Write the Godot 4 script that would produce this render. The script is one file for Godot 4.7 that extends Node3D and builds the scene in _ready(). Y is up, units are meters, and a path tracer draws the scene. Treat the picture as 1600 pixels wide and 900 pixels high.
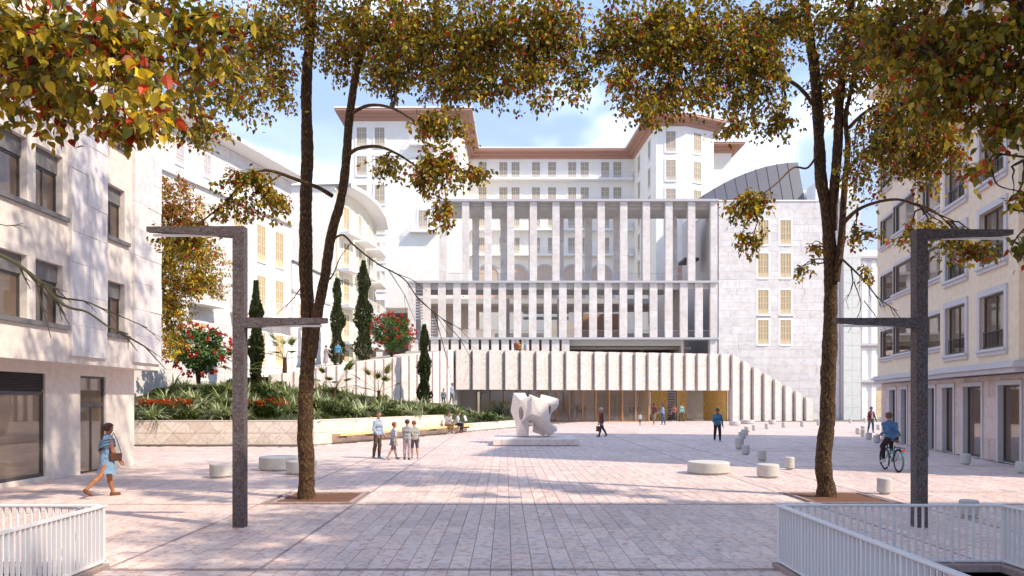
extends Node3D

# ------------------------------------------------------------------ mesh builder
class MB:
	var v := PackedVector3Array()
	var n := PackedVector3Array()
	var c := PackedColorArray()
	var col := Color.WHITE
	func tri(a: Vector3, b: Vector3, d: Vector3) -> void:
		var nn := (b - a).cross(d - a).normalized()
		v.append(a); v.append(d); v.append(b)
		for i in 3:
			n.append(nn); c.append(col)
	func quad(a: Vector3, b: Vector3, d: Vector3, e: Vector3) -> void:
		var nn := (d - a).cross(e - b).normalized()
		v.append(a); v.append(d); v.append(b)
		v.append(a); v.append(e); v.append(d)
		for i in 6:
			n.append(nn); c.append(col)
	func squad(a: Vector3, b: Vector3, d: Vector3, e: Vector3, na: Vector3, nb: Vector3, nd: Vector3, ne: Vector3) -> void:
		v.append(a); v.append(d); v.append(b)
		v.append(a); v.append(e); v.append(d)
		n.append(na); n.append(nd); n.append(nb)
		n.append(na); n.append(ne); n.append(nd)
		for i in 6:
			c.append(col)
	func box(lo: Vector3, hi: Vector3, t := Transform3D.IDENTITY) -> void:
		var p := []
		for i in 8:
			p.append(t * Vector3(hi.x if i & 1 else lo.x, hi.y if i & 2 else lo.y, hi.z if i & 4 else lo.z))
		quad(p[4], p[5], p[7], p[6])
		quad(p[1], p[0], p[2], p[3])
		quad(p[5], p[1], p[3], p[7])
		quad(p[0], p[4], p[6], p[2])
		quad(p[6], p[7], p[3], p[2])
		quad(p[0], p[1], p[5], p[4])
	# box with chamfered vertical and front edges (front is +z)
	func cbox(lo: Vector3, hi: Vector3, b: float, t := Transform3D.IDENTITY) -> void:
		var zf := hi.z - b
		var f := [t * Vector3(lo.x + b, lo.y + b, hi.z), t * Vector3(hi.x - b, lo.y + b, hi.z), t * Vector3(hi.x - b, hi.y - b, hi.z), t * Vector3(lo.x + b, hi.y - b, hi.z)]
		var m := [t * Vector3(lo.x, lo.y, zf), t * Vector3(hi.x, lo.y, zf), t * Vector3(hi.x, hi.y, zf), t * Vector3(lo.x, hi.y, zf)]
		var k := [t * Vector3(lo.x, lo.y, lo.z), t * Vector3(hi.x, lo.y, lo.z), t * Vector3(hi.x, hi.y, lo.z), t * Vector3(lo.x, hi.y, lo.z)]
		quad(f[0], f[1], f[2], f[3])
		for i in 4:
			var j := (i + 1) % 4
			quad(m[i], m[j], f[j], f[i])
			quad(k[i], k[j], m[j], m[i])
		quad(k[1], k[0], k[3], k[2])
	# slab with its top chamfered
	func slab(x0: float, x1: float, z0: float, z1: float, y0: float, y1: float, b: float) -> void:
		var q := [Vector3(x0, y1 - b, z1), Vector3(x1, y1 - b, z1), Vector3(x1, y1 - b, z0), Vector3(x0, y1 - b, z0)]
		var u := [Vector3(x0 + b, y1, z1 - b), Vector3(x1 - b, y1, z1 - b), Vector3(x1 - b, y1, z0 + b), Vector3(x0 + b, y1, z0 + b)]
		var w := [Vector3(x0, y0, z1), Vector3(x1, y0, z1), Vector3(x1, y0, z0), Vector3(x0, y0, z0)]
		quad(u[0], u[1], u[2], u[3])
		for i in 4:
			var j := (i + 1) % 4
			quad(q[i], q[j], u[j], u[i])
			quad(w[i], w[j], q[j], q[i])
	func prism(poly: PackedVector2Array, y0: float, y1: float, t := Transform3D.IDENTITY) -> void:
		var area := 0.0
		for i in poly.size():
			var a := poly[i]
			var b := poly[(i + 1) % poly.size()]
			area += a.x * b.y - b.x * a.y
		var pl := poly.duplicate()
		if area > 0.0:
			pl.reverse()
		# now clockwise in (x,z): outside is to the left when seen from above
		for i in pl.size():
			var a := pl[i]
			var b := pl[(i + 1) % pl.size()]
			quad(t * Vector3(a.x, y0, a.y), t * Vector3(b.x, y0, b.y), t * Vector3(b.x, y1, b.y), t * Vector3(a.x, y1, a.y))
		var ix := Geometry2D.triangulate_polygon(pl)
		for k in range(0, ix.size(), 3):
			var a := pl[ix[k]]
			var b := pl[ix[k + 1]]
			var d := pl[ix[k + 2]]
			if (b - a).cross(d - a) > 0.0:
				var s := b
				b = d
				d = s
			tri(t * Vector3(a.x, y1, a.y), t * Vector3(b.x, y1, b.y), t * Vector3(d.x, y1, d.y))
			tri(t * Vector3(a.x, y0, a.y), t * Vector3(d.x, y0, d.y), t * Vector3(b.x, y0, b.y))
	func tube(pts: Array, rad: Array, sides := 6, caps := true, rough := 0.0, ph := 0.0) -> void:
		var up := Vector3(0.31, 0.2, 0.93)
		var rings := []
		var norms := []
		for i in pts.size():
			var d: Vector3 = (pts[mini(i + 1, pts.size() - 1)] - pts[maxi(i - 1, 0)]).normalized()
			var x := (up - d * up.dot(d)).normalized()
			if x.length() < 0.5:
				x = d.cross(Vector3.RIGHT).normalized()
			up = x
			var y := d.cross(x)
			var r := PackedVector3Array()
			var q := PackedVector3Array()
			for k in sides:
				var a := TAU * k / sides
				var o := x * cos(a) + y * sin(a)
				var rr: float = rad[i]
				if rough > 0.0:
					rr *= 1.0 + rough * (sin(a * 3.0 + i * 1.7 + ph) * 0.5 + sin(a * 5.0 - i * 2.3 + ph * 2.0) * 0.35 + sin(i * 1.1 + ph) * 0.35)
				r.append(pts[i] + o * rr)
				q.append(o)
			rings.append(r)
			norms.append(q)
		for i in pts.size() - 1:
			for k in sides:
				var j := (k + 1) % sides
				squad(rings[i][k], rings[i][j], rings[i + 1][j], rings[i + 1][k], norms[i][k], norms[i][j], norms[i + 1][j], norms[i + 1][k])
		if caps:
			var e := pts.size() - 1
			for k in sides:
				var j := (k + 1) % sides
				tri(pts[0], rings[0][j], rings[0][k])
				tri(pts[e], rings[e][k], rings[e][j])
	# profile of (radius, height) points turned round the y axis
	func lathe(prof: Array, segs: int, t := Transform3D.IDENTITY, wave := 0.0, waves := 0) -> void:
		for i in prof.size() - 1:
			var a: Vector2 = prof[i]
			var b: Vector2 = prof[i + 1]
			var sl := Vector2(b.y - a.y, a.x - b.x).normalized()
			for k in segs:
				var a0 := TAU * k / segs
				var a1 := TAU * (k + 1) / segs
				var w0 := 1.0 + wave * sin(a0 * waves)
				var w1 := 1.0 + wave * sin(a1 * waves)
				var c0 := Vector3(cos(a0), 0, -sin(a0))
				var c1 := Vector3(cos(a1), 0, -sin(a1))
				var n0 := (t.basis * (c0 * sl.x + Vector3.UP * sl.y)).normalized()
				var n1 := (t.basis * (c1 * sl.x + Vector3.UP * sl.y)).normalized()
				squad(t * (c0 * a.x * w0 + Vector3.UP * a.y), t * (c1 * a.x * w1 + Vector3.UP * a.y), t * (c1 * b.x * w1 + Vector3.UP * b.y), t * (c0 * b.x * w0 + Vector3.UP * b.y), n0, n1, n1, n0)
	func mesh() -> ArrayMesh:
		var m := ArrayMesh.new()
		var ar := []
		ar.resize(Mesh.ARRAY_MAX)
		ar[Mesh.ARRAY_VERTEX] = v
		ar[Mesh.ARRAY_NORMAL] = n
		ar[Mesh.ARRAY_COLOR] = c
		m.add_surface_from_arrays(Mesh.PRIMITIVE_TRIANGLES, ar)
		return m

var M := {}
var taken := {}
var rng := RandomNumberGenerator.new()
var unit_block: ArrayMesh
var clock := 0

func stage(what: String) -> void:
	print(what, " ", Time.get_ticks_msec() - clock, " ms")

func rf(a: float, b: float) -> float:
	return rng.randf_range(a, b)

func lin(r: float, g: float, b: float) -> Color:
	return Color(r, g, b).linear_to_srgb()

# ------------------------------------------------------------------ objects
func numbered(called: String) -> String:
	var k: int = taken.get(called, 0)
	taken[called] = k + 1
	return called if k == 0 else "%s_%03d" % [called, k]

func meta(o: Node, label: String, category: String, group := "") -> Node:
	o.set_meta("label", label)
	o.set_meta("category", category)
	if group != "":
		o.set_meta("group", group)
	return o

func thing(called: String, label: String, category: String, at := Vector3.ZERO, turn := 0.0, group := "") -> Node3D:
	var o := Node3D.new()
	o.name = numbered(called)
	add_child(o)
	o.position = at
	o.rotation.y = turn
	meta(o, label, category, group)
	return o

func gtf(o: Node) -> Transform3D:
	var t := Transform3D.IDENTITY
	while o != self and o is Node3D:
		t = o.transform * t
		o = o.get_parent()
	return t

# a mesh as a part, its shape given in the parent's own axes
func part(called: String, mesh: Mesh, mat: Material, parent: Node, t := Transform3D.IDENTITY) -> MeshInstance3D:
	var o := MeshInstance3D.new()
	o.name = called
	o.mesh = mesh
	o.material_override = mat
	o.transform = t
	parent.add_child(o, true)
	return o

# a mesh as a part, its shape given in world axes (or in the axes w, given in world)
func wpart(called: String, mb: MB, mat: Material, parent: Node, w := Transform3D.IDENTITY) -> MeshInstance3D:
	return part(called, mb.mesh(), mat, parent, gtf(parent).affine_inverse() * w)

func whole(called: String, mb: MB, mat: Material, label: String, category: String, at := Vector3.ZERO, group := "") -> MeshInstance3D:
	var o := MeshInstance3D.new()
	o.name = numbered(called)
	o.mesh = mb.mesh()
	o.material_override = mat
	o.position = at
	add_child(o)
	meta(o, label, category, group)
	return o

func setting(called: String, mb: MB, mat: Material) -> MeshInstance3D:
	var o := MeshInstance3D.new()
	o.name = numbered(called)
	o.mesh = mb.mesh()
	o.material_override = mat
	o.set_meta("kind", "structure")
	add_child(o)
	return o

func copy_of(o: Node3D, at: Vector3, turn := 0.0, label := "", group := "") -> Node3D:
	var base: String = RegEx.create_from_string("_\\d+$").sub(o.name, "")
	var r: Node3D = o.duplicate()
	r.name = numbered(base)
	add_child(r)
	r.position = at
	r.rotation.y = turn
	if label != "":
		r.set_meta("label", label)
	if group != "":
		r.set_meta("group", group)
	return r

func bx(lo: Vector3, hi: Vector3) -> MB:
	var m := MB.new()
	m.box(lo, hi)
	return m

# frame of a facade: x along it, y up, z outwards
func frame(origin: Vector3, along: Vector3) -> Transform3D:
	var u := Vector3(along.x, 0, along.z).normalized()
	return Transform3D(Basis(u, Vector3.UP, u.cross(Vector3.UP)), origin)

# sheet in the xy plane of a frame with rectangular openings [x0, x1, y0, y1]; reveals of the given depth
func sheet(mb: MB, x0: float, x1: float, y0: float, y1: float, holes: Array, depth: float, t := Transform3D.IDENTITY) -> void:
	var xs := [x0, x1]
	var ys := [y0, y1]
	for h in holes:
		for q in [h[0], h[1]]:
			if q > x0 and q < x1 and not xs.has(q):
				xs.append(q)
		for q in [h[2], h[3]]:
			if q > y0 and q < y1 and not ys.has(q):
				ys.append(q)
	xs.sort()
	ys.sort()
	for i in xs.size() - 1:
		for j in ys.size() - 1:
			var mx: float = (xs[i] + xs[i + 1]) * 0.5
			var my: float = (ys[j] + ys[j + 1]) * 0.5
			var inside := false
			for h in holes:
				if mx > h[0] and mx < h[1] and my > h[2] and my < h[3]:
					inside = true
			if not inside:
				mb.quad(t * Vector3(xs[i], ys[j], 0), t * Vector3(xs[i + 1], ys[j], 0), t * Vector3(xs[i + 1], ys[j + 1], 0), t * Vector3(xs[i], ys[j + 1], 0))
	for h in holes:
		var a := Vector3(h[0], h[2], 0)
		var b := Vector3(h[1], h[2], 0)
		var c := Vector3(h[1], h[3], 0)
		var d := Vector3(h[0], h[3], 0)
		var k := Vector3(0, 0, -depth)
		mb.quad(t * (a + k), t * (b + k), t * b, t * a)
		mb.quad(t * (b + k), t * (c + k), t * c, t * b)
		mb.quad(t * (c + k), t * (d + k), t * d, t * c)
		mb.quad(t * (d + k), t * (a + k), t * a, t * d)

# courses of separate stone blocks laid on a facade, round its openings
func stone_courses(parent: Node, w: Transform3D, x0: float, x1: float, y0: float, y1: float, row: float, lmin: float, lmax: float, holes: Array, mats: Array, thick := 0.05, gap := 0.012, most := 300) -> void:
	var ys := []
	var n := int(round((y1 - y0) / row))
	for i in n + 1:
		ys.append(y0 + (y1 - y0) * i / n)
	for h in holes:
		for q in [h[2], h[3]]:
			if q <= y0 or q >= y1:
				continue
			var best := -1
			for i in range(1, ys.size() - 1):
				if absf(ys[i] - q) < row * 0.45 and (best < 0 or absf(ys[i] - q) < absf(ys[best] - q)):
					best = i
			if best > 0:
				ys[best] = q
			else:
				ys.append(q)
				ys.sort()
	var rects := []
	for j in ys.size() - 1:
		var a: float = ys[j]
		var b: float = ys[j + 1]
		if b - a < 0.03:
			continue
		var spans := [[x0, x1]]
		for h in holes:
			if h[3] > a + 0.005 and h[2] < b - 0.005:
				var next := []
				for s in spans:
					if h[1] <= s[0] or h[0] >= s[1]:
						next.append(s)
						continue
					if h[0] > s[0] + 0.02:
						next.append([s[0], h[0]])
					if h[1] < s[1] - 0.02:
						next.append([h[1], s[1]])
				spans = next
		for s in spans:
			var x: float = s[0]
			while x < s[1] - 0.01:
				var e := x + rf(lmin, lmax)
				if e > s[1] - lmin * 0.6:
					e = s[1]
				rects.append([x, e, a, b])
				x = e
	rects.sort_custom(func(p, q): return (p[1] - p[0]) * (p[3] - p[2]) > (q[1] - q[0]) * (q[3] - q[2]))
	var rest := MB.new()
	var inv := gtf(parent).affine_inverse() * w
	for i in rects.size():
		var q: Array = rects[i]
		var th := thick * rf(0.8, 1.1)
		if i < most:
			var sz := Vector3(q[1] - q[0] - gap, q[3] - q[2] - gap, th)
			part("stone_block", unit_block, mats[rng.randi() % mats.size()], parent, inv * Transform3D(Basis.from_scale(sz), Vector3(q[0] + gap * 0.5, q[2] + gap * 0.5, 0)))
		else:
			var g := rf(0.9, 1.0)
			rest.col = Color(g, g, g)
			rest.cbox(Vector3(q[0] + gap * 0.5, q[2] + gap * 0.5, 0), Vector3(q[1] - gap * 0.5, q[3] - gap * 0.5, th), 0.006)
	if rest.v.size():
		var o := part("stone_block", rest.mesh(), mats[0], parent, inv)
		o.set_meta("kind", "stuff")

# ------------------------------------------------------------------ materials
func noise_tex(freq: float, kind: int, ramp: Array, octaves := 4, size := 512, warp := 0.0, seed_ := 1, normal := 0.0) -> NoiseTexture2D:
	var f := FastNoiseLite.new()
	f.seed = seed_
	f.noise_type = FastNoiseLite.TYPE_CELLULAR if kind == 2 else FastNoiseLite.TYPE_SIMPLEX_SMOOTH
	f.frequency = freq
	f.fractal_type = FastNoiseLite.FRACTAL_RIDGED if kind == 1 else FastNoiseLite.FRACTAL_FBM
	f.fractal_octaves = octaves
	if kind == 2:
		f.cellular_return_type = FastNoiseLite.RETURN_CELL_VALUE
	if warp > 0.0:
		f.domain_warp_enabled = true
		f.domain_warp_amplitude = warp
		f.domain_warp_frequency = freq * 0.8
	var t := NoiseTexture2D.new()
	t.width = size
	t.height = size
	t.seamless = true
	t.seamless_blend_skirt = 0.25
	t.noise = f
	if normal > 0.0:
		t.as_normal_map = true
		t.bump_strength = normal
	else:
		var g := Gradient.new()
		var off := PackedFloat32Array()
		var cols := PackedColorArray()
		for r in ramp:
			off.append(r[0])
			cols.append(r[1])
		g.offsets = off
		g.colors = cols
		t.color_ramp = g
	return t

func mat(color: Color, rough := 0.8, tex: Texture2D = null, scale := 1.0, norm: Texture2D = null, depth := 0.5, metal := 0.0) -> StandardMaterial3D:
	var m := StandardMaterial3D.new()
	m.albedo_color = color
	m.roughness = rough
	m.metallic = metal
	m.vertex_color_use_as_albedo = true
	if tex or norm:
		m.uv1_triplanar = true
		m.uv1_world_triplanar = true
		m.uv1_scale = Vector3.ONE * scale
		m.albedo_texture = tex
	if norm:
		m.normal_enabled = true
		m.normal_texture = norm
		m.normal_scale = depth
	return m

func tinted(m: StandardMaterial3D, r: float, g: float, b: float, off := Vector3.ZERO) -> StandardMaterial3D:
	var q: StandardMaterial3D = m.duplicate()
	var l := m.albedo_color.srgb_to_linear()
	q.albedo_color = Color(l.r * r, l.g * g, l.b * b).linear_to_srgb()
	q.uv1_offset = m.uv1_offset + off
	return q

func glass(color: Color, alpha := 0.25) -> StandardMaterial3D:
	var m := StandardMaterial3D.new()
	m.albedo_color = Color(color.r, color.g, color.b, alpha)
	m.transparency = BaseMaterial3D.TRANSPARENCY_ALPHA
	m.roughness = 0.02
	m.metallic_specular = 0.5
	return m

func make_materials() -> void:
	var w := Color.WHITE
	var fine := noise_tex(0.02, 0, [[0.0, Color(0.92, 0.915, 0.91)], [0.5, Color(0.97, 0.965, 0.96)], [1.0, w]], 5, 512, 0.0, 3)
	var faint := noise_tex(0.01, 0, [[0.0, Color(0.965, 0.965, 0.96)], [1.0, w]], 4, 256, 0.0, 4)
	var blot := noise_tex(0.008, 0, [[0.0, Color(0.91, 0.89, 0.88)], [0.42, Color(0.965, 0.96, 0.955)], [0.62, Color(0.985, 0.983, 0.98)], [1.0, w]], 7, 1024, 20.0, 7)
	var vein := noise_tex(0.006, 1, [[0.0, w], [0.6, Color(0.98, 0.965, 0.96)], [0.82, Color(0.95, 0.91, 0.88)], [0.93, Color(0.87, 0.78, 0.7)], [1.0, Color(0.74, 0.6, 0.5)]], 4, 1024, 45.0, 11)
	var vein2 := noise_tex(0.007, 1, [[0.0, w], [0.5, Color(0.94, 0.935, 0.92)], [0.78, Color(0.87, 0.86, 0.82)], [0.92, Color(0.75, 0.68, 0.58)], [1.0, Color(0.6, 0.5, 0.4)]], 4, 1024, 55.0, 23)
	var grit := noise_tex(0.12, 0, [[0.0, Color(0.55, 0.55, 0.55)], [0.5, Color(0.88, 0.88, 0.88)], [1.0, w]], 3, 512, 0.0, 5)
	var gritn := noise_tex(0.06, 0, [], 5, 512, 0.0, 9, 4.0)
	var softn := noise_tex(0.02, 0, [], 5, 512, 0.0, 15, 5.0)
	var pave := noise_tex(0.011, 0, [[0.0, Color(0.74, 0.61, 0.57)], [0.3, Color(0.88, 0.8, 0.77)], [0.5, Color(0.96, 0.93, 0.91)], [0.7, Color(0.93, 0.89, 0.88)], [1.0, w]], 6, 1024, 40.0, 31)
	var speck := noise_tex(0.11, 2, [[0.0, Color(0.3, 0.24, 0.23)], [0.35, Color(0.42, 0.38, 0.38)], [0.5, Color(0.49, 0.38, 0.35)], [0.62, Color(0.48, 0.46, 0.47)], [1.0, Color(0.53, 0.52, 0.53)]], 2, 512, 12.0, 13)
	var woodt := noise_tex(0.01, 0, [[0.0, Color(0.82, 0.74, 0.6)], [0.5, Color(0.95, 0.9, 0.8)], [1.0, w]], 5, 512, 10.0, 17)
	var barkt := noise_tex(0.03, 0, [[0.0, Color(0.2, 0.14, 0.09)], [0.36, Color(0.31, 0.22, 0.15)], [0.52, Color(0.42, 0.32, 0.21)], [0.64, Color(0.52, 0.42, 0.25)], [0.76, Color(0.64, 0.52, 0.32)], [1.0, Color(0.7, 0.6, 0.4)]], 5, 512, 25.0, 19)
	var barkn := noise_tex(0.03, 1, [], 5, 512, 20.0, 19, 12.0)
	var skyn := noise_tex(0.05, 0, [[0.0, Color(0.7, 0.68, 0.62)], [0.5, Color(0.9, 0.9, 0.86)], [1.0, w]], 4, 256, 0.0, 41)
	M.plaster = mat(lin(0.76, 0.69, 0.63), 0.9, fine, 0.35, gritn, 0.15)
	M.white_plaster = mat(lin(0.9, 0.88, 0.86), 0.9, faint, 0.2)
	M.cream = mat(lin(0.92, 0.89, 0.83), 0.9, faint, 0.2)
	M.yellow_plaster = mat(lin(0.83, 0.7, 0.54), 0.9, fine, 0.25, gritn, 0.2)
	M.pale_yellow = mat(lin(0.84, 0.78, 0.62), 0.9, faint, 0.2)
	M.orange_plaster = mat(lin(0.5, 0.29, 0.19), 0.9, faint, 0.2)
	M.trim = mat(lin(0.6, 0.58, 0.61), 0.7, fine, 0.6)
	M.white_trim = mat(lin(0.85, 0.85, 0.86), 0.7)
	M.terracotta = mat(lin(0.5, 0.29, 0.225), 0.85, fine, 0.3)
	M.clad = mat(lin(0.74, 0.71, 0.71), 0.65, blot, 0.28, gritn, 0.1)
	M.limestone = mat(lin(0.71, 0.69, 0.68), 0.75, blot, 0.16, gritn, 0.2)
	M.apt_stone = mat(lin(0.74, 0.735, 0.73), 0.85, blot, 0.12, gritn, 0.2)
	M.pink_stone = mat(lin(0.64, 0.52, 0.49), 0.6, vein, 0.3, gritn, 0.1)
	M.marble = mat(lin(0.79, 0.72, 0.7), 0.6, vein, 0.16, gritn, 0.08)
	M.veined = mat(lin(0.63, 0.62, 0.6), 0.55, vein2, 0.2, gritn, 0.08)
	M.garden_stone = mat(lin(0.82, 0.75, 0.67), 0.7, vein, 0.3, gritn, 0.15)
	M.joint = mat(lin(0.58, 0.54, 0.52), 0.95)
	M.sculpture = mat(lin(0.82, 0.77, 0.73), 0.5, vein, 0.5, softn, 0.12)
	M.paving = mat(lin(0.8, 0.705, 0.68), 0.62, pave, 0.5, gritn, 0.16)
	M.paving_far = M.paving
	M.band = mat(lin(0.38, 0.32, 0.315), 0.75, pave, 0.7, gritn, 0.3)
	M.grout = mat(lin(0.3, 0.26, 0.25), 0.95, grit, 1.0)
	M.concrete = mat(lin(0.55, 0.54, 0.52), 0.85, fine, 0.9, gritn, 0.25)
	M.dark_concrete = mat(lin(0.5, 0.48, 0.47), 0.9, fine, 0.5)
	M.soil = mat(lin(0.2, 0.085, 0.045), 0.95, grit, 1.5, gritn, 1.0)
	M.steel = mat(lin(0.5, 0.5, 0.52), 0.5, null, 1.0, null, 0.5, 0.2)
	M.rail = mat(lin(0.7, 0.69, 0.7), 0.45)
	M.dark_frame = mat(lin(0.055, 0.052, 0.055), 0.45)
	M.blind = mat(lin(0.17, 0.165, 0.165), 0.7, fine, 0.5)
	M.sill = mat(lin(0.14, 0.135, 0.14), 0.6)
	M.corten = mat(lin(0.56, 0.55, 0.56), 0.75, speck, 0.62, gritn, 0.4)
	M.bronze = mat(lin(0.42, 0.22, 0.09), 0.5)
	M.wood = mat(lin(0.84, 0.63, 0.27), 0.55, woodt, 0.5)
	M.bench_wood = mat(lin(0.82, 0.68, 0.44), 0.6, woodt, 0.8)
	M.shutter = mat(lin(0.66, 0.54, 0.35), 0.7)
	M.pale_shutter = mat(lin(0.62, 0.55, 0.45), 0.75)
	M.interior = mat(lin(0.62, 0.5, 0.42), 0.9, fine, 0.3)
	M.room = mat(lin(0.68, 0.6, 0.55), 0.9, fine, 0.3)
	M.tan_room = mat(lin(0.6, 0.44, 0.27), 0.8, fine, 0.3)
	M.metal_roof = mat(lin(0.12, 0.12, 0.145), 0.55, fine, 0.3)
	M.panel = mat(lin(0.7, 0.73, 0.7), 0.5, fine, 0.2)
	M.asphalt = mat(lin(0.45, 0.42, 0.4), 0.9, grit, 0.7)
	M.earth = mat(lin(0.045, 0.05, 0.02), 0.95, grit, 0.8, gritn, 0.8)
	M.bark = mat(lin(0.54, 0.48, 0.43), 0.92, barkt, 1.6, barkn, 1.0)
	M.bark.uv1_scale = Vector3(1.7, 0.55, 1.7)
	M.bark.normal_scale = 1.6
	M.twig = mat(lin(0.05, 0.035, 0.025), 0.9)
	M.lichen_twig = mat(lin(0.16, 0.13, 0.055), 0.9, grit, 3.0)
	M.window_glass = glass(Color(0.55, 0.45, 0.38), 0.22)
	M.window_glass.metallic_specular = 0.85
	M.shop_glass = glass(Color(0.75, 0.68, 0.6), 0.12)
	M.leaf = mat(Color.WHITE, 0.42)
	M.leaf.backlight_enabled = true
	M.leaf.backlight = Color(0.95, 0.86, 0.42)
	M.green = mat(Color.WHITE, 0.6)
	M.green.backlight_enabled = true
	M.green.backlight = Color(0.6, 0.66, 0.3)
	M.petal = mat(Color.WHITE, 0.6)
	M.black = mat(lin(0.015, 0.015, 0.016), 0.5)
	M.chrome = mat(lin(0.7, 0.7, 0.7), 0.2, null, 1.0, null, 0.5, 1.0)
	M.teal = mat(lin(0.01, 0.13, 0.16), 0.3)
	M.leather = mat(lin(0.12, 0.04, 0.015), 0.5, grit, 4.0)
	M.red_lens = mat(lin(0.6, 0.02, 0.01), 0.3)
	var ub := MB.new()
	ub.cbox(Vector3.ZERO, Vector3.ONE, 0.012)
	unit_block = ub.mesh()

# ------------------------------------------------------------------ the scene
func _ready() -> void:
	clock = Time.get_ticks_msec()
	rng.seed = 20
	# camera: level, with a lens shifted upwards
	var cam := Camera3D.new()
	cam.name = "camera"
	cam.projection = Camera3D.PROJECTION_FRUSTUM
	cam.near = 0.1
	cam.far = 2000.0
	cam.size = 0.0769231
	cam.frustum_offset = Vector2(0.000855, 0.014957)
	cam.position = Vector3(0, 2.2, 0)
	add_child(cam)
	cam.current = true
	# sky and exposure
	var sky_mat := ProceduralSkyMaterial.new()
	sky_mat.sky_top_color = Color(0.65, 0.785, 1.0)
	sky_mat.sky_horizon_color = Color(0.91, 0.94, 1.0)
	sky_mat.sky_curve = 0.16
	sky_mat.sky_energy_multiplier = 1.0
	sky_mat.ground_bottom_color = Color(0.6, 0.56, 0.53)
	sky_mat.ground_horizon_color = Color(0.75, 0.72, 0.7)
	sky_mat.sky_cover = clouds()
	sky_mat.sky_cover_modulate = Color(1, 1, 1, 1)
	var env := Environment.new()
	env.background_mode = Environment.BG_SKY
	env.sky = Sky.new()
	env.sky.sky_material = sky_mat
	env.tonemap_mode = Environment.TONE_MAPPER_LINEAR
	env.tonemap_exposure = 1.18
	env.sdfgi_enabled = true
	env.ssao_enabled = true
	env.ssil_enabled = true
	var we := WorldEnvironment.new()
	we.name = "world_environment"
	we.environment = env
	add_child(we)
	# sun: high on the right, a little behind the camera
	var sun := DirectionalLight3D.new()
	sun.name = "sun"
	sun.light_energy = 1.55
	sun.light_color = Color(1.0, 0.94, 0.85)
	sun.light_angular_distance = 1.0
	sun.shadow_enabled = true
	sun.directional_shadow_max_distance = 150.0
	sun.transform = Transform3D(Basis.looking_at(-Vector3(0.63, 0.7, 0.33).normalized()), Vector3(20, 40, 10))
	add_child(sun)
	make_materials()
	stage("materials")
	build_ground()
	stage("ground")
	build_office()
	build_shop_block()
	stage("near buildings")
	build_civic()
	stage("civic")
	build_hotel()
	build_side_buildings()
	stage("far buildings")
	build_garden()
	stage("garden")
	build_square_furniture()
	stage("furniture")
	build_trees()
	stage("trees")
	build_people()
	stage("people")

func clouds() -> ImageTexture:
	var f := FastNoiseLite.new()
	f.seed = 4
	f.noise_type = FastNoiseLite.TYPE_SIMPLEX_SMOOTH
	f.frequency = 1.5
	f.fractal_octaves = 6
	f.fractal_gain = 0.52
	var w := 1024
	var h := 512
	var im := Image.create(w, h, false, Image.FORMAT_RGBA8)
	for y in h / 2:
		var el := PI * 0.5 - PI * (y + 0.5) / h
		for x in w:
			var az := TAU * (x + 0.5) / w
			var d := Vector3(cos(el) * sin(az), sin(el) * 2.2, cos(el) * cos(az))
			var q := f.get_noise_3dv(d * 1.6)
			var thin := f.get_noise_3dv(d * Vector3(0.9, 2.4, 0.9) + Vector3(7, 3, 1))
			var a := smoothstep(0.12, 0.36, q) * 0.6 + smoothstep(0.0, 0.5, thin) * 0.2
			im.set_pixel(x, y, Color(1, 1, 1, clampf(a, 0.0, 1.0)))
	return ImageTexture.create_from_image(im)

# ------------------------------------------------------------------ ground
const WELLS := [[3.72, 6.42, 2.0, 9.72], [-8.3, -5.4, 2.0, 9.65]]        # stair wells: x0, x1, depth0, depth1
const PITS := [[-5.06, -3.3, 16.02, 17.82], [6.6, 8.4, 16.02, 17.82]]

func wall_line(d: float) -> float:
	return -9.2 + 0.415 * (d - 36.0)

func paved(x: float, d: float) -> bool:
	for h in WELLS + PITS:
		if x > h[0] and x < h[1] and d > h[2] and d < h[3]:
			return false
	if d < 25.3 and x < -12.62:
		return false
	if d > 35.6 and x < maxf(-9.2, wall_line(d)) and (d < 36.0 or x < wall_line(d)):
		return false
	if d > 20.4 and d < 42.0 and x > 12.0 + 0.208 * d:
		return false
	if d > 76.0 and (x < 8.0 or x > 24.0):
		return false
	return d < 84.0

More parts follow.
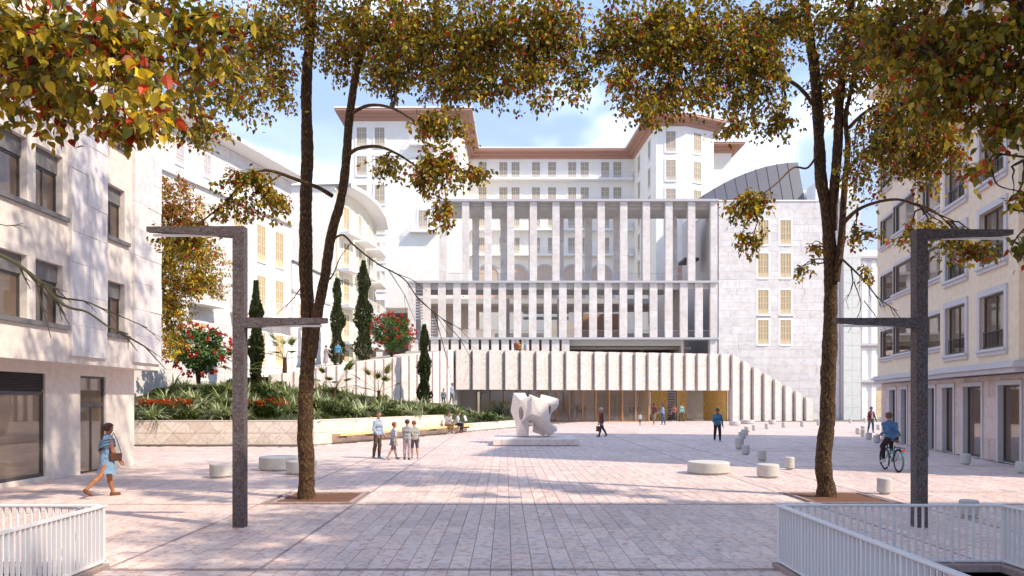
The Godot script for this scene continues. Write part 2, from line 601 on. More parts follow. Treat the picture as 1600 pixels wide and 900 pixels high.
func build_ground() -> void:
	var t := Transform3D(Basis(Vector3.RIGHT, Vector3(0, 0, -1), Vector3.UP), Vector3(0, -0.03, 0))
	var g := MB.new()
	sheet(g, -700, 700, -200, 900, WELLS + PITS, 0.25, t)
	var ground := setting("plaza_ground", g, M.grout)
	# rows of slabs between cross channels
	var cuts := [0.5, 7.2, 9.75, 15.85, 17.98, 24.9, 32.7, 34.3, 42.0, 51.5, 61.0, 70.0, 79.0, 84.0]
	var bands := [-5.2, -3.2, 6.46, 8.5]
	var xs := [-26.0]
	var x := -26.0
	while x < 46.0:
		var nx := x + 0.273
		for b in bands:
			if x < b - 0.02 and nx > b - 0.12:
				nx = b
		xs.append(nx)
		x = nx
	var tones := [[1.0, 1.0, 1.0], [0.93, 0.905, 0.9], [1.06, 1.06, 1.05], [0.98, 0.935, 0.91], [0.89, 0.885, 0.9], [1.04, 1.01, 0.97]]
	var mats := []
	for q in tones:
		mats.append(tinted(M.paving, q[0], q[1], q[2], Vector3(rf(0, 1), rf(0, 1), rf(0, 1))))
	var wear := FastNoiseLite.new()
	wear.seed = 8
	wear.frequency = 0.22
	wear.fractal_octaves = 4
	var near := []
	var far := MB.new()
	for k in cuts.size() - 1:
		for i in xs.size() - 1:
			var xc: float = (xs[i] + xs[i + 1]) * 0.5
			var d: float = cuts[k] + 0.035
			var stop: float = cuts[k + 1] - 0.095
			if absf(xc) > 14.0 and absf(xc) / stop > 1.1:
				continue
			var first := true
			while d < stop - 0.02:
				var len := rf(0.42, 0.95) * (1.0 if d < 36.0 else 1.8)
				if first:
					len *= rf(0.4, 1.0)
					first = false
				var e := minf(d + len, stop)
				if stop - e < 0.25:
					e = stop
				var ok := paved(xc, d + 0.03) and paved(xc, e - 0.03) and paved(xc, (d + e) * 0.5) and paved(xs[i] + 0.02, (d + e) * 0.5) and paved(xs[i + 1] - 0.02, (d + e) * 0.5)
				if ok:
					var q := [xs[i] + 0.004, xs[i + 1] - 0.004, d + 0.006, e - 0.006, rf(-0.002, 0.002)]
					var in_view: bool = d > 8.9 and d < 12.6 and absf(xc + 0.1) < d * 0.66 and (q[3] - q[2]) > 0.3
					if in_view and near.size() < 300:
						near.append(q)
					else:
						var tn: Array = tones[rng.randi() % 6]
						var j := rf(0.94, 1.02) * (1.0 + 0.13 * wear.get_noise_2d(xc, d))
						far.col = Color(tn[0] * j * 0.95, tn[1] * j * 0.95, tn[2] * j * 0.95)
						far.slab(q[0], q[1], -q[3], -q[2], -0.03, q[4], 0.004)
				d = e
	var us := MB.new()
	us.slab(0, 1, 0, 1, 0, 1, 0.01)
	var um := us.mesh()
	for q in near:
		part("paving_slab", um, mats[rng.randi() % 6], ground, Transform3D(Basis.from_scale(Vector3(q[1] - q[0], 0.03 + q[4], q[3] - q[2])), Vector3(q[0], -0.03, -q[3])))
	var rest := part("paving_slab", far.mesh(), M.paving, ground)
	rest.set_meta("kind", "stuff")
	# rough dark stones along the two lines of tree pits
	var rough := MB.new()
	for b in [-3.2, 6.46, -5.2, 8.5]:
		var d := 8.5
		while d < 70.0:
			var e := d + rf(0.15, 0.5)
			if paved(b + 0.06, d) and paved(b - 0.06, d) and paved(b + 0.06, e) and paved(b - 0.06, e):
				rough.slab(b - 0.028, b + 0.028, -e + 0.01, -d, -0.03, 0.003 + rf(-0.002, 0.004), 0.005)
			d = e
	for k in range(1, cuts.size() - 1):
		var px := -26.0
		while px < 46.0:
			var e := px + rf(0.25, 0.7)
			if paved(px, cuts[k]) and paved(e, cuts[k]) and paved(px, cuts[k] - 0.1) and absf(px) < 14.0 + cuts[k] * 0.5:
				var j := rf(0.85, 1.15)
				rough.col = Color(j, j, j)
				rough.slab(px, e - 0.008, -cuts[k] + 0.03, -cuts[k] + 0.085, -0.03, 0.001 + rf(-0.004, 0.002), 0.004)
			px = e
	part("kerb_stone", rough.mesh(), M.band, ground).set_meta("kind", "stuff")
	# kerbs and soil of the tree pits
	for p in PITS:
		for s in [[p[0] - 0.0, p[1], p[2], p[2] + 0.09], [p[0], p[1], p[3] - 0.09, p[3]], [p[0], p[0] + 0.09, p[2] + 0.09, p[3] - 0.09], [p[1] - 0.09, p[1], p[2] + 0.09, p[3] - 0.09]]:
			var m := MB.new()
			m.slab(s[0] + 0.003, s[1] - 0.003, -s[3] + 0.003, -s[2] - 0.003, -0.25, 0.012, 0.01)
			part("kerb_stone", m.mesh(), M.band, ground)
		var soil := MB.new()
		var nx := 16
		for i in nx:
			for j in nx:
				var c := []
				for o in [[0, 1], [1, 1], [1, 0], [0, 0]]:
					var u := float(i + o[0]) / nx
					var w := float(j + o[1]) / nx
					c.append(Vector3(lerpf(p[0] + 0.09, p[1] - 0.09, u), -0.012 + 0.02 * sin(u * 9.0 + w * 4.0) * sin(w * 11.0) + 0.012 * sin(u * 47.0) * cos(w * 39.0), -lerpf(p[2] + 0.09, p[3] - 0.09, w)))
				soil.quad(c[0], c[1], c[2], c[3])
		part("soil", soil.mesh(), M.soil, ground)
	# stair wells: side walls and steps going down towards the far end
	for h in WELLS:
		var st := Node3D.new()
		st.name = "stair_well"
		st.set_meta("kind", "structure")
		ground.add_child(st, true)
		var walls := MB.new()
		walls.box(Vector3(h[0] - 0.12, -3.4, -h[3]), Vector3(h[0], -0.035, -h[2]))
		walls.box(Vector3(h[1], -3.4, -h[3]), Vector3(h[1] + 0.12, -0.035, -h[2]))
		walls.box(Vector3(h[0] - 0.12, -3.4, -h[3] - 0.15), Vector3(h[1] + 0.12, -0.035, -h[3]))
		walls.box(Vector3(h[0] - 0.12, -3.6, -h[3] - 0.15), Vector3(h[1] + 0.12, -3.4, -h[2]))
		part("wall", walls.mesh(), M.dark_concrete, st)
		for k in 20:
			part("step", bx(Vector3(h[0] + 0.003, -0.17 * k - 0.3, -h[2] - 0.3 * (k + 1)), Vector3(h[1] - 0.003, -0.17 * k - 0.13, -h[2] - 0.3 * k - 0.002)).mesh(), M.dark_concrete, st)
		for s in [[h[0] - 0.2, h[0] - 0.002], [h[1] + 0.002, h[1] + 0.2]]:
			var m := MB.new()
			m.slab(s[0], s[1], -h[3] + 0.002, -h[2] - 0.05, -0.03, 0.06, 0.01)
			part("kerb_stone", m.mesh(), M.band, st)
		var m2 := MB.new()
		m2.slab(h[0] - 0.2, h[1] + 0.2, -h[3] - 0.18, -h[3] - 0.002, -0.03, 0.06, 0.01)
		part("kerb_stone", m2.mesh(), M.band, st)

# ------------------------------------------------------------------ office building beside the square (left)
func pane_window(parent: Node, t: Transform3D, w: float, h: float, mullions: int, fr: Material, gl: Material, bar := 0.06, blind := 0.0, rail_h := 0.0) -> MeshInstance3D:
	# in t: x along, y up, z out; the window's outer lower left corner is at the origin
	var f := MB.new()
	f.box(Vector3(0, 0, 0), Vector3(w, bar, 0.06))
	f.box(Vector3(0, h - bar, 0), Vector3(w, h, 0.06))
	f.box(Vector3(0, bar, 0), Vector3(bar, h - bar, 0.06))
	f.box(Vector3(w - bar, bar, 0), Vector3(w, h - bar, 0.06))
	for k in mullions:
		var x := w * (k + 1) / (mullions + 1)
		f.box(Vector3(x - bar * 0.45, bar, 0.002), Vector3(x + bar * 0.45, h - bar, 0.058))
	var win := wpart("window", f, fr, parent, t)
	for k in mullions + 1:
		var x0 := bar * 0.9 if k == 0 else w * k / (mullions + 1) + bar * 0.4
		var x1 := w - bar * 0.9 if k == mullions else w * (k + 1) / (mullions + 1) - bar * 0.4
		part("pane", bx(Vector3(x0, bar * 0.9, 0.02), Vector3(x1, h - bar * 0.9, 0.032)).mesh(), gl, win)
	if blind > 0.0:
		part("roller_blind", bx(Vector3(0.005, h + 0.005, -0.02), Vector3(w - 0.005, h + blind, 0.1)).mesh(), M.blind, win)
	if rail_h > 0.0:
		var r := MB.new()
		r.box(Vector3(0.03, rail_h - 0.03, 0.1), Vector3(w - 0.03, rail_h, 0.13))
		r.box(Vector3(0.03, 0.05, 0.1), Vector3(w - 0.03, 0.08, 0.13))
		var x := 0.08
		while x < w - 0.05:
			r.box(Vector3(x - 0.008, 0.08, 0.107), Vector3(x + 0.008, rail_h - 0.03, 0.123))
			x += 0.12
		part("railing", r.mesh(), fr, win)
	return win

func build_office() -> void:
	var b := thing("office_building", "cream plaster office building with grey roller blinds and stone clad strips", "building", Vector3(-16, 0, -16))
	var up := frame(Vector3(-11.8, 0, -8), Vector3(0, 0, -1))
	var cols := [[3.4, 5.4], [8.6, 10.46], [10.8, 11.95], [14.2, 15.2]]
	var holes := []
	for r in 4:
		for c in cols:
			holes.append([c[0], c[1], 4.2 + 2.89 * r, 5.77 + 2.89 * r])
	var w := MB.new()
	sheet(w, -6.0, 17.5, 3.4, 17.0, holes, 0.28, up)
	wpart("wall", w, M.plaster, b)
	var body := MB.new()
	body.box(Vector3(-30, 3.4, -25.5), Vector3(-11.803, 17.0, -25.2))
	body.box(Vector3(-30, 17.0, -25.5), Vector3(-11.7, 17.3, -2))
	body.box(Vector3(-30, 3.2, -25.5), Vector3(-11.803, 3.4, -2))
	wpart("end_wall", body, M.plaster, b)
	var inner := MB.new()
	inner.box(Vector3(-30, 3.42, -25.18), Vector3(-13.6, 16.98, -2))
	for r in 3:
		inner.box(Vector3(-13.6, 6.0 + 2.89 * r, -25.18), Vector3(-12.1, 6.3 + 2.89 * r, -2))
	for d in [11.0, 14.5, 20.6, 21.9, 24.2]:
		inner.box(Vector3(-13.6, 3.42, -d - 0.1), Vector3(-12.1, 16.98, -d))
	wpart("interior_wall", inner, M.interior, b)
	for h in holes:
		pane_window(b, up * Transform3D(Basis.IDENTITY, Vector3(h[0], h[2], -0.24)), h[1] - h[0], 1.1, 1, M.dark_frame, M.window_glass, 0.05, 0.46)
	for r in 4:
		for s in [[2.6, 6.0], [7.6, 12.15], [14.05, 15.4]]:
			wpart("sill", bx(Vector3(s[0], 4.08 + 2.89 * r, -0.05), Vector3(s[1], 4.2 + 2.89 * r - 0.004, 0.09)), M.sill, b, up)
	var stone := [M.clad, tinted(M.clad, 0.95, 0.95, 0.97, Vector3(0.3, 0.2, 0.6)), tinted(M.clad, 1.03, 1.01, 0.98, Vector3(0.7, 0.5, 0.1))]
	stone_courses(b, up * Transform3D(Basis.IDENTITY, Vector3(0, 0, 0.002)), 12.22, 14.04, 3.4, 17.0, 0.85, 0.7, 1.3, [], stone, 0.09, 0.006)
	stone_courses(b, up * Transform3D(Basis.IDENTITY, Vector3(0, 0, 0.002)), 15.66, 17.5, 3.4, 17.0, 0.85, 0.7, 1.3, [], stone, 0.09, 0.006)
	stone_courses(b, up * Transform3D(Basis.IDENTITY, Vector3(0, 0, 0.002)), 6.1, 7.5, 3.4, 17.0, 0.85, 0.7, 1.3, [], stone, 0.09, 0.006)
	# ground floor, set back
	var lo := frame(Vector3(-12.55, 0, -8), Vector3(0, 0, -1))
	var gh := [[4.0, 12.42, 0.12, 2.92], [14.1, 15.5, 0.0, 2.92]]
	var gw := MB.new()
	sheet(gw, -6.0, 17.3, 0.0, 3.2, gh, 0.16, lo)
	wpart("shopfront_wall", gw, M.plaster, b)
	wpart("end_wall", bx(Vector3(-30, 0, -25.3), Vector3(-12.553, 3.2, -25.1)), M.plaster, b)
	var room := MB.new()
	room.box(Vector3(-30, 0.0, -25.08), Vector3(-17.5, 3.18, -2))
	room.box(Vector3(-17.5, 0.0, -21.6), Vector3(-12.75, 3.18, -21.4))
	room.box(Vector3(-17.5, 0.0, -12.2), Vector3(-12.75, 3.18, -12.0))
	room.box(Vector3(-17.5, 3.1, -25.08), Vector3(-12.75, 3.18, -2))
	wpart("shop_interior", room, M.tan_room, b)
	wpart("shop_floor", bx(Vector3(-17.5, -0.02, -25.08), Vector3(-12.58, 0.012, -2)), M.tan_room, b)
	pane_window(b, lo * Transform3D(Basis.IDENTITY, Vector3(4.0, 0.12, -0.12)), 8.42, 2.3, 2, M.dark_frame, M.shop_glass, 0.09)
	var lou := MB.new()
	for k in 11:
		lou.box(Vector3(0, 0, 0), Vector3(8.4, 0.02, 0.07), Transform3D(Basis(Vector3.RIGHT, -0.6), Vector3(4.01, 2.45 + k * 0.042, -0.1)))
	lou.box(Vector3(4.0, 2.43, -0.15), Vector3(12.42, 2.92, -0.12))
	wpart("vent_louvre", lou, M.dark_frame, b, lo)
	var door := pane_window(b, lo * Transform3D(Basis.IDENTITY, Vector3(14.1, 0.0, -0.12)), 1.4, 2.06, 1, M.dark_frame, M.shop_glass, 0.07)
	door.name = "door"
	pane_window(b, lo * Transform3D(Basis.IDENTITY, Vector3(14.1, 2.06, -0.12)), 1.4, 0.86, 0, M.dark_frame, M.shop_glass, 0.07)

# ------------------------------------------------------------------ building of shops and flats on the other side (right)
func build_shop_block() -> void:
	var b := thing("apartment_building", "yellow plaster apartment building with grey window surrounds above stone shopfronts", "building", Vector3(24, 0, -31))
	var t := Vector3(0.208, 0, -1).normalized()
	var k := 1.0214
	var fo := Vector3(11.45 + 0.208 * 41.0, 0, -41.0)
	var up := frame(fo, -t)
	var D := func(d: float) -> float: return (41.0 - d) * k
	var big := [[24.75, 27.0], [27.95, 30.25]]
	var small := [[31.0, 33.4], [34.3, 37.1], [37.75, 40.1]]
	var holes := []
	for r in 5:
		var y := 2.95 * r
		for c in big:
			holes.append([D.call(c[1]) + 0.18, D.call(c[0]) - 0.18, 3.98 + y, 5.86 + y])
		for c in small:
			holes.append([D.call(c[1]), D.call(c[0]), 4.45 + y, 5.85 + y])
	var bays := [[0.0, D.call(37.5), 0.0, -0.35], [D.call(37.5), D.call(33.9), 0.0, -0.12], [D.call(33.9), D.call(30.75), 0.0, -0.28], [D.call(30.75), D.call(24.0), 0.0, 0.0], [D.call(24.0), D.call(20.5), 0.0, -0.3]]
	for y in bays:
		var hs := []
		for h in holes:
			if h[0] >= y[0] and h[1] <= y[1]:
				hs.append(h)
		var w := MB.new()
		var q := up * Transform3D(Basis.IDENTITY, Vector3(0, 0, y[3]))
		sheet(w, y[0], y[1], 3.2, 18.6, hs, 0.22, q)
		w.quad(q * Vector3(y[0], 3.2, -0.6), q * Vector3(y[0], 3.2, 0), q * Vector3(y[0], 18.6, 0), q * Vector3(y[0], 18.6, -0.6))
		w.quad(q * Vector3(y[1], 3.2, 0), q * Vector3(y[1], 3.2, -0.6), q * Vector3(y[1], 18.6, -0.6), q * Vector3(y[1], 18.6, 0))
		w.quad(q * Vector3(y[0], 3.2, -0.6), q * Vector3(y[1], 3.2, -0.6), q * Vector3(y[1], 3.2, 0), q * Vector3(y[0], 3.2, 0))
		wpart("wall", w, M.yellow_plaster, b)
		# stepped cornice above the shops
		var cn := MB.new()
		cn.box(Vector3(y[0] - 0.1, 3.1, -0.2), Vector3(y[1] + 0.1, 3.26, 0.14), q)
		cn.box(Vector3(y[0] - 0.2, 3.263, -0.2), Vector3(y[1] + 0.2, 3.4, 0.26), q)
		cn.box(Vector3(y[0] - 0.13, 3.403, -0.2), Vector3(y[1] + 0.13, 3.48, 0.18), q)
		wpart("cornice", cn, M.trim, b)
	for h in holes:
		var off := 0.0
		for y in bays:
			if h[0] >= y[0] and h[1] <= y[1]:
				off = y[3]
		var ww: float = h[1] - h[0]
		var hh: float = h[3] - h[2]
		var q := up * Transform3D(Basis.IDENTITY, Vector3(h[0], h[2], off))
		if hh > 1.6:
			var s := MB.new()
			s.box(Vector3(-0.2, 0.0, -0.02), Vector3(0, hh, 0.06))
			s.box(Vector3(ww, 0.0, -0.02), Vector3(ww + 0.2, hh, 0.06))
			s.box(Vector3(-0.2, hh, -0.02), Vector3(ww + 0.2, hh + 0.22, 0.062))
			wpart("window_surround", s, M.trim, b, q)
			var si := MB.new()
			si.box(Vector3(-0.22, -0.1, -0.02), Vector3(ww + 0.22, -0.003, 0.14))
			si.box(Vector3(-0.2, -0.24, -0.02), Vector3(ww + 0.2, -0.103, 0.08))
			wpart("sill", si, M.trim, b, q)
			pane_window(b, q * Transform3D(Basis.IDENTITY, Vector3(0, 0, -0.17)), ww, hh, 1, M.dark_frame, M.window_glass, 0.07, 0.0, 0.62)
		else:
			var si := MB.new()
			si.box(Vector3(-0.22, -0.1, -0.02), Vector3(ww + 0.22, -0.003, 0.16))
			si.box(Vector3(-0.15, -0.22, -0.02), Vector3(ww + 0.15, -0.103, 0.1))
			si.box(Vector3(-0.15, hh + 0.003, -0.02), Vector3(ww + 0.15, hh + 0.16, 0.05))
			wpart("sill", si, M.trim, b, q)
			pane_window(b, q * Transform3D(Basis.IDENTITY, Vector3(0, 0, -0.1)), ww, hh, 0, M.dark_frame, M.window_glass, 0.1)
			# the dark jamb that wraps each bay window
			wpart("jamb", bx(Vector3(-0.16, 0.004, -0.02), Vector3(-0.004, hh - 0.004, 0.055)), M.dark_frame, b, q)
	# shopfronts
	var lo := up * Transform3D(Basis.IDENTITY, Vector3(0, 0, -0.6))
	var doors := [[20.9, 22.6], [23.0, 24.4], [25.15, 26.75], [28.2, 29.85], [30.9, 32.05], [33.0, 33.75], [34.9, 35.6], [36.75, 37.55], [38.5, 39.45]]
	var gh := []
	for d in doors:
		gh.append([D.call(d[1]), D.call(d[0]), 0.02, 2.72])
	var gw := MB.new()
	sheet(gw, 0.0, D.call(20.5), 0.0, 3.1, gh, 0.2, lo)
	wpart("shopfront_wall", gw, M.joint, b)
	var frames_at := []
	for h in gh:
		frames_at.append([h[0] - 0.16, h[1] + 0.16, 0.0, 2.9])
	stone_courses(b, lo * Transform3D(Basis.IDENTITY, Vector3(0, 0, 0.002)), 0.0, D.call(20.5), 0.0, 3.08, 0.78, 0.45, 0.75, frames_at, [M.pink_stone, tinted(M.pink_stone, 1.08, 1.06, 1.05, Vector3(0.4, 0, 0.2)), tinted(M.pink_stone, 0.92, 0.92, 0.93, Vector3(0.1, 0.6, 0.2))], 0.05, 0.008)
	for h in gh:
		var s := MB.new()
		s.box(Vector3(h[0] - 0.155, 0.0, 0.0), Vector3(h[0] - 0.003, 2.72, 0.09), lo)
		s.box(Vector3(h[1] + 0.003, 0.0, 0.0), Vector3(h[1] + 0.155, 2.72, 0.09), lo)
		s.box(Vector3(h[0] - 0.155, 2.723, 0.0), Vector3(h[1] + 0.155, 2.89, 0.093), lo)
		wpart("door_surround", s, M.trim, b)
		var dr := pane_window(b, lo * Transform3D(Basis.IDENTITY, Vector3(h[0], 0.02, -0.15)), h[1] - h[0], 2.7, 0, M.dark_frame, M.window_glass, 0.08)
		dr.name = "shop_door"
	var body := MB.new()
	body.box(Vector3(0.0, 0, -14), Vector3(D.call(20.5), 18.6, -13.8), up)
	body.box(Vector3(0.0, 18.6, -14), Vector3(D.call(20.5), 18.9, 0.15), up)
	body.box(Vector3(0.0, 0, -14), Vector3(0.2, 18.6, -0.62), up)
	body.box(Vector3(D.call(20.5) - 0.2, 0, -14), Vector3(D.call(20.5), 18.6, -0.62), up)
	wpart("rear_wall", body, M.yellow_plaster, b)
	var inner := MB.new()
	inner.box(Vector3(0.3, 0.03, -13.7), Vector3(D.call(20.8), 18.5, -2.6), up)
	for r in 5:
		inner.box(Vector3(0.3, 3.5 + 2.95 * r - 0.35, -2.6), Vector3(D.call(20.8), 3.5 + 2.95 * r, -0.9), up)
	for d in [24.4, 27.5, 30.7, 33.8, 37.5]:
		inner.box(Vector3(D.call(d), 0.03, -2.6), Vector3(D.call(d) + 0.15, 18.5, -0.9), up)
	wpart("interior_wall", inner, M.interior, b)
	# the neighbouring block nearer the camera, beyond the side street; it shades the near part of the square
	var n := thing("neighbour_building", "plain plastered building across the side street, only its shadow in view", "building", Vector3(24, 0, 8))
	var nm := MB.new()
	nm.box(Vector3(15.5, 0, -6.4), Vector3(32, 19.5, 30))
	wpart("wall", nm, M.yellow_plaster, n)
	wpart("roof", bx(Vector3(15.2, 19.503, -6.7), Vector3(32.3, 19.9, 30.3)), M.trim, n)

# ------------------------------------------------------------------ colonnaded civic building
func pier(parent: Node, called: String, x: float, w: float, y0: float, y1: float, d: float, depth: float, courses: int, mats: Array) -> void:
	# a stone pier of separate courses with fine joints
	var core := wpart(called, bx(Vector3(x - w * 0.5 + 0.012, y0, -d - depth + 0.012), Vector3(x + w * 0.5 - 0.012, y1, -d - 0.012)), M.joint, parent)
	var ys := [y0]
	for k in courses - 1:
		ys.append(lerpf(y0, y1, (k + 1 + rf(-0.22, 0.22)) / courses))
	ys.append(y1)
	for k in courses:
		part("stone_block", unit_block, mats[rng.randi() % mats.size()], core, Transform3D(Basis.from_scale(Vector3(w, ys[k + 1] - ys[k] - 0.012, depth)), Vector3(x - w * 0.5, ys[k] + 0.006, -d - depth) - gtf(core).origin))

func build_civic() -> void:
	var b := thing("civic_building", "pale stone public building with two tiers of tall colonnades and a folded stone screen", "building", Vector3(8, 0, -80))
	var lime := [M.limestone, tinted(M.limestone, 1.05, 1.04, 1.03, Vector3(0.3, 0.1, 0.5)), tinted(M.limestone, 0.94, 0.92, 0.92, Vector3(0.6, 0.3, 0.2)), tinted(M.limestone, 1.0, 0.96, 0.94, Vector3(0.1, 0.8, 0.4))]
	var s := 83.0 / 1170.0
	var X := func(px: float) -> float: return (px - 790.0) * s
	# floor edges in steel
	for q in [[686.0, 1122.0, 24.19, 24.44], [636.0, 1122.0, 15.17, 15.4], [655.0, 1122.0, 8.9, 9.13]]:
		var m := MB.new()
		m.box(Vector3(X.call(q[0]), q[2], -86.0), Vector3(X.call(q[1]), q[3], -82.75))
		wpart("floor_edge", m, M.steel, b)
	# upper colonnade
	for i in 13:
		pier(b, "pier", X.call(692.0 + 35.35 * i), 0.8, 15.4, 24.19, 83.0, 0.62, 9, lime)
	for i in 8:
		pier(b, "rear_pier", (743.0 + 44.2 * i - 790.0) * 0.0744, 0.78, 15.4, 23.55, 87.0, 0.7, 8, lime)
	var roof := MB.new()
	roof.box(Vector3(X.call(686), 23.55, -88.2), Vector3(X.call(1121), 24.18, -83.9))
	roof.box(Vector3(X.call(686), 23.9, -83.89), Vector3(X.call(1121), 24.18, -83.65))
	wpart("loggia_ceiling", roof, M.concrete, b)
	wpart("terrace_floor", bx(Vector3(X.call(636), 14.75, -89.5), Vector3(X.call(1068), 15.395, -83.75)), M.concrete, b)
	wpart("terrace_floor", bx(Vector3(X.call(636), 14.75, -101.3), Vector3(X.call(1068), 15.395, -97.5)), M.concrete, b)  # added gap between the two terrace strips lets sky light the rooms below
	# middle colonnade
	for i in 21:
		pier(b, "pier", X.call(643.0 + 23.65 * i), 0.84, 9.13, 15.17, 83.0, 0.55, 6, lime)
	wpart("lintel", bx(Vector3(X.call(637), 14.55, -84.0), Vector3(X.call(1120), 15.168, -83.62)), M.limestone, b)
	# rooms behind it
	var room := MB.new()
	room.box(Vector3(X.call(636), 3.3, -101), Vector3(X.call(636) + 0.3, 14.75, -84.2))
	room.box(Vector3(X.call(636), 3.3, -101.3), Vector3(X.call(740), 14.75, -101))
	room.box(Vector3(X.call(740), 3.3, -101.3), Vector3(X.call(1068), 11.2, -101))
	room.box(Vector3(X.call(740), 14.1, -101.3), Vector3(X.call(1068), 14.75, -101))
	room.box(Vector3(X.call(1068), 3.3, -101), Vector3(X.call(1068) + 0.3, 14.75, -84.2))
	for px in [790.0, 880.0, 965.0]:
		room.box(Vector3(X.call(px), 9.15, -93.0), Vector3(X.call(px) + 0.5, 14.7, -92.4))
	room.box(Vector3(X.call(870), 9.15, -96.0), Vector3(X.call(1000), 12.2, -95.7))
	room.box(Vector3(X.call(700), 9.15, -98.0), Vector3(X.call(770), 11.4, -97.7))
	wpart("interior_wall", room, M.room, b)
	wpart("room_floor", bx(Vector3(X.call(636) + 0.3, 8.3, -101), Vector3(X.call(1068), 8.895, -84.2)), M.concrete, b)
	wpart("room_partition", bx(Vector3(X.call(925), 9.15, -94.0), Vector3(X.call(990), 13.0, -93.8)), M.orange_plaster, b)
	var bm := MB.new()
	for k in 2:
		bm.box(Vector3(X.call(820), 11.9 + k * 0.7, -90.5), Vector3(X.call(897), 12.2 + k * 0.7, -90.0))
	bm.box(Vector3(X.call(880) - 0.4, 9.15, -89.4), Vector3(X.call(880) + 0.1, 13.4, -89.0), Transform3D(Basis(Vector3.BACK, -0.12), Vector3(1.3, 0.7, 0)))
	wpart("inner_beam", bm, M.concrete, b)
	# railings between the piers
	for r in [[9.13, 648.0, 1112.0, 10.0, 83.7], [15.4, 700.0, 1112.0, 16.45, 84.0]]:
		var m := MB.new()
		m.box(Vector3(X.call(r[1]), r[3] - 0.05, -r[4] - 0.04), Vector3(X.call(r[2]), r[3], -r[4]))
		var x: float = X.call(r[1])
		while x < X.call(r[2]):
			m.box(Vector3(x, r[0] + 0.003, -r[4] - 0.03), Vector3(x + 0.022, r[3] - 0.05, -r[4] - 0.008))
			x += 0.16
		wpart("railing", m, M.steel, b)
	# louvred bays at the left end
	for q in [[655.0, 11.2, 14.5], [679.0, 9.2, 11.4], [655.0, 7.0, 8.8]]:
		var y: float = q[1]
		while y < q[2]:
			wpart("louvre_slat", bx(Vector3(X.call(q[0]) - 0.4, y, -83.5), Vector3(X.call(q[0]) + 0.4, y + 0.12, -83.3)), M.steel, b)
			y += 0.32
	# lower storey behind the terrace
	var lower := MB.new()
	for i in 16:
		var cx := 647.5 + 15.75 * i
		lower = MB.new()
		lower.cbox(Vector3(X.call(cx) - 0.42, 3.3, -83.6), Vector3(X.call(cx) + 0.42, 8.897, -83.0), 0.02)
		wpart("pier", lower, lime[rng.randi() % 4], b)
	wpart("rear_wall", bx(Vector3(X.call(640), 3.3, -84.6), Vector3(X.call(892), 8.3, -84.3)), M.terracotta, b)
	wpart("end_pier", bx(Vector3(X.call(1110), 3.3, -84.0), Vector3(X.call(1121), 8.897, -83.0)), M.limestone, b)
	wpart("rear_wall", bx(Vector3(X.call(892), 3.3, -99), Vector3(X.call(1110), 8.2, -98.6)), M.room, b)
	wpart("inner_beam", bx(Vector3(X.call(892), 8.0, -86.5), Vector3(X.call(1090), 8.29, -86.1)), M.room, b)
	wpart("inner_beam", bx(Vector3(X.call(892), 7.55, -88.5), Vector3(X.call(1090), 7.75, -88.1)), M.room, b)
	for px in [945.0, 1018.0, 1072.0]:
		wpart("column", bx(Vector3(X.call(px), 6.9, -90.0), Vector3(X.call(px) + 0.35, 8.28, -89.6)), M.concrete, b)
	# stone cell hanging in the last bays of the loggia
	var cell := MB.new()
	cell.box(Vector3(X.call(1092), 18.9, -91), Vector3(X.call(1106), 23.5, -88.5))
	wpart("stone_cell", cell, M.limestone, b)
	wpart("cell_base", bx(Vector3(X.call(1086), 18.6, -91.2), Vector3(X.call(1110), 18.897, -87.8)), M.dark_frame, b)
	# --- folded stone screen over the entrance, its left end nearer
	var A := Vector3(-4.61, 0, -70.0)
	var B := Vector3(23.36, 0, -77.0)
	var n := 20
	var u := (B - A).normalized()
	var nn := u.cross(Vector3.UP)
	var at := 0.0
	var total := (B - A).length()
	var ws := []
	var sum := 0.0
	for i in n:
		ws.append(lerpf(1.16, 0.92, float(i) / n))
		sum += ws[i]
	var fold := func(o: Vector3, uu: Vector3, no: Vector3, w: float, y0: float, ya: float, yb: float, deep_: float) -> void:
		# flat half then a half folded back; one hollow-backed panel
		var a := o
		var m := o + uu * w * 0.5
		var c := o + uu * w * 0.95 - no * deep_
		var e := o + uu * w * 0.95 - no * (deep_ + 0.25)
		var f := o - no * (deep_ + 0.25)
		var ym := lerpf(ya, yb, 0.5)
		var up := Vector3.UP
		var p := MB.new()
		p.quad(a + up * y0, m + up * y0, m + up * ym, a + up * ya)
		p.quad(f + up * y0, a + up * y0, a + up * ya, f + up * ya)
		p.quad(a + up * ya, m + up * ym, m - no * (deep_ + 0.25) + up * ym, f + up * ya)
		p.quad(f + up * y0, m - no * (deep_ + 0.25) + up * y0, m + up * y0, a + up * y0)
		var flat := wpart("screen_panel", p, [M.marble, lime[1]][0], b)
		var q := MB.new()
		var ml := m + uu * 0.004
		q.quad(ml + up * y0, c + up * y0, c + up * yb, ml + up * ym)
		q.quad(c + up * y0, e + up * y0, e + up * yb, c + up * yb)
		q.quad(ml + up * ym, c + up * yb, e + up * yb, ml - no * (deep_ + 0.25) + up * ym)
		q.quad(ml - no * (deep_ + 0.25) + up * y0, e + up * y0, c + up * y0, ml + up * y0)
		q.quad(e + up * y0, ml - no * (deep_ + 0.25) + up * y0, ml - no * (deep_ + 0.25) + up * ym, e + up * yb)
		wpart("folded_panel", q, M.veined, flat)
	for i in n:
		var w: float = ws[i] / sum * total
		fold.call(A + u * at, u, nn, w, 3.18, 6.93, 6.93, 0.4)
		at += w
	# right hand wing of the screen, running down to the ground
	var C := Vector3(32.9, 0, -79.2)
	var u2 := (C - B).normalized()
	var n2 := u2.cross(Vector3.UP)
	var wl := (C - B).length()
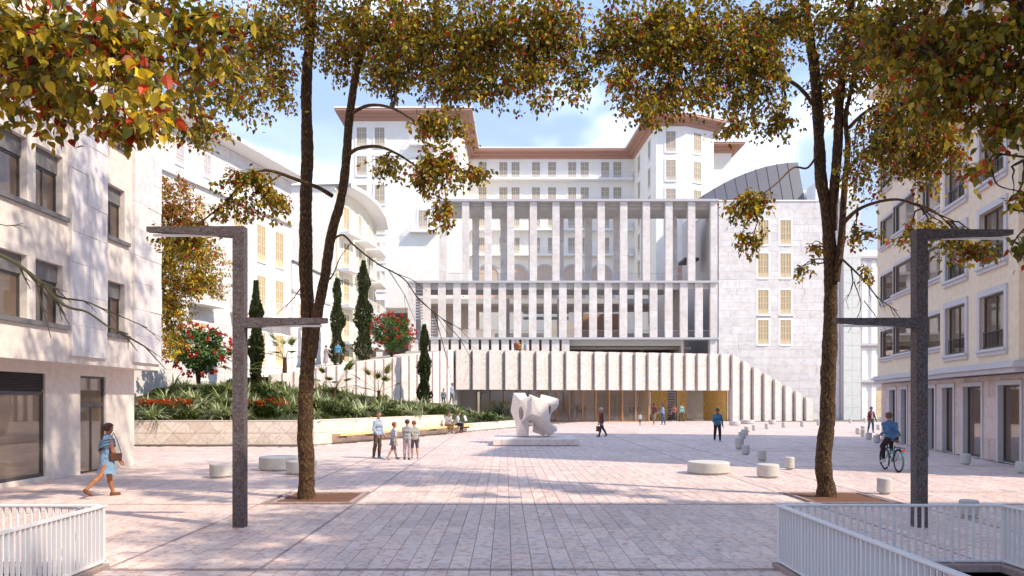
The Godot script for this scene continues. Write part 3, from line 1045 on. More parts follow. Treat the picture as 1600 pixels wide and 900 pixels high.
	for i in 8:
		var w2 := wl / 8.0
		fold.call(B + u2 * w2 * i, u2, n2, w2, 0.0, lerpf(6.9, 1.9, i / 8.0), lerpf(6.9, 1.9, (i + 1) / 8.0), 0.46)
	wpart("screen_backing", wedge(B + n2 * -0.7, C + n2 * -0.7, 6.7, 1.6, 0.2), M.joint, b)
	# left wing: the wall of the ramp
	var L := Vector3(-16.6, 0, -53.0)
	var R := Vector3(-4.75, 0, -70.0)
	var u3 := (R - L).normalized()
	var n3 := u3.cross(Vector3.UP)
	var w3 := (R - L).length() / 20.0
	for i in 20:
		var ya := lerpf(4.0, 6.93, i / 20.0)
		var yb := lerpf(4.0, 6.93, (i + 1) / 20.0)
		var p := MB.new()
		var o := L + u3 * w3 * i
		var m := o + u3 * w3 * 0.8
		var e := o + u3 * w3
		var up := Vector3.UP
		p.quad(o + up * 0.2, m + up * 0.2, m + up * lerpf(ya, yb, 0.8), o + up * ya)
		p.quad(m + up * 0.2, m - n3 * 0.3 + up * 0.2, m - n3 * 0.3 + up * lerpf(ya, yb, 0.8), m + up * lerpf(ya, yb, 0.8))
		p.quad(o - n3 * 0.3 + up * 0.2, o + up * 0.2, o + up * ya, o - n3 * 0.3 + up * ya)
		p.quad(o + up * ya, m + up * lerpf(ya, yb, 0.8), m - n3 * 0.3 + up * lerpf(ya, yb, 0.8), o - n3 * 0.3 + up * ya)
		wpart("ramp_panel", p, M.marble, b)
	var back := MB.new()
	var bk := [L - n3 * 0.2, R - n3 * 0.2]
	back.quad(bk[0] + Vector3(0, 0.2, 0), bk[1] + Vector3(0, 0.2, 0), bk[1] + Vector3(0, 6.9, 0), bk[0] + Vector3(0, 3.96, 0))
	wpart("ramp_wall", back, M.marble, b)
	var ramp := MB.new()
	var r2 := [L - n3 * 0.25, R - n3 * 0.25, R - n3 * 6.0, L - n3 * 6.0]
	ramp.quad(r2[0] + Vector3(0, 3.85, 0), r2[1] + Vector3(0, 6.8, 0), r2[2] + Vector3(0, 6.8, 0), r2[3] + Vector3(0, 3.85, 0))
	wpart("ramp", ramp, M.garden_stone, b)
	# terrace over the entrance
	var ter := MB.new()
	ter.prism(PackedVector2Array([Vector2(-4.6, -70.7), Vector2(23.3, -77.7), Vector2(24.0, -84.2), Vector2(-12.0, -84.2), Vector2(-9.5, -71.5)]), 6.2, 6.85)
	wpart("terrace_floor", ter, M.concrete, b)
	var sof := MB.new()
	sof.prism(PackedVector2Array([Vector2(-4.55, -70.68), Vector2(23.3, -77.68), Vector2(24.0, -84.2), Vector2(-4.55, -84.2)]), 3.2, 3.32)
	wpart("soffit", sof, M.white_plaster, b)
	# entrance storey
	var G := 76.0
	var gs := G / 1170.0
	var E := func(px: float) -> float: return (px - 790.0) * gs
	wpart("entrance_wall", bx(Vector3(-4.85, 0, -G - 0.1), Vector3(-4.6, 3.2, -70.7)), M.concrete, b)
	wpart("entrance_wall", bx(Vector3(-4.6, 0, -G - 0.3), Vector3(E.call(745.0), 3.2, -G - 0.02)), M.concrete, b)
	var px := 745.0
	var step := 20.7
	for i in 14:
		wpart("mullion", bx(Vector3(E.call(px) - 0.07, 0.0, -G - 0.16), Vector3(E.call(px) + 0.07, 3.2, -G + 0.04)), M.bronze, b)
		if i < 13:
			wpart("glass_pane", bx(Vector3(E.call(px) + 0.07, 0.08, -G - 0.09), Vector3(E.call(px + step) - 0.07, 3.2, -G - 0.07)), M.shop_glass, b)
			wpart("sill", bx(Vector3(E.call(px) + 0.07, 0.0, -G - 0.15), Vector3(E.call(px + step) - 0.07, 0.08, -G)), M.bronze, b)
		px += step
	var hall := MB.new()
	hall.box(Vector3(E.call(745.0), 0.0, -84.3), Vector3(E.call(1016.0), 3.2, -84.0))
	for q in [770.0, 830.0, 905.0, 985.0]:
		hall.box(Vector3(E.call(q), 0.0, -82.5), Vector3(E.call(q + 34.0), 3.2, -82.2))
	wpart("hall_wall", hall, M.limestone, b)
	var openings := MB.new()
	for q in [815.0, 880.0, 960.0]:
		openings.box(Vector3(E.call(q), 0.05, -83.98), Vector3(E.call(q) + 1.3, 2.8, -83.9))
	wpart("hall_door", openings, M.interior, b)
	wpart("hall_floor", bx(Vector3(-4.5, -0.02, -84.0), Vector3(23.0, 0.008, -G + 0.1)), M.concrete, b)
	# wooden entrance recess
	var d2 := 82.0 / 1170.0
	var W := func(q: float) -> float: return (q - 790.0) * d2
	for q in [[1018.0, 1030.0], [1030.2, 1043.0], [1062.0, 1073.0]]:
		wpart("wood_panel", bx(Vector3(W.call(q[0]), 0.01, -82.3), Vector3(W.call(q[1]), 3.2, -82.0)), M.wood, b)
	wpart("wood_panel", bx(Vector3(E.call(1014.5), 0.01, -82.0), Vector3(E.call(1016.0), 3.2, -76.2)), M.wood, b)
	var steps := MB.new()
	for k in 10:
		steps.box(Vector3(W.call(1043.3), 0.3 * k + 0.1, -83.4), Vector3(W.call(1057.0), 0.3 * k + 0.2, -83.0))
	wpart("stair", steps, M.bronze, b)
	wpart("post", bx(Vector3(W.call(1057.0), 0.01, -82.2), Vector3(W.call(1061.5), 3.2, -81.8)), M.bench_wood, b)
	wpart("glass_pane", bx(Vector3(W.call(1073.2), 0.05, -82.1), Vector3(W.call(1098.0), 3.2, -82.06)), M.shop_glass, b)
	wpart("hall_wall", bx(Vector3(W.call(1073.0), 0.0, -84.6), Vector3(W.call(1120.0), 3.2, -84.4)), M.limestone, b)
	for k in 5:
		var a := Vector3(22.9, 0.01, -77.75)
		var c := Vector3(W.call(1099.0), 0.01, -82.0)
		var e0 := a.lerp(c, k / 5.0)
		var e1 := a.lerp(c, (k + 0.97) / 5.0)
		var m := MB.new()
		m.quad(e1, e0, e0 + Vector3(0, 3.19, 0), e1 + Vector3(0, 3.19, 0))
		m.quad(e1 + Vector3(0.1, 0, 0.1), e0 + Vector3(0.1, 0, 0.1), e0 + Vector3(0.1, 3.19, 0.1), e1 + Vector3(0.1, 3.19, 0.1))
		wpart("wood_panel", m, M.wood, b)

func wedge(a: Vector3, c: Vector3, ya: float, yc: float, thick: float) -> MB:
	var m := MB.new()
	var no := (c - a).normalized().cross(Vector3.UP) * thick
	var up := Vector3.UP
	m.quad(a, c, c + up * yc, a + up * ya)
	m.quad(c - no, a - no, a - no + up * ya, c - no + up * yc)
	m.quad(a + up * ya, c + up * yc, c - no + up * yc, a - no + up * ya)
	m.quad(c, c - no, c - no + up * yc, c + up * yc)
	return m

# ------------------------------------------------------------------ shuttered windows
var window_meshes := {}
func shutter_window(parent: Node, w: Transform3D, wid: float, hei: float, fr: Material, sh: Material, bord := 0.14) -> void:
	var key := "%.2f %.2f %.2f" % [wid, hei, bord]
	if not window_meshes.has(key):
		var f := MB.new()
		f.box(Vector3(-bord, -bord, 0), Vector3(0, hei + bord, 0.07))
		f.box(Vector3(wid, -bord, 0), Vector3(wid + bord, hei + bord, 0.07))
		f.box(Vector3(0, hei, 0), Vector3(wid, hei + bord, 0.07))
		f.box(Vector3(0, -bord, 0), Vector3(wid, 0, 0.12))
		var s := MB.new()
		var lw := wid * 0.5 - 0.01
		var st := minf(0.07, lw * 0.13)
		var rows := 3
		s.box(Vector3(0, 0, 0.006), Vector3(st, hei, 0.05))
		s.box(Vector3(lw - st, 0, 0.006), Vector3(lw, hei, 0.05))
		s.box(Vector3(lw * 0.5 - st * 0.5, 0, 0.006), Vector3(lw * 0.5 + st * 0.5, hei, 0.048))
		var foot := hei * 0.16
		s.box(Vector3(st, 0, 0.006), Vector3(lw - st, foot, 0.035))
		for r in rows + 1:
			var y := lerpf(foot, hei - st, float(r) / rows)
			s.box(Vector3(st, y, 0.006), Vector3(lw - st, y + st, 0.049))
		for r in rows:
			var y0 := lerpf(foot, hei - st, float(r) / rows) + st
			var y1 := lerpf(foot, hei - st, float(r + 1) / rows)
			var ns := maxi(3, int((y1 - y0) / 0.09))
			for k in ns:
				var y := lerpf(y0, y1, float(k) / ns)
				var hs := (y1 - y0) / ns
				for c in 2:
					var xa := st if c == 0 else lw * 0.5 + st * 0.5
					var xb := lw * 0.5 - st * 0.5 if c == 0 else lw - st
					s.quad(Vector3(xa, y, 0.034), Vector3(xb, y, 0.034), Vector3(xb, y + hs * 0.55, 0.012), Vector3(xa, y + hs * 0.55, 0.012))
		s.col = Color(0.4, 0.34, 0.3)  # dark backing sheet paints in the shade of the room behind the louvres
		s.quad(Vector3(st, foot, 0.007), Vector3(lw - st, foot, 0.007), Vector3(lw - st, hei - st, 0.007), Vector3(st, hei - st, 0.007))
		window_meshes[key] = [f.mesh(), s.mesh()]
	var q: Array = window_meshes[key]
	var o := part("window", q[0], fr, parent, gtf(parent).affine_inverse() * w)
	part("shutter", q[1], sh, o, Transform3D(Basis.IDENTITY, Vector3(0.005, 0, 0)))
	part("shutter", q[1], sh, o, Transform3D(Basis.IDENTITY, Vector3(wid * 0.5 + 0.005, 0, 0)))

func balcony(parent: Node, w: Transform3D, wid: float, deep: float, slab := 0.22, rail_h := 1.0) -> void:
	var m := MB.new()
	m.cbox(Vector3(0, -slab, 0), Vector3(wid, 0, deep), 0.03)
	var o := wpart("balcony", m, M.white_trim, parent, w)
	var r := MB.new()
	var z := deep - 0.06
	r.box(Vector3(0.03, rail_h - 0.04, z), Vector3(wid - 0.03, rail_h, z + 0.04))
	r.box(Vector3(0.03, rail_h - 0.04, 0), Vector3(0.07, rail_h, z))
	r.box(Vector3(wid - 0.07, rail_h - 0.04, 0), Vector3(wid - 0.03, rail_h, z))
	var x := 0.05
	while x < wid - 0.04:
		r.box(Vector3(x - 0.009, 0, z + 0.01), Vector3(x + 0.009, rail_h - 0.04, z + 0.03))
		x += 0.13
	var zz := 0.1
	while zz < z:
		for xx in [0.05, wid - 0.05]:
			r.box(Vector3(xx - 0.009, 0, zz - 0.009), Vector3(xx + 0.009, rail_h - 0.04, zz + 0.009))
		zz += 0.13
	part("railing", r.mesh(), M.rail, o)

# ------------------------------------------------------------------ tall hotel behind
func eave(parent: Node, pts: Array, y: float) -> void:
	# stepped terracotta cornice round an open line of wall points, outside to the left of the walk
	var prof := [[0.0, 0.0], [0.35, 0.15], [0.35, 0.45], [0.9, 0.55], [0.9, 0.8], [1.7, 0.95], [1.7, 1.25]]
	var off := []
	for i in pts.size():
		var a: Vector3 = pts[maxi(i - 1, 0)]
		var p: Vector3 = pts[i]
		var c: Vector3 = pts[mini(i + 1, pts.size() - 1)]
		var n0 := (p - a).normalized().cross(Vector3.UP) if i > 0 else (c - p).normalized().cross(Vector3.UP)
		var n1 := (c - p).normalized().cross(Vector3.UP) if i < pts.size() - 1 else n0
		var nb := (n0 + n1).normalized()
		off.append(nb / maxf(0.35, nb.dot(n0)))
	var m := MB.new()
	for i in pts.size() - 1:
		for k in prof.size() - 1:
			var q := []
			for e in [[i, k], [i + 1, k], [i + 1, k + 1], [i, k + 1]]:
				q.append(pts[e[0]] + off[e[0]] * prof[e[1]][0] + Vector3.UP * (y + prof[e[1]][1]))
			m.quad(q[0], q[1], q[2], q[3])
	wpart("eave", m, M.terracotta, parent)
	var t := MB.new()
	for i in pts.size() - 1:
		var a: Vector3 = pts[i] + off[i] * 1.78 + Vector3.UP * (y + 1.253)
		var c: Vector3 = pts[i + 1] + off[i + 1] * 1.78 + Vector3.UP * (y + 1.253)
		var a2: Vector3 = pts[i] + off[i] * -2.0 + Vector3.UP * (y + 1.9)
		var c2: Vector3 = pts[i + 1] + off[i + 1] * -2.0 + Vector3.UP * (y + 1.9)
		t.quad(a, c, c + Vector3.UP * 0.22, a + Vector3.UP * 0.22)
		t.quad(a + Vector3.UP * 0.22, c + Vector3.UP * 0.22, c2, a2)
		t.quad(c, a, a - off[i] * 0.3, c - off[i + 1] * 0.3)
	wpart("roof", t, M.white_trim, parent)

func build_hotel() -> void:
	var b := thing("hotel_building", "tall white building with shuttered windows, two towers and terracotta eaves", "building", Vector3(5, 0, -120))
	var H := 42.4
	var pts := [Vector3(-22.6, 0, -140), Vector3(-22.6, 0, -108), Vector3(-6.46, 0, -108), Vector3(-6.1, 0, -125), Vector3(21.4, 0, -125), Vector3(22.1, 0, -110), Vector3(26.5, 0, -110), Vector3(31.2, 0, -112.3), Vector3(31.2, 0, -122), Vector3(36.8, 0, -122), Vector3(36.8, 0, -140)]
	var poly := PackedVector2Array()
	for p in pts:
		poly.append(Vector2(p.x, p.z))
	var wl := MB.new()
	wl.prism(poly, 0.0, H)
	wpart("wall", wl, M.cream, b)
	eave(b, pts, H)
	# central range
	var F := frame(Vector3(-6.1, 0, -125), Vector3.RIGHT)
	var s := 125.0 / 1170.0
	for r in 5:
		var y0 := 2.2 + (625.0 - (278.0 + 39.4 * r)) * s
		if r < 4:
			for px in [718.0, 754.0, 786.5, 805.5, 837.5, 862.5, 894.0, 913.5, 945.5, 964.5]:
				var x: float = (px - 790.0) * s + 6.1
				if x > 0.9:
					shutter_window(b, F * Transform3D(Basis.IDENTITY, Vector3(x - 0.68, y0, 0.004)), 1.36, 2.65, M.white_trim, M.pale_shutter, 0.22)
			balcony(b, F * Transform3D(Basis.IDENTITY, Vector3(0.3, y0 - 0.25, 0)), 27.0, 1.1, 0.3)
	# arcade at its foot
	for px in [763.0, 807.0, 851.0, 895.0, 939.0]:
		var x: float = (px - 790.0) * s + 6.1
		var m := MB.new()
		var d := MB.new()
		var r := 1.75
		var yc := 2.2 + (625.0 - 432.0) * s
		for k in 14:
			var a0 := PI * k / 14.0
			var a1 := PI * (k + 1) / 14.0
			var p0 := Vector3(x + cos(a0) * r, yc + sin(a0) * r, 0)
			var p1 := Vector3(x + cos(a1) * r, yc + sin(a1) * r, 0)
			var o0 := Vector3(x + cos(a0) * (r + 0.35), yc + sin(a0) * (r + 0.35), 0)
			var o1 := Vector3(x + cos(a1) * (r + 0.35), yc + sin(a1) * (r + 0.35), 0)
			var z := Vector3(0, 0, 0.12)
			m.quad(p0 + z, o0 + z, o1 + z, p1 + z)
			m.quad(o0, o1, o1 + z, o0 + z)
			m.quad(p1, p0, p0 + z, p1 + z)
			d.tri(Vector3(x, yc, 0.02), p0 + Vector3(0, 0, 0.02), p1 + Vector3(0, 0, 0.02))
		m.box(Vector3(x - r - 0.35, yc - 6.0, 0), Vector3(x - r, yc, 0.12))
		m.box(Vector3(x + r, yc - 6.0, 0), Vector3(x + r + 0.35, yc, 0.12))
		d.quad(Vector3(x - r, yc - 6.0, 0.02), Vector3(x + r, yc - 6.0, 0.02), Vector3(x + r, yc, 0.02), Vector3(x - r, yc, 0.02))
		var o := wpart("arch", m, M.trim, b, F)
		part("arch_door", d.mesh(), M.interior, o)
	# left tower
	var T := frame(Vector3(-22.6, 0, -108), Vector3.RIGHT)
	var ts := 108.0 / 1170.0
	for r in 7:
		var y0 := 2.2 + (625.0 - (229.0 + 45.0 * r)) * ts
		for px in [565.0, 593.0]:
			shutter_window(b, T * Transform3D(Basis.IDENTITY, Vector3((px - 545.0) * ts - 0.72, y0, 0.004)), 1.44, 2.75, M.white_trim, M.pale_shutter, 0.25)
		if r == 0 or r == 3:
			shutter_window(b, T * Transform3D(Basis.IDENTITY, Vector3((660.0 - 545.0) * ts - 0.6, y0 + 0.5, 0.004)), 1.3, 2.75, M.white_trim, M.pale_shutter, 0.25)
			balcony(b, T * Transform3D(Basis.IDENTITY, Vector3((641.0 - 545.0) * ts, y0 + 0.3, 0)), 3.9, 0.9, 0.35)
	var TS := frame(Vector3(-6.46, 0, -108), Vector3(0.36, 0, -17))
	for r in 7:
		for x in [4.0, 9.0]:
			shutter_window(b, TS * Transform3D(Basis.IDENTITY, Vector3(x, 2.2 + (625.0 - (229.0 + 45.0 * r)) * ts, 0.004)), 1.3, 2.7, M.white_trim, M.pale_shutter, 0.22)
	# right tower: left flank, front, right facet
	var q := [[frame(Vector3(21.4, 0, -125), Vector3(0.7, 0, 15)), [11.0, 4.0], 110.0], [frame(Vector3(22.1, 0, -110), Vector3.RIGHT), [2.15], 110.0], [frame(Vector3(26.5, 0, -110), Vector3(4.7, 0, -2.3)), [2.1], 111.0], [frame(Vector3(31.2, 0, -122), Vector3.RIGHT), [], 122.0]]
	for e in q:
		for r in 7:
			var y0: float = 2.2 + (625.0 - (237.0 + 45.0 * r)) * 110.0 / 1170.0
			for x in e[1]:
				shutter_window(b, e[0] * Transform3D(Basis.IDENTITY, Vector3(x - 0.72, y0, 0.004)), 1.44, 3.0, M.white_trim, M.pale_shutter, 0.22)

# ------------------------------------------------------------------ other buildings round the square
func build_side_buildings() -> void:
	# --- stone fronted building right of the colonnade
	var b := thing("stone_building", "blank pale stone block wall building with two columns of yellow shutters", "building", Vector3(30, 0, -90))
	var F := frame(Vector3(23.6, 0, -83), Vector3.RIGHT)
	var holes := []
	var s := 83.0 / 1170.0
	for cx in [1192.0, 1227.0]:
		for r in [[343.0, 383.0], [395.0, 435.0], [452.0, 492.0], [499.0, 539.0]]:
			var x: float = (cx - 790.0) * s - 23.6
			holes.append([x - 0.8, x + 0.8, 2.2 + (625.0 - r[1]) * s - 0.12, 2.2 + (625.0 - r[0]) * s + 0.12])
	var box := MB.new()
	box.box(Vector3(23.6, 0, -100), Vector3(37.0, 24.2, -83.0))
	wpart("wall", box, M.joint, b)
	wpart("coping", bx(Vector3(23.5, 24.203, -100), Vector3(37.1, 24.35, -82.85)), M.white_trim, b)
	var lime := [M.apt_stone, tinted(M.apt_stone, 1.05, 1.04, 1.04, Vector3(0.3, 0.1, 0.5)), tinted(M.apt_stone, 0.95, 0.94, 0.95, Vector3(0.6, 0.3, 0.2)), tinted(M.apt_stone, 1.0, 0.97, 0.95, Vector3(0.1, 0.8, 0.4))]
	stone_courses(b, F * Transform3D(Basis.IDENTITY, Vector3(0, 0, 0.002)), 0.0, 13.4, 0.0, 24.2, 0.86, 0.9, 2.4, holes, lime, 0.07, 0.012)
	for h in holes:
		shutter_window(b, F * Transform3D(Basis.IDENTITY, Vector3(h[0] + 0.2, h[2] + 0.2, 0.02)), 1.2, h[3] - h[2] - 0.4, M.white_trim, M.shutter, 0.2)
	# --- panel clad block beside it
	var p := thing("panel_clad_building", "smooth pale green panel clad block at the street corner", "building", Vector3(39, 0, -86))
	wpart("wall", bx(Vector3(37.05, 0, -98), Vector3(38.9, 24.6, -82.1)), M.joint, p)
	var PF := frame(Vector3(37.05, 0, -82.1), Vector3.RIGHT)
	var y := 0.0
	while y < 24.5:
		for k in 2:
			wpart("cladding_panel", bx(Vector3(0.93 * k + 0.008, y + 0.012, 0.002), Vector3(0.93 * k + 0.922, y + 1.35, 0.05)), M.panel, p, PF)
		y += 1.366
	# --- metal roofed hall behind
	var mr := thing("metal_roofed_building", "building with a large sloping grey metal roof behind the stone wall", "building", Vector3(33, 0, -100))
	wpart("wall", bx(Vector3(26.4, 0, -125), Vector3(41.0, 26.5, -101)), M.white_plaster, mr)
	var rm := MB.new()
	var z0 := -101.0
	var z1 := -125.0
	# convex eaves line: it climbs fast, then levels out
	var rim := []
	for k in 11:
		var f0 := k / 10.0
		rim.append(Vector3(lerpf(26.0, 40.6, f0), 29.6 + 5.6 * pow(sin(f0 * PI * 0.5), 0.9), z0 - 3))
	var rs := MB.new()
	for k in 10:
		var lo0 := Vector3(rim[k].x, 26.6, z0 + 0.5)
		var lo1 := Vector3(rim[k + 1].x, 26.6, z0 + 0.5)
		rm.quad(lo0, lo1, rim[k + 1], rim[k])
		rm.quad(rim[k], rim[k + 1], Vector3(rim[k + 1].x, rim[k + 1].y, z1), Vector3(rim[k].x, rim[k].y, z1))
		rs.tube([lo0 + Vector3(0, 0.03, 0.04), rim[k] + Vector3(0, 0.03, 0.04)], [0.04, 0.04], 4)
	wpart("roof", rm, M.metal_roof, mr)
	wpart("roof_seam", rs, M.metal_roof, mr)
	var gb := MB.new()
	gb.quad(Vector3(40.6, 26.6, z0 + 0.5), Vector3(40.6, 26.6, z1), Vector3(40.6, 35.2, z1), Vector3(40.6, 35.2, z0 - 3))
	gb.quad(Vector3(26, 26.6, z1), Vector3(26, 26.6, z0 + 0.5), Vector3(26, 29.6, z0 - 3), Vector3(26, 29.6, z1))
	gb.box(Vector3(41.0, 0, -118), Vector3(46, 31, -99))
	wpart("gable_wall", gb, M.white_plaster, mr)
	# --- church-like portal at the end of the side street
	var c := thing("portal_building", "white classical portal with pilasters and an arched yellow door", "building", Vector3(44, 0, -90))
	wpart("wall", bx(Vector3(40.8, 0, -98), Vector3(50, 19.4, -86)), M.white_plaster, c)
	var PO := frame(Vector3(40.8, 0, -86), Vector3.RIGHT)
	for x in [0.05, 1.15, 3.6]:
		var m := MB.new()
		m.box(Vector3(x, 0, 0.002), Vector3(x + 0.5, 4.0, 0.2))
		m.box(Vector3(x - 0.06, 0, 0.002), Vector3(x + 0.56, 0.4, 0.26))
		m.box(Vector3(x, 4.5, 0.002), Vector3(x + 0.5, 18.2, 0.2))
		wpart("pilaster", m, M.white_trim, c, PO)
	for yy in [4.0, 18.2, 8.2]:
		var m := MB.new()
		m.box(Vector3(-0.15, yy + 0.003, 0), Vector3(8.6, yy + 0.22, 0.36))
		m.box(Vector3(-0.25, yy + 0.223, 0), Vector3(8.7, yy + 0.497, 0.48))
		wpart("cornice", m, M.trim, c, PO)
	var dm := MB.new()
	for k in 10:
		var a0 := PI * k / 10.0
		var a1 := PI * (k + 1) / 10.0
		dm.tri(Vector3(2.6, 2.9, 0.05), Vector3(2.6 + cos(a0) * 0.9, 2.9 + sin(a0) * 0.9, 0.05), Vector3(2.6 + cos(a1) * 0.9, 2.9 + sin(a1) * 0.9, 0.05))
	dm.quad(Vector3(1.7, 0, 0.05), Vector3(3.5, 0, 0.05), Vector3(3.5, 2.9, 0.05), Vector3(1.7, 2.9, 0.05))
	for i in 2:
		for k in 3:
			dm.box(Vector3(1.8 + 0.85 * i, 0.2 + k * 0.95, 0.052), Vector3(2.5 + 0.85 * i, 1.0 + k * 0.95, 0.09))
	wpart("arched_door", dm, M.shutter, c, PO)
	# --- brick-red house seen through the last bays of the colonnade
	var o := thing("orange_house", "orange plastered house with grey framed windows seen through the colonnade", "building", Vector3(29, 0, -106))
	wpart("wall", bx(Vector3(25.3, 0, -118), Vector3(36.5, 21.8, -104)), M.orange_plaster, o)
	var OF := frame(Vector3(25.3, 0, -104), Vector3.RIGHT)
	for k in 6:
		for x in [0.5, 2.2]:
			shutter_window(o, OF * Transform3D(Basis.IDENTITY, Vector3(x, 2.0 + 3.3 * k, 0.004)), 1.0, 1.9, M.trim, M.interior, 0.2)
		wpart("string_course", bx(Vector3(0, 4.35 + 3.3 * k, 0), Vector3(11.2, 4.65 + 3.3 * k, 0.12)), M.trim, o, OF)
	# --- stone apartment house up the slope on the left
	var a := thing("stone_apartment_house", "long pale stone apartment house with tall yellow shutters and a white roof edge", "building", Vector3(-24, 0, -54))
	var L := Vector3(0.256, 0, -1).normalized()
	var o0 := Vector3(-22.9, 0, -42.0)
	var AF := frame(o0, L)
	var k2 := 1.0323
	var wlen := 20.0 * k2
	var hs := []
	var cols := [4.6, 8.9, 13.2, 16.2, 18.8]
	for x in cols:
		for q in [[4.9, 2.5], [9.0, 2.75], [12.9, 2.75]]:
			hs.append([x - 0.75, x + 0.75, q[0] - 0.15, q[0] + q[1] + 0.15])
	var am := MB.new()
	am.box(Vector3(0, 0, -12), Vector3(wlen, 20.4, -0.01), AF)
	wpart("wall", am, M.joint, a)
	stone_courses(a, AF, 0.0, wlen, 0.0, 16.6, 0.7, 0.8, 2.0, hs, lime, 0.05, 0.012)
	stone_courses(a, AF, 0.0, wlen, 17.1, 20.2, 0.7, 0.8, 2.0, [], lime, 0.05, 0.012, 60)
	for h in hs:
		shutter_window(a, AF * Transform3D(Basis.IDENTITY, Vector3(h[0] + 0.15, h[2] + 0.15, 0.01)), 1.2, h[3] - h[2] - 0.3, M.white_trim, M.shutter, 0.15)
	for x in [6.4, 9.2, 12.0, 14.8, 17.6]:
		shutter_window(a, AF * Transform3D(Basis.IDENTITY, Vector3(x, 17.5, 0.04)), 0.8, 1.5, M.white_trim, M.trim, 0.1)
	wpart("string_course", bx(Vector3(-0.05, 16.62, -0.1), Vector3(wlen + 0.1, 17.08, 0.3)), M.white_trim, a, AF)
	var rf_ := MB.new()
	rf_.quad(AF * Vector3(-0.3, 20.45, 1.3), AF * Vector3(wlen + 0.4, 20.45, 1.3), AF * Vector3(wlen + 0.4, 20.7, 1.35), AF * Vector3(-0.3, 20.7, 1.35))
	rf_.quad(AF * Vector3(-0.3, 20.22, 0.02), AF * Vector3(wlen + 0.4, 20.22, 0.02), AF * Vector3(wlen + 0.4, 20.45, 1.3), AF * Vector3(-0.3, 20.45, 1.3))
	rf_.quad(AF * Vector3(-0.3, 20.7, 1.35), AF * Vector3(wlen + 0.4, 20.7, 1.35), AF * Vector3(wlen + 0.4, 23.4, -6), AF * Vector3(-0.3, 23.4, -6))
	rf_.quad(AF * Vector3(wlen + 0.4, 20.22, 0.02), AF * Vector3(wlen + 0.4, 20.3, -6), AF * Vector3(wlen + 0.4, 23.4, -6), AF * Vector3(wlen + 0.4, 20.7, 1.35))
	wpart("roof", rf_, M.white_trim, a)
	for q in [[3.6, 8.75, 3.0], [7.6, 8.75, 2.6], [12.2, 8.75, 2.0], [15.0, 8.75, 5.3]]:
		balcony(a, AF * Transform3D(Basis.IDENTITY, Vector3(q[0], q[1], 0.05)), q[2], 1.0, 0.25)
	# --- white annex between it and the curved house
	var w := thing("white_annex", "low white annex with a dark coping between two taller houses", "building", Vector3(-19, 0, -66))
	var WF := frame(Vector3(-17.75, 0, -62.4), Vector3(1.1, 0, -9.6))
	var wm := MB.new()
	wm.box(Vector3(0, 0, -6), Vector3(9.0, 13.7, 0), WF)
	wpart("wall", wm, M.white_plaster, w)
	wpart("coping", bx(Vector3(-0.05, 13.703, -6), Vector3(9.1, 13.85, 0.12)), M.sill, w, WF)
	wpart("string_course", bx(Vector3(-0.05, 11.2, -0.1), Vector3(9.05, 11.45, 0.1)), M.trim, w, WF)
	for x in [1.2, 4.5]:
		shutter_window(w, WF * Transform3D(Basis.IDENTITY, Vector3(x, 8.4, 0.01)), 1.1, 2.0, M.white_trim, M.shutter, 0.12)
	# --- yellow curved house with balconies
	var yb := thing("curved_yellow_house", "curved pale yellow house with white balconies under a sweeping white eave", "building", Vector3(-20, 0, -80))
	var arc := [Vector3(-16.6, 0, -74), Vector3(-15.66, 0, -77), Vector3(-15.2, 0, -81), Vector3(-15.25, 0, -86), Vector3(-15.9, 0, -92)]
	var poly := PackedVector2Array([Vector2(-30, -92), Vector2(-30, -76), Vector2(-21.5, -75)])
	for q in arc:
		poly.append(Vector2(q.x, q.z))
	var ym := MB.new()
	ym.prism(poly, 0, 23.0)
	wpart("wall", ym, M.pale_yellow, yb)
	wpart("party_wall", bx(Vector3(-30, 0, -75.5), Vector3(-16.9, 23.3, -73.9)), M.cream, yb)
	var ev := MB.new()
	for i in arc.size() - 1:
		var n0: Vector3 = (arc[i + 1] - arc[maxi(i - 1, 0)]).normalized().cross(Vector3.UP)
		var n1: Vector3 = (arc[mini(i + 2, arc.size() - 1)] - arc[i]).normalized().cross(Vector3.UP)
		var A: Vector3 = arc[i] + Vector3(0, 23.0, 0)
		var B: Vector3 = arc[i + 1] + Vector3(0, 23.0, 0)
		ev.quad(A, B, B + n1 * 1.5 + Vector3(0, 0.15, 0), A + n0 * 1.5 + Vector3(0, 0.15, 0))
		ev.quad(A + n0 * 1.5 + Vector3(0, 0.15, 0), B + n1 * 1.5 + Vector3(0, 0.15, 0), B + n1 * 1.5 + Vector3(0, 0.5, 0), A + n0 * 1.5 + Vector3(0, 0.5, 0))
		ev.quad(A + n0 * 1.5 + Vector3(0, 0.5, 0), B + n1 * 1.5 + Vector3(0, 0.5, 0), Vector3(-24, 26, -83), Vector3(-24, 26, -83) + Vector3(0.01, 0, 0.01))
	ev.quad(Vector3(-30, 23.3, -73.6), Vector3(-16.2, 23.3, -73.6), Vector3(-24, 26, -83), Vector3(-30, 26, -83))
	wpart("roof", ev, M.white_trim, yb)
	for i in arc.size() - 1:
		var f := frame(arc[i], arc[i + 1] - arc[i])
		var ln: float = (arc[i + 1] - arc[i]).length()
		for r in 5:
			var y0 := 19.0 - 3.6 * r
			shutter_window(yb, f * Transform3D(Basis.IDENTITY, Vector3(ln * 0.5 - 0.5, y0, 0.02)), 1.1, 2.6, M.white_trim, M.shutter, 0.14)
			if i < 3:
				balcony(yb, f * Transform3D(Basis.IDENTITY, Vector3(0.15 + 0.2 * i, y0 - 0.15, 0)), ln - 0.4, 1.25 + 0.15 * i, 0.3)
	# --- low building with a garage opening at the head of the ramp
	var g := thing("ramp_house", "low plain building with a dark recessed opening at the head of the ramp", "building", Vector3(-12, 0, -92))
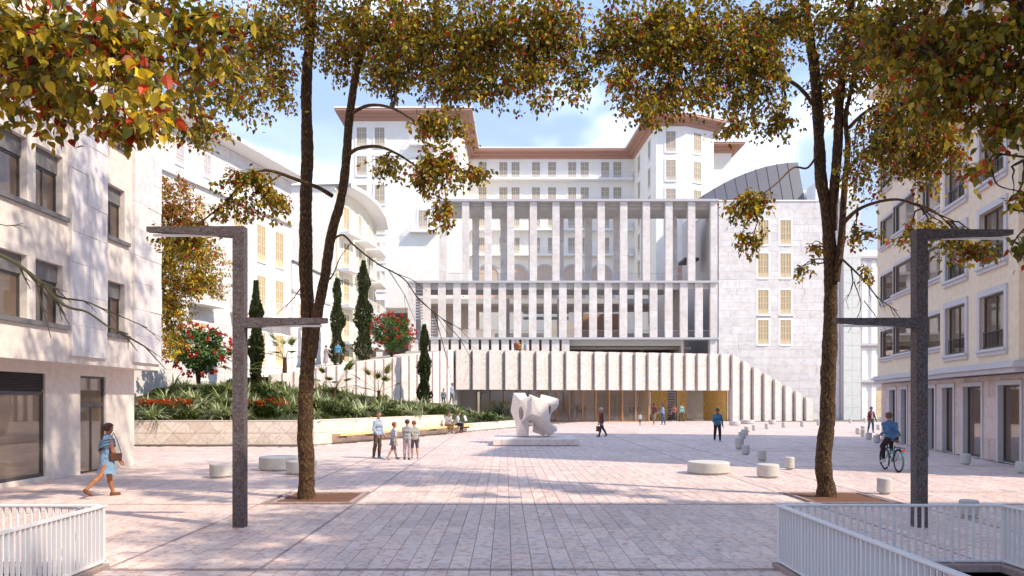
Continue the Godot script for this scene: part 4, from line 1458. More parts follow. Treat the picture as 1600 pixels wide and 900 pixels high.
	var gm := MB.new()
	gm.box(Vector3(-15.6, 0, -100), Vector3(-11.2, 14.0, -95))
	gm.box(Vector3(-14.6, 0, -95), Vector3(-14.2, 12.6, -90))
	gm.box(Vector3(-15.0, 12.6, -97), Vector3(-10.9, 13.2, -89.5))
	wpart("wall", gm, M.plaster, g)
	wpart("opening", bx(Vector3(-13.8, 0, -94.99), Vector3(-11.4, 12.5, -94.9)), M.interior, g)
	# --- far pale blocks on the skyline
	var z := thing("distant_block", "very pale distant block rising behind the annex roof", "building", Vector3(-42, 0, -150))
	var zm := MB.new()
	zm.box(Vector3(-60, 0, -170), Vector3(-31, 44.5, -150))
	zm.box(Vector3(-60, 0, -175), Vector3(-36, 49.5, -170.01))
	wpart("wall", zm, M.white_plaster, z)
	wpart("parapet", bx(Vector3(-60.2, 44.503, -170), Vector3(-30.8, 45.2, -149.8)), M.trim, z)

# ------------------------------------------------------------------ raised garden
func bed_height(x: float, d: float) -> float:
	var front := d - 36.2
	var side := (wall_line(d) - x) * 0.92
	var dist := maxf(0.0, minf(front, side))
	var base := lerpf(1.12, 0.46, smoothstep(-4.0, -2.6, x))
	var slope := lerpf(0.15, 0.09, smoothstep(-14.0, -8.0, x))
	return base + minf(dist, 14.0) * slope + 0.05 * sin(x * 1.3) * sin(d * 1.1)

func in_bed(x: float, d: float) -> bool:
	if d < 36.3 or d > 64.0:
		return false
	if x > wall_line(d) - 0.35 or x < -18.0 - (d - 36.0) * 0.36:
		return false
	if d > 53.0 and x < -16.5 + 0.697 * (d - 53.0) + 0.15:
		return false
	if d > 50.8 and x < -16.6:
		return false
	return true

func blade_mesh(w: float, bend: float, seg := 3) -> ArrayMesh:
	# one strap leaf, 1 m long, growing up and arching towards +z
	var m := MB.new()
	for i in seg:
		var a := float(i) / seg
		var b := float(i + 1) / seg
		var wa := w * (1.0 - a * a) * 0.5
		var wb := w * (1.0 - b * b) * 0.5
		var pa := Vector3(0, a * (1.0 - bend * a * 0.6), bend * a * a)
		var pb := Vector3(0, b * (1.0 - bend * b * 0.6), bend * b * b)
		if i < seg - 1:
			m.quad(pa + Vector3(-wa, 0, 0), pa + Vector3(wa, 0, 0), pb + Vector3(wb, 0, 0), pb + Vector3(-wb, 0, 0))
		else:
			m.tri(pa + Vector3(-wa, 0, 0), pa + Vector3(wa, 0, 0), pb)
	return m.mesh()

func multi(called: String, mesh: Mesh, material: Material, xf: Array, cols: Array, parent: Node) -> MultiMeshInstance3D:
	var mm := MultiMesh.new()
	mm.transform_format = MultiMesh.TRANSFORM_3D
	mm.use_colors = true
	mm.mesh = mesh
	mm.instance_count = xf.size()
	for i in xf.size():
		mm.set_instance_transform(i, xf[i])
		mm.set_instance_color(i, cols[i])
	var o := MultiMeshInstance3D.new()
	o.name = called if parent != self else numbered(called)
	o.multimesh = mm
	o.material_override = material
	parent.add_child(o, true)
	return o

func add_blade(m: MB, base: Vector3, dir: Vector3, len: float, w: float, droop: float, seg := 4) -> void:
	var side := dir.cross(Vector3.UP).normalized()
	if side.length() < 0.5:
		side = Vector3.RIGHT
	var prev := base
	var d := dir.normalized()
	var pw := w * 0.5
	for i in seg:
		var q := prev + d * len / seg
		d = (d + Vector3.DOWN * droop / seg).normalized()
		var t := float(i + 1) / seg
		var nw := w * 0.5 * (1.0 - t * t * 0.98) * (1.0 + 0.6 * sin(t * PI))
		m.quad(prev - side * pw, prev + side * pw, q + side * nw, q - side * nw)
		prev = q
		pw = nw

func build_garden() -> void:
	# soil of the raised bed
	var m := MB.new()
	var st := 0.6
	var d := 36.2
	while d < 66.0:
		var x := -24.0
		while x < 3.0:
			if x < wall_line(d + st) - 0.12 and not (d > 53.5 and x + st < -16.5 + 0.697 * (d - 53.0) - 1.2):
				var x1 := minf(x + st, wall_line(d) - 0.1)
				var y1 := minf(x + st, wall_line(d + st) - 0.1)
				m.quad(Vector3(x, bed_height(x, d), -d), Vector3(x1, bed_height(x1, d), -d), Vector3(y1, bed_height(y1, d + st), -d - st), Vector3(x, bed_height(x, d + st), -d - st))
			x += st
		d += st
	setting("garden_bed", m, M.earth)
	# street higher up, behind the bed
	var up := MB.new()
	up.box(Vector3(-60, -0.02, -120), Vector3(-16.7, 2.95, -51))
	up.box(Vector3(-60, -0.02, -51), Vector3(-24.0, 2.95, -30))
	setting("upper_street", up, M.asphalt)
	# garden wall clad in diagonal stone
	var w := thing("garden_wall", "low stone retaining wall with diagonal joints in front of the planted bed", "wall", Vector3(-9.2, 0, -36))
	var c0 := Vector3(-22.5, 0, -36)
	var c1 := Vector3(-9.2, 0, -36)
	var c2 := Vector3(wall_line(49.6), 0, -49.6)
	var c3 := Vector3(wall_line(62.0), 0, -62.0)
	for q in [[c0, c1, 1.22], [c1, c2, 1.24], [c2, c3, 0.57]]:
		var f := frame(q[0], q[1] - q[0])
		var ln: float = (q[1] - q[0]).length()
		var core := MB.new()
		core.box(Vector3(0, 0.05, -0.3), Vector3(ln, q[2] - 0.045, -0.03), f)
		wpart("wall_core", core, M.joint, w)
		wpart("shadow_joint", bx(Vector3(0, 0.0, -0.28), Vector3(ln, 0.048, -0.05)), M.garden_stone, w, f)
		wpart("coping", bx(Vector3(-0.01, q[2] - 0.04, -0.32), Vector3(ln + 0.01, q[2], 0.002)), M.garden_stone, w, f)
		# two bands of lozenge slabs, clipped to their band
		for band in 2:
			var y0: float = 0.06 + (q[2] - 0.11) * 0.5 * band
			var y1: float = y0 + (q[2] - 0.11) * 0.5 - 0.012
			var h: float = y1 - y0
			var x := -h
			var i := 0
			while x < ln:
				var lean := h if (i + band) % 2 == 0 else -h
				var tri_up := []
				# pieces alternate: a triangle standing and one hanging, as the diagonal joints make them
				tri_up = [Vector2(x, y0), Vector2(x + 2.0 * h, y0), Vector2(x + h, y1)] if (band == 0) else [Vector2(x, y1), Vector2(x + h, y0), Vector2(x + 2.0 * h, y1)]
				var other := [Vector2(x + h, y1), Vector2(x + 2.0 * h, y0), Vector2(x + 3.0 * h, y1)] if band == 0 else [Vector2(x + h, y0), Vector2(x + 3.0 * h, y0), Vector2(x + 2.0 * h, y1)]
				for tr in [tri_up, other]:
					var pl := Geometry2D.intersect_polygons(PackedVector2Array(tr), PackedVector2Array([Vector2(0, y0), Vector2(ln, y0), Vector2(ln, y1), Vector2(0, y1)]))
					for piece in pl:
						var sh := Geometry2D.offset_polygon(piece, -0.006, Geometry2D.JOIN_MITER)
						for e in sh:
							var pm := MB.new()
							pm.prism(e, 0.0, 0.03, Transform3D(Basis(Vector3.RIGHT, Vector3(0, 0, 1), Vector3(0, 1, 0)), Vector3(0, 0, -0.03)))
							wpart("stone_slab", pm, [M.garden_stone, garden_b(), garden_c()][rng.randi() % 3], w, f)
				x += 2.0 * h
				i += 1
	# bench along it
	var bd := (c2 - c1).normalized()
	var bs := Vector3(-8.994, 0, -37.853)
	var b := thing("wooden_bench", "long pale wooden bench cantilevered from the garden wall", "bench", Vector3(wall_line(37.3), 0, -37.3))
	var bf := frame(Vector3(wall_line(37.3), 0, -37.3), bd)
	for k in 3:
		var pm := MB.new()
		pm.cbox(Vector3(0, 0.4, 0.03 + 0.17 * k), Vector3(15.6, 0.52, 0.19 + 0.17 * k), 0.01)
		wpart("plank", pm, M.bench_wood, b, bf)
	for k in 7:
		wpart("bracket", bx(Vector3(0.6 + 2.4 * k, 0.3, 0.0), Vector3(0.68 + 2.4 * k, 0.398, 0.45)), M.dark_frame, b, bf)
	# grass and ground cover
	var bl := blade_mesh(0.09, 0.5)
	var xf := []
	var cols := []
	for i in 42000:
		var dd := rf(36.3, 66.0)
		var x := rf(-24.0, 2.0)
		if not in_bed(x, dd):
			continue
		xf.append(Transform3D(Basis(Vector3.UP, rf(0, TAU)) * Basis.from_scale(Vector3(1, 1, 1) * rf(0.14, 0.36)), Vector3(x, bed_height(x, dd) - 0.02, -dd)))
		var g := rf(0.6, 1.2)
		cols.append(Color(0.085 * g, 0.11 * g, 0.022 * g) if rng.randf() < 0.7 else Color(0.15 * g, 0.15 * g, 0.04 * g))
	var gr := multi("grass", bl, M.green, xf, cols, self)
	meta(gr, "dark green grass covering the raised garden bed", "grass")
	gr.set_meta("kind", "stuff")
	# fern-like clumps
	var protos := []
	for v in 3:
		var cm := MB.new()
		for i in 54:
			var a := rf(0, TAU)
			var e := rf(0.25, 1.25)
			var g := rf(0.7, 1.25)
			cm.col = Color(0.34 * g, 0.36 * g, 0.2 * g)
			add_blade(cm, Vector3(0, 0.02, 0), Vector3(cos(a) * cos(e), sin(e), sin(a) * cos(e)), rf(0.55, 1.0), rf(0.04, 0.07), rf(0.9, 1.8), 4)
			# side leaflets make it feathery
			for k in 4:
				var t := 0.3 + 0.16 * k
				var p := Vector3(cos(a) * cos(e), sin(e) * (1.0 - t * 0.55), sin(a) * cos(e)) * 0.62 * t
				var aa := a + (1.2 if k % 2 == 0 else -1.2)
				add_blade(cm, p, Vector3(cos(aa), 0.35, sin(aa)), rf(0.12, 0.22), 0.03, 1.0, 2)
		protos.append(cm.mesh())
	var n := 0
	var tries := 0
	while n < 150 and tries < 4000:
		tries += 1
		var dd := rf(36.5, 62.0)
		var x := rf(-23.0, 1.0)
		if rng.randf() < 0.45:
			dd = rf(36.5, 48.0)
		if not in_bed(x, dd):
			continue
		var o := MeshInstance3D.new()
		o.name = numbered("fern_clump")
		o.mesh = protos[n % 3]
		o.material_override = M.green
		o.transform = Transform3D(Basis(Vector3.UP, rf(0, TAU)) * Basis.from_scale(Vector3.ONE * rf(0.8, 1.5)), Vector3(x, bed_height(x, dd) - 0.03, -dd))
		add_child(o)
		meta(o, "grey green feathery fern clump in the raised garden bed", "fern", "fern clumps of the garden bed")
		n += 1
	# rounded dark shrubs between the ferns
	var rounds := []
	for v in 2:
		var rm := MB.new()
		for i in 900:
			var w2 := Vector3(rng.randfn(), absf(rng.randfn()), rng.randfn()).normalized()
			var p := w2 * Vector3(0.75, 0.62, 0.75) * (0.85 + 0.15 * sin(w2.x * 6.0 + v) * sin(w2.z * 5.0)) * pow(rf(0.3, 1.0), 0.35)
			var g := rf(0.5, 1.5)
			rm.col = Color(0.06 * g, 0.085 * g, 0.02 * g) if v == 0 else Color(0.1 * g, 0.12 * g, 0.03 * g)
			add_leaf(rm, p, (w2 + Vector3(rf(-0.8, 0.8), rf(-0.3, 0.8), rf(-0.8, 0.8))).normalized(), Vector3(rf(-0.6, 0.6), 1, rf(-0.6, 0.6)).normalized(), rf(0.12, 0.22), rf(0.06, 0.1))
		rounds.append(rm.mesh())
	var nr := 0
	var rt := 0
	while nr < 60 and rt < 3000:
		rt += 1
		var dd := rf(37.0, 62.0) if rng.randf() < 0.5 else rf(37.5, 47.0)
		var x := rf(-23.0, 0.0)
		if not in_bed(x, dd):
			continue
		var o := MeshInstance3D.new()
		o.name = numbered("round_shrub")
		o.mesh = rounds[nr % 2]
		o.material_override = M.green
		var sc := rf(0.7, 1.3)
		o.transform = Transform3D(Basis(Vector3.UP, rf(0, TAU)) * Basis.from_scale(Vector3(sc, sc * rf(0.7, 1.1), sc)), Vector3(x, bed_height(x, dd) - 0.05, -dd))
		add_child(o)
		meta(o, ["dark green rounded shrub between the ferns of the garden bed", "mid green rounded shrub between the ferns of the garden bed"][nr % 2], "shrub", "rounded shrubs of the garden bed")
		nr += 1
	# orange flowers near the front of the bed
	var fm := MB.new()
	for i in 12:
		var a := rf(0, TAU)
		var r := rf(0.02, 0.2)
		var p := Vector3(cos(a) * r, rf(0.6, 0.8), sin(a) * r)
		fm.col = Color(0.05, 0.1, 0.02)
		fm.tube([Vector3(p.x * 0.3, 0, p.z * 0.3), p], [0.008, 0.006], 3, false)
	var heads := []
	for i in 14:
		var a := rf(0, TAU)
		var r := rf(0.0, 0.24)
		heads.append(Vector3(cos(a) * r, rf(0.6, 0.85), sin(a) * r))
	var hm := MB.new()
	for h in heads:
		for k in 7:
			var a := TAU * k / 7.0 + rf(0, 0.4)
			var g := rf(0.8, 1.2)
			hm.col = Color(0.85 * g, 0.2 * g, 0.025 * g)
			add_blade(hm, h, Vector3(cos(a), 0.7, sin(a)), 0.11, 0.075, 1.0, 2)
	var stems := fm.mesh()
	var bloom := hm.mesh()
	for q in [[213.0, 240.0, 5], [240.0, 262.0, 5], [262.0, 300.0, 7], [390.0, 412.0, 4], [412.0, 446.0, 6]]:
		for i in q[2]:
			var px: float = lerpf(q[0], q[1], (i + rf(0.1, 0.9)) / q[2])
			var dd := rf(37.2, 38.6)
			var x := (px - 790.0) * dd / 1170.0
			var o := thing("flower_plant", "orange flowering plant in a row at the front of the bed", "flower", Vector3(x, bed_height(x, dd), -dd), rf(0, TAU), "orange flowers of the garden bed")
			part("stems", stems, M.green, o)
			part("blossoms", bloom, M.petal, o)
	# fan palms
	palm(Vector3(-14.449, 4.168, -49), 1.65, "young fan palm at the lower end of the ramp wall")
	palm(Vector3(-11.453, 1.986, -50), 2.0, "young fan palm before the ramp wall, beside the ferns under the tree trunk")
	palm(Vector3(-8.969, 1.883, -53), 2.0, "young fan palm before the ramp wall, beside the small cypress")
	palm(Vector3(-16.791, 3.204, -47), 1.65, "young fan palm behind the flowering shrub at the upper edge of the bed")
	# cypresses
	cypress(Vector3(-16.667, 3.183, -50), 10.106, 0.62, "tall slim cypress at the upper edge of the bed beside the stone house")
	cypress(Vector3(-13.937, 4.691, -62), 12.215, 0.72, "slim cypress behind the ramp beside the annex")
	cypress(Vector3(-12.523, 5.528, -66), 14.441, 1.0, "tallest cypress behind the ramp before the curved house")
	cypress(Vector3(-6.784, 1.506, -62.5), 8.45, 0.68, "single short cypress standing before the ramp wall")
	# red flowering shrubs
	flower_shrub(Vector3(-18.462, 3.469, -45), 1.95, 1.05, "round shrub full of red blossoms on a thin trunk above the bed")
	flower_shrub(Vector3(-10.345, 6.21, -68), 2.3, 1.25, "red blossoming shrub behind the ramp wall beside the louvres")
	# dark plants by the glazing
	leafy_bush(Vector3(-0.598, 0.046, -70), 2.2, 1.9, Color(0.035, 0.07, 0.02), "dark glossy shrub in front of the entrance glazing")
	leafy_bush(Vector3(-1.749, 0.345, -62), 0.8, 1.2, Color(0.22, 0.27, 0.08), "light green low shrub at the tail of the garden wall")
	leafy_bush(Vector3(-2.821, 0.508, -60), 0.75, 1.0, Color(0.15, 0.2, 0.07), "mid green low shrub behind the bench end")

var gb: StandardMaterial3D
var gc: StandardMaterial3D
func garden_b() -> StandardMaterial3D:
	if gb == null:
		gb = tinted(M.garden_stone, 0.93, 0.9, 0.88, Vector3(0.4, 0.2, 0.7))
	return gb
func garden_c() -> StandardMaterial3D:
	if gc == null:
		gc = tinted(M.garden_stone, 1.05, 1.06, 1.07, Vector3(0.8, 0.5, 0.3))
	return gc

func palm(at: Vector3, k: float, label: String) -> void:
	var o := thing("fan_palm", label, "palm", at, rf(0, TAU), "young fan palms")
	var t := MB.new()
	t.tube([Vector3(0, -0.2, 0), Vector3(0, 0.25, 0), Vector3(0, 0.5 * k, 0)], [0.16, 0.14, 0.11], 8, true, 0.15)
	part("trunk", t.mesh(), M.bark, o)
	for i in 11:
		var m := MB.new()
		var a := TAU * i / 11.0 + rf(-0.2, 0.2)
		var e := rf(0.15, 1.2)
		var dir := Vector3(cos(a) * cos(e), sin(e), sin(a) * cos(e))
		var l := rf(0.7, 1.0) * k
		var base := Vector3(0, 0.42 * k, 0)
		var mid := base + dir * l * 0.55
		var tip := base + dir * l + Vector3(0, -0.12, 0)
		m.col = Color(0.12, 0.13, 0.03)
		m.tube([base, mid, tip], [0.02, 0.014, 0.012], 4, false)
		var d2 := (tip - mid).normalized()
		var side := d2.cross(Vector3.UP).normalized()
		for j in 17:
			var f := (j - 8) / 8.0
			var g := rf(0.75, 1.3)
			m.col = Color(0.13 * g, 0.15 * g, 0.035 * g) if i % 4 else Color(0.26 * g, 0.24 * g, 0.06 * g)
			add_blade(m, tip, d2 * cos(f * 1.5) + side * sin(f * 1.5) + Vector3(0, 0.12, 0), 0.62 * k * (1.0 - 0.25 * absf(f)), 0.055, 0.75, 3)
		part("frond", m.mesh(), M.green, o)

func cypress(at: Vector3, top: float, r: float, label: String) -> void:
	var h := top - at.y
	var o := thing("cypress_tree", label, "tree", at, rf(0, TAU), "cypresses of the garden")
	var t := MB.new()
	t.tube([Vector3(0, -0.3, 0), Vector3(0, h * 0.5, 0), Vector3(0, h * 0.97, 0)], [0.12, 0.08, 0.02], 7)
	part("trunk", t.mesh(), M.bark, o)
	var m := MB.new()
	for i in int(2600 * h / 7.0):
		var y := pow(rng.randf(), 0.8) * 0.99
		var prof := (0.75 + 0.25 * sin(y * 17.0 + at.x)) * r * (0.55 + 0.45 * smoothstep(0.0, 0.12, y)) * (1.0 - pow(y, 3.2) * 0.85)
		var a := rf(0, TAU)
		var rr := prof * sqrt(rf(0.25, 1.0)) * (0.9 + 0.2 * sin(a * 3.0 + y * 25.0))
		var p := Vector3(cos(a) * rr, 0.12 + y * (h - 0.15), sin(a) * rr)
		var g := rf(0.5, 1.4)
		m.col = Color(0.055 * g, 0.07 * g, 0.022 * g)
		add_blade(m, p, Vector3(cos(a) * 0.5 + rf(-0.3, 0.3), 1.0, sin(a) * 0.5 + rf(-0.3, 0.3)), rf(0.16, 0.3), rf(0.09, 0.15), 0.1, 2)
		add_blade(m, p, Vector3(-sin(a) * 0.6, 0.8, cos(a) * 0.6), rf(0.14, 0.26), rf(0.08, 0.13), 0.1, 2)
	part("crown", m.mesh(), M.green, o)

func add_leaf(m: MB, p: Vector3, dir: Vector3, nrm: Vector3, l: float, w: float) -> void:
	# pointed oval leaf, folded a little along its midrib
	var side := dir.cross(nrm).normalized()
	var n2 := side.cross(dir).normalized()
	var a := p + dir * l * 0.35 + side * w * 0.5 + n2 * w * 0.12
	var b := p + dir * l * 0.35 - side * w * 0.5 + n2 * w * 0.12
	var c := p + dir * l * 0.72 + side * w * 0.32 + n2 * w * 0.06
	var d := p + dir * l * 0.72 - side * w * 0.32 + n2 * w * 0.06
	var mid := p + dir * l * 0.55
	var tip := p + dir * l - n2 * w * 0.1
	m.tri(p, mid, a)
	m.tri(p, b, mid)
	m.quad(a, mid, tip, c)
	m.quad(mid, b, d, tip)

func flower_shrub(at: Vector3, r: float, hgt: float, label: String) -> void:
	var o := thing("flowering_shrub", label, "shrub", at, 0.0, "red flowering shrubs")
	var t := MB.new()
	var c := Vector3(0, hgt + r * 0.35, 0)
	for i in 9:
		var a := TAU * i / 9.0
		var e := c + Vector3(cos(a) * r * 0.55, rf(-0.4, 0.5) * r, sin(a) * r * 0.5)
		var m0 := Vector3(cos(a) * 0.15, hgt * 0.5, sin(a) * 0.15)
		t.tube([Vector3(cos(a) * 0.05, -0.3, sin(a) * 0.05), m0, e], [0.06, 0.045, 0.015], 5, false)
	part("trunk", t.mesh(), M.twig, o)
	var m := MB.new()
	var f := MB.new()
	for i in 4600:
		var v := Vector3(rng.randfn(), rng.randfn(), rng.randfn()).normalized()
		var lump := 0.8 + 0.2 * sin(v.x * 5.0 + 1.0) * sin(v.y * 6.0) + 0.1 * sin(v.z * 9.0)
		var p := c + v * Vector3(r * 0.95, r * 0.78, r * 0.95) * lump * pow(rf(0.25, 1.0), 0.4)
		var dir := (v + Vector3(rf(-1, 1), rf(-1, 0.6), rf(-1, 1))).normalized()
		var g := rf(0.5, 1.5)
		m.col = Color(0.07 * g, 0.13 * g, 0.025 * g)
		add_leaf(m, p, dir, (v + Vector3(rf(-0.6, 0.6), 0.6, rf(-0.6, 0.6))).normalized(), rf(0.16, 0.26), rf(0.08, 0.12))
	for i in 85:
		var v := Vector3(rng.randfn(), rng.randfn() * 0.9 + 0.25, rng.randfn()).normalized()
		var p := c + v * Vector3(r, r * 0.82, r) * rf(0.82, 0.98)
		for k in 16:
			var w := (v + Vector3(rf(-0.9, 0.9), rf(-0.9, 0.9), rf(-0.9, 0.9))).normalized()
			var g := rf(0.6, 1.25)
			f.col = Color(0.62 * g, 0.045 * g, 0.025 * g)
			add_leaf(f, p + w * rf(0.0, 0.14), w, Vector3(rf(-1, 1), 1, rf(-1, 1)).normalized(), rf(0.12, 0.2), 0.12)
	part("foliage", m.mesh(), M.green, o)
	part("blossoms", f.mesh(), M.petal, o)

func leafy_bush(at: Vector3, h: float, r: float, col: Color, label: String) -> void:
	var o := thing("leafy_shrub", label, "shrub", Vector3(at.x, maxf(at.y, 0.0), at.z), 0.0)
	var m := MB.new()
	var stems := MB.new()
	for i in 26:
		var a := rf(0, TAU)
		var top := Vector3(cos(a) * r * rf(0.2, 0.9), h * rf(0.55, 1.0), sin(a) * r * rf(0.2, 0.9))
		stems.tube([Vector3(cos(a) * 0.1, 0, sin(a) * 0.1), top * Vector3(0.5, 0.6, 0.5), top], [0.02, 0.014, 0.006], 4, false)
		for k in 34:
			var t := rf(0.3, 1.0)
			var p := Vector3(top.x * t, top.y * pow(t, 0.8), top.z * t) + Vector3(rf(-0.15, 0.15), rf(-0.1, 0.1), rf(-0.15, 0.15))
			var aa := rf(0, TAU)
			var g := rf(0.5, 1.5)
			m.col = Color(col.r * g, col.g * g, col.b * g)
			add_leaf(m, p, Vector3(cos(aa), rf(-0.6, 0.5), sin(aa)).normalized(), Vector3(rf(-0.4, 0.4), 1, rf(-0.4, 0.4)).normalized(), rf(0.2, 0.38), rf(0.06, 0.1))
	part("stems", stems.mesh(), M.twig, o)
	part("foliage", m.mesh(), M.green, o)

# ------------------------------------------------------------------ furniture of the square
func round_block(called: String, label: String, category: String, q: Array, group: String) -> void:
	# q: x, z, radius, height; a cast stone drum with soft edges on a recessed foot
	var o := thing(called, label, category, Vector3(q[0], 0, q[1]), rf(0, TAU), group)
	var r: float = q[2]
	var h: float = q[3]
	var e := minf(0.035, r * 0.18)
	var m := MB.new()
	m.lathe([Vector2(r - 0.015, 0.05), Vector2(r, 0.065), Vector2(r, h - e), Vector2(r - e * 0.3, h - e * 0.3), Vector2(r - e, h), Vector2(0.0, h + 0.004)], 40)
	part("drum", m.mesh(), M.concrete, o)
	var f := MB.new()
	f.lathe([Vector2(r - 0.05, 0.0), Vector2(r - 0.05, 0.052), Vector2(0.0, 0.053)], 24)
	part("foot", f.mesh(), M.concrete, o)

func build_square_furniture() -> void:
	round_block("drum_bench", "widest round concrete bench, standing alone in the middle of the square", "bench", [6.077, -22.429, 0.615, 0.36], "round concrete benches")
	round_block("drum_bench", "medium round concrete bench near two concrete bollards and the tree pit", "bench", [7.44, -21.231, 0.304, 0.385], "round concrete benches")
	round_block("drum_bench", "small round concrete bench beside the shorter-armed side of the lamp post by the office", "bench", [-8.069, -21.24, 0.313, 0.403], "round concrete benches")
	round_block("drum_bench", "wide round concrete bench behind a smaller one at the tree trunk", "bench", [-7.116, -23.621, 0.638, 0.423], "round concrete benches")
	round_block("drum_bench", "medium round concrete bench half hidden behind the tree trunk", "bench", [-6.069, -22.261, 0.447, 0.412], "round concrete benches")
	round_block("drum_bench", "round concrete bench seen through the bars of the stair railing", "bench", [8.666, -14.004, 0.166, 0.333], "round concrete benches")
	round_block("drum_bench", "low concrete bench close to the wooden entrance, shorter one of two", "bench", [19.851, -64.831, 0.481, 0.371], "low benches before the stone screen")
	round_block("drum_bench", "low concrete bench before the stone screen, longest of three", "bench", [22.26, -68.927, 0.651, 0.374], "low benches before the stone screen")
	round_block("drum_bench", "low concrete bench before the stone screen, beyond the bollard row", "bench", [24.221, -68.064, 0.327, 0.397], "low benches before the stone screen")
	for q in [[9.228, -26.964, 0.151, 0.379], [8.968, -23.658, 0.151, 0.4]]:
		round_block("bollard", "pale concrete bollard in the sun beside the medium round bench", "bollard", q, "concrete bollards")
	round_block("bollard", "concrete bollard between the tree pit and the lamp post", "bollard", [8.853, -17.496, 0.163, 0.383], "concrete bollards")
	for q in [[15.596, -25.397, 0.162, 0.377], [15.423, -22.36, 0.171, 0.365], [16.11, -28.71, 0.11, 0.36]]:
		round_block("bollard", "concrete bollard along the shopfronts of the yellow building", "bollard", q, "concrete bollards")
	for q in [[9.642, -30.084, 0.153, 0.385], [10.501, -33.614, 0.186, 0.505], [13.489, -42.684, 0.209, 0.376], [14.875, -46.596, 0.218, 0.368], [16.674, -51.678, 0.198, 0.389], [17.844, -53.774, 0.149, 0.408], [19.798, -56.731, 0.16, 0.43], [22.305, -60.027, 0.166, 0.43], [24.523, -61.89, 0.164, 0.454], [27.156, -64.994, 0.158, 0.422], [32.979, -71.653, 0.153, 0.424], [35.365, -73.709, 0.167, 0.436], [38.091, -75.877, 0.171, 0.449]]:
		round_block("bollard", "concrete bollard in the curved row leading to the stone screen", "bollard", q, "concrete bollards")
	for q in [[27.353, -54.918, 0.152, 0.416], [24.68, -51.656, 0.176, 0.412], [22.651, -48.097, 0.164, 0.404], [21.461, -44.918, 0.153, 0.434], [20.215, -41.676, 0.16, 0.383], [18.977, -38.291, 0.158, 0.4]]:
		round_block("bollard", "concrete bollard in the cluster between the cyclist and the person in plaid", "bollard", q, "concrete bollards")
	lamp(Vector3(-4.61, 0, -13.0), -1.0, 5.2, 1.5, 3.62, 1.42, "speckled rusty grey lamp post whose upper arm points to the office building")
	lamp(Vector3(7.18, 0, -13.0), 1.0, 5.15, 1.5, 3.62, 1.36, "speckled rusty grey lamp post whose upper arm points to the shopfronts")
	# stair railings
	railing("stair_railing", "sunlit pale metal railing round the stairs beside the office building", [[Vector3(-8.4, 0, -9.84), Vector3(-5.28, 0, -9.84)], [Vector3(-5.28, 0, -9.8), Vector3(-5.28, 0, -5.0)]])
	railing("stair_railing", "shaded pale metal railing round the stairs beside the lamp post and shops", [[Vector3(3.6, 0, -9.86), Vector3(6.54, 0, -9.86)], [Vector3(3.6, 0, -9.82), Vector3(3.6, 0, -4.8)], [Vector3(6.54, 0, -9.82), Vector3(6.54, 0, -5.5)]])
	sculpture()

func lamp(at: Vector3, s: float, h: float, arm: float, y2: float, arm2: float, label: String) -> void:
	var o := thing("street_lamp", label, "lamp", at, 0.0, "lamp posts of the square")
	var p := MB.new()
	p.slab(-0.098, 0.098, -0.098, 0.098, 0.0, h - 0.19, 0.003)
	part("post", p.mesh(), M.corten, o)
	var f := func(dir: float, y: float, l: float, h0: float, h1: float, x0: float) -> MB:
		var m := MB.new()
		var a := [Vector3(x0, y - h0, 0.0975), Vector3(dir * l, y - h1, 0.06), Vector3(dir * l, y, 0.06), Vector3(x0, y, 0.0975)]
		var b := []
		for q in a:
			b.append(Vector3(q.x, q.y, -q.z))
		m.quad(a[0], a[1], a[2], a[3])
		m.quad(b[1], b[0], b[3], b[2])
		for i in 4:
			var j := (i + 1) % 4
			m.quad(a[i], b[i], b[j], a[j])
		return m
	var up: MB = f.call(s, h, arm + 0.1, 0.19, 0.085, -s * 0.0985)
	var a1 := part("arm", up.mesh(), M.corten, o)
	var dn: MB = f.call(-s, y2, arm2 + 0.1, 0.17, 0.085, -s * 0.0985)
	var a2 := part("arm", dn.mesh(), M.corten, o)
	part("light_strip", bx(Vector3(minf(s * 0.3, s * arm), h - 0.16, -0.03), Vector3(maxf(s * 0.3, s * arm), h - 0.125, 0.03)).mesh(), M.white_trim, a1)
	part("light_strip", bx(Vector3(minf(-s * 0.3, -s * arm2), y2 - 0.15, -0.03), Vector3(maxf(-s * 0.3, -s * arm2), y2 - 0.12, 0.03)).mesh(), M.white_trim, a2)

func railing(called: String, label: String, runs: Array) -> void:
	var o := thing(called, label, "railing", runs[0][0])
	var bar := MB.new()
	bar.cbox(Vector3(-0.009, 0.1, -0.02), Vector3(0.009, 0.795, 0.02), 0.003)
	var bm := bar.mesh()
	var post := MB.new()
	post.cbox(Vector3(-0.016, 0.0, -0.024), Vector3(0.016, 0.795, 0.024), 0.004)
	var pm := post.mesh()
	for r in runs:
		var f := frame(r[0], r[1] - r[0])
		var l: float = (r[1] - r[0]).length()
		var top := MB.new()
		top.cbox(Vector3(-0.03, 0.797, -0.035), Vector3(l + 0.03, 0.827, 0.035), 0.006)
		wpart("top_rail", top, M.rail, o, f)
		var bot := MB.new()
		bot.cbox(Vector3(-0.03, 0.075, -0.03), Vector3(l + 0.03, 0.0985, 0.03), 0.005)
		wpart("bottom_rail", bot, M.rail, o, f)
		var n := int(l / 0.094)
		for i in n + 1:
			var x := l * i / n
			var is_post := i % 8 == 0
			part("post" if is_post else "baluster", pm if is_post else bm, M.rail, o, gtf(o).affine_inverse() * f * Transform3D(Basis.IDENTITY, Vector3(x, 0, 0)))

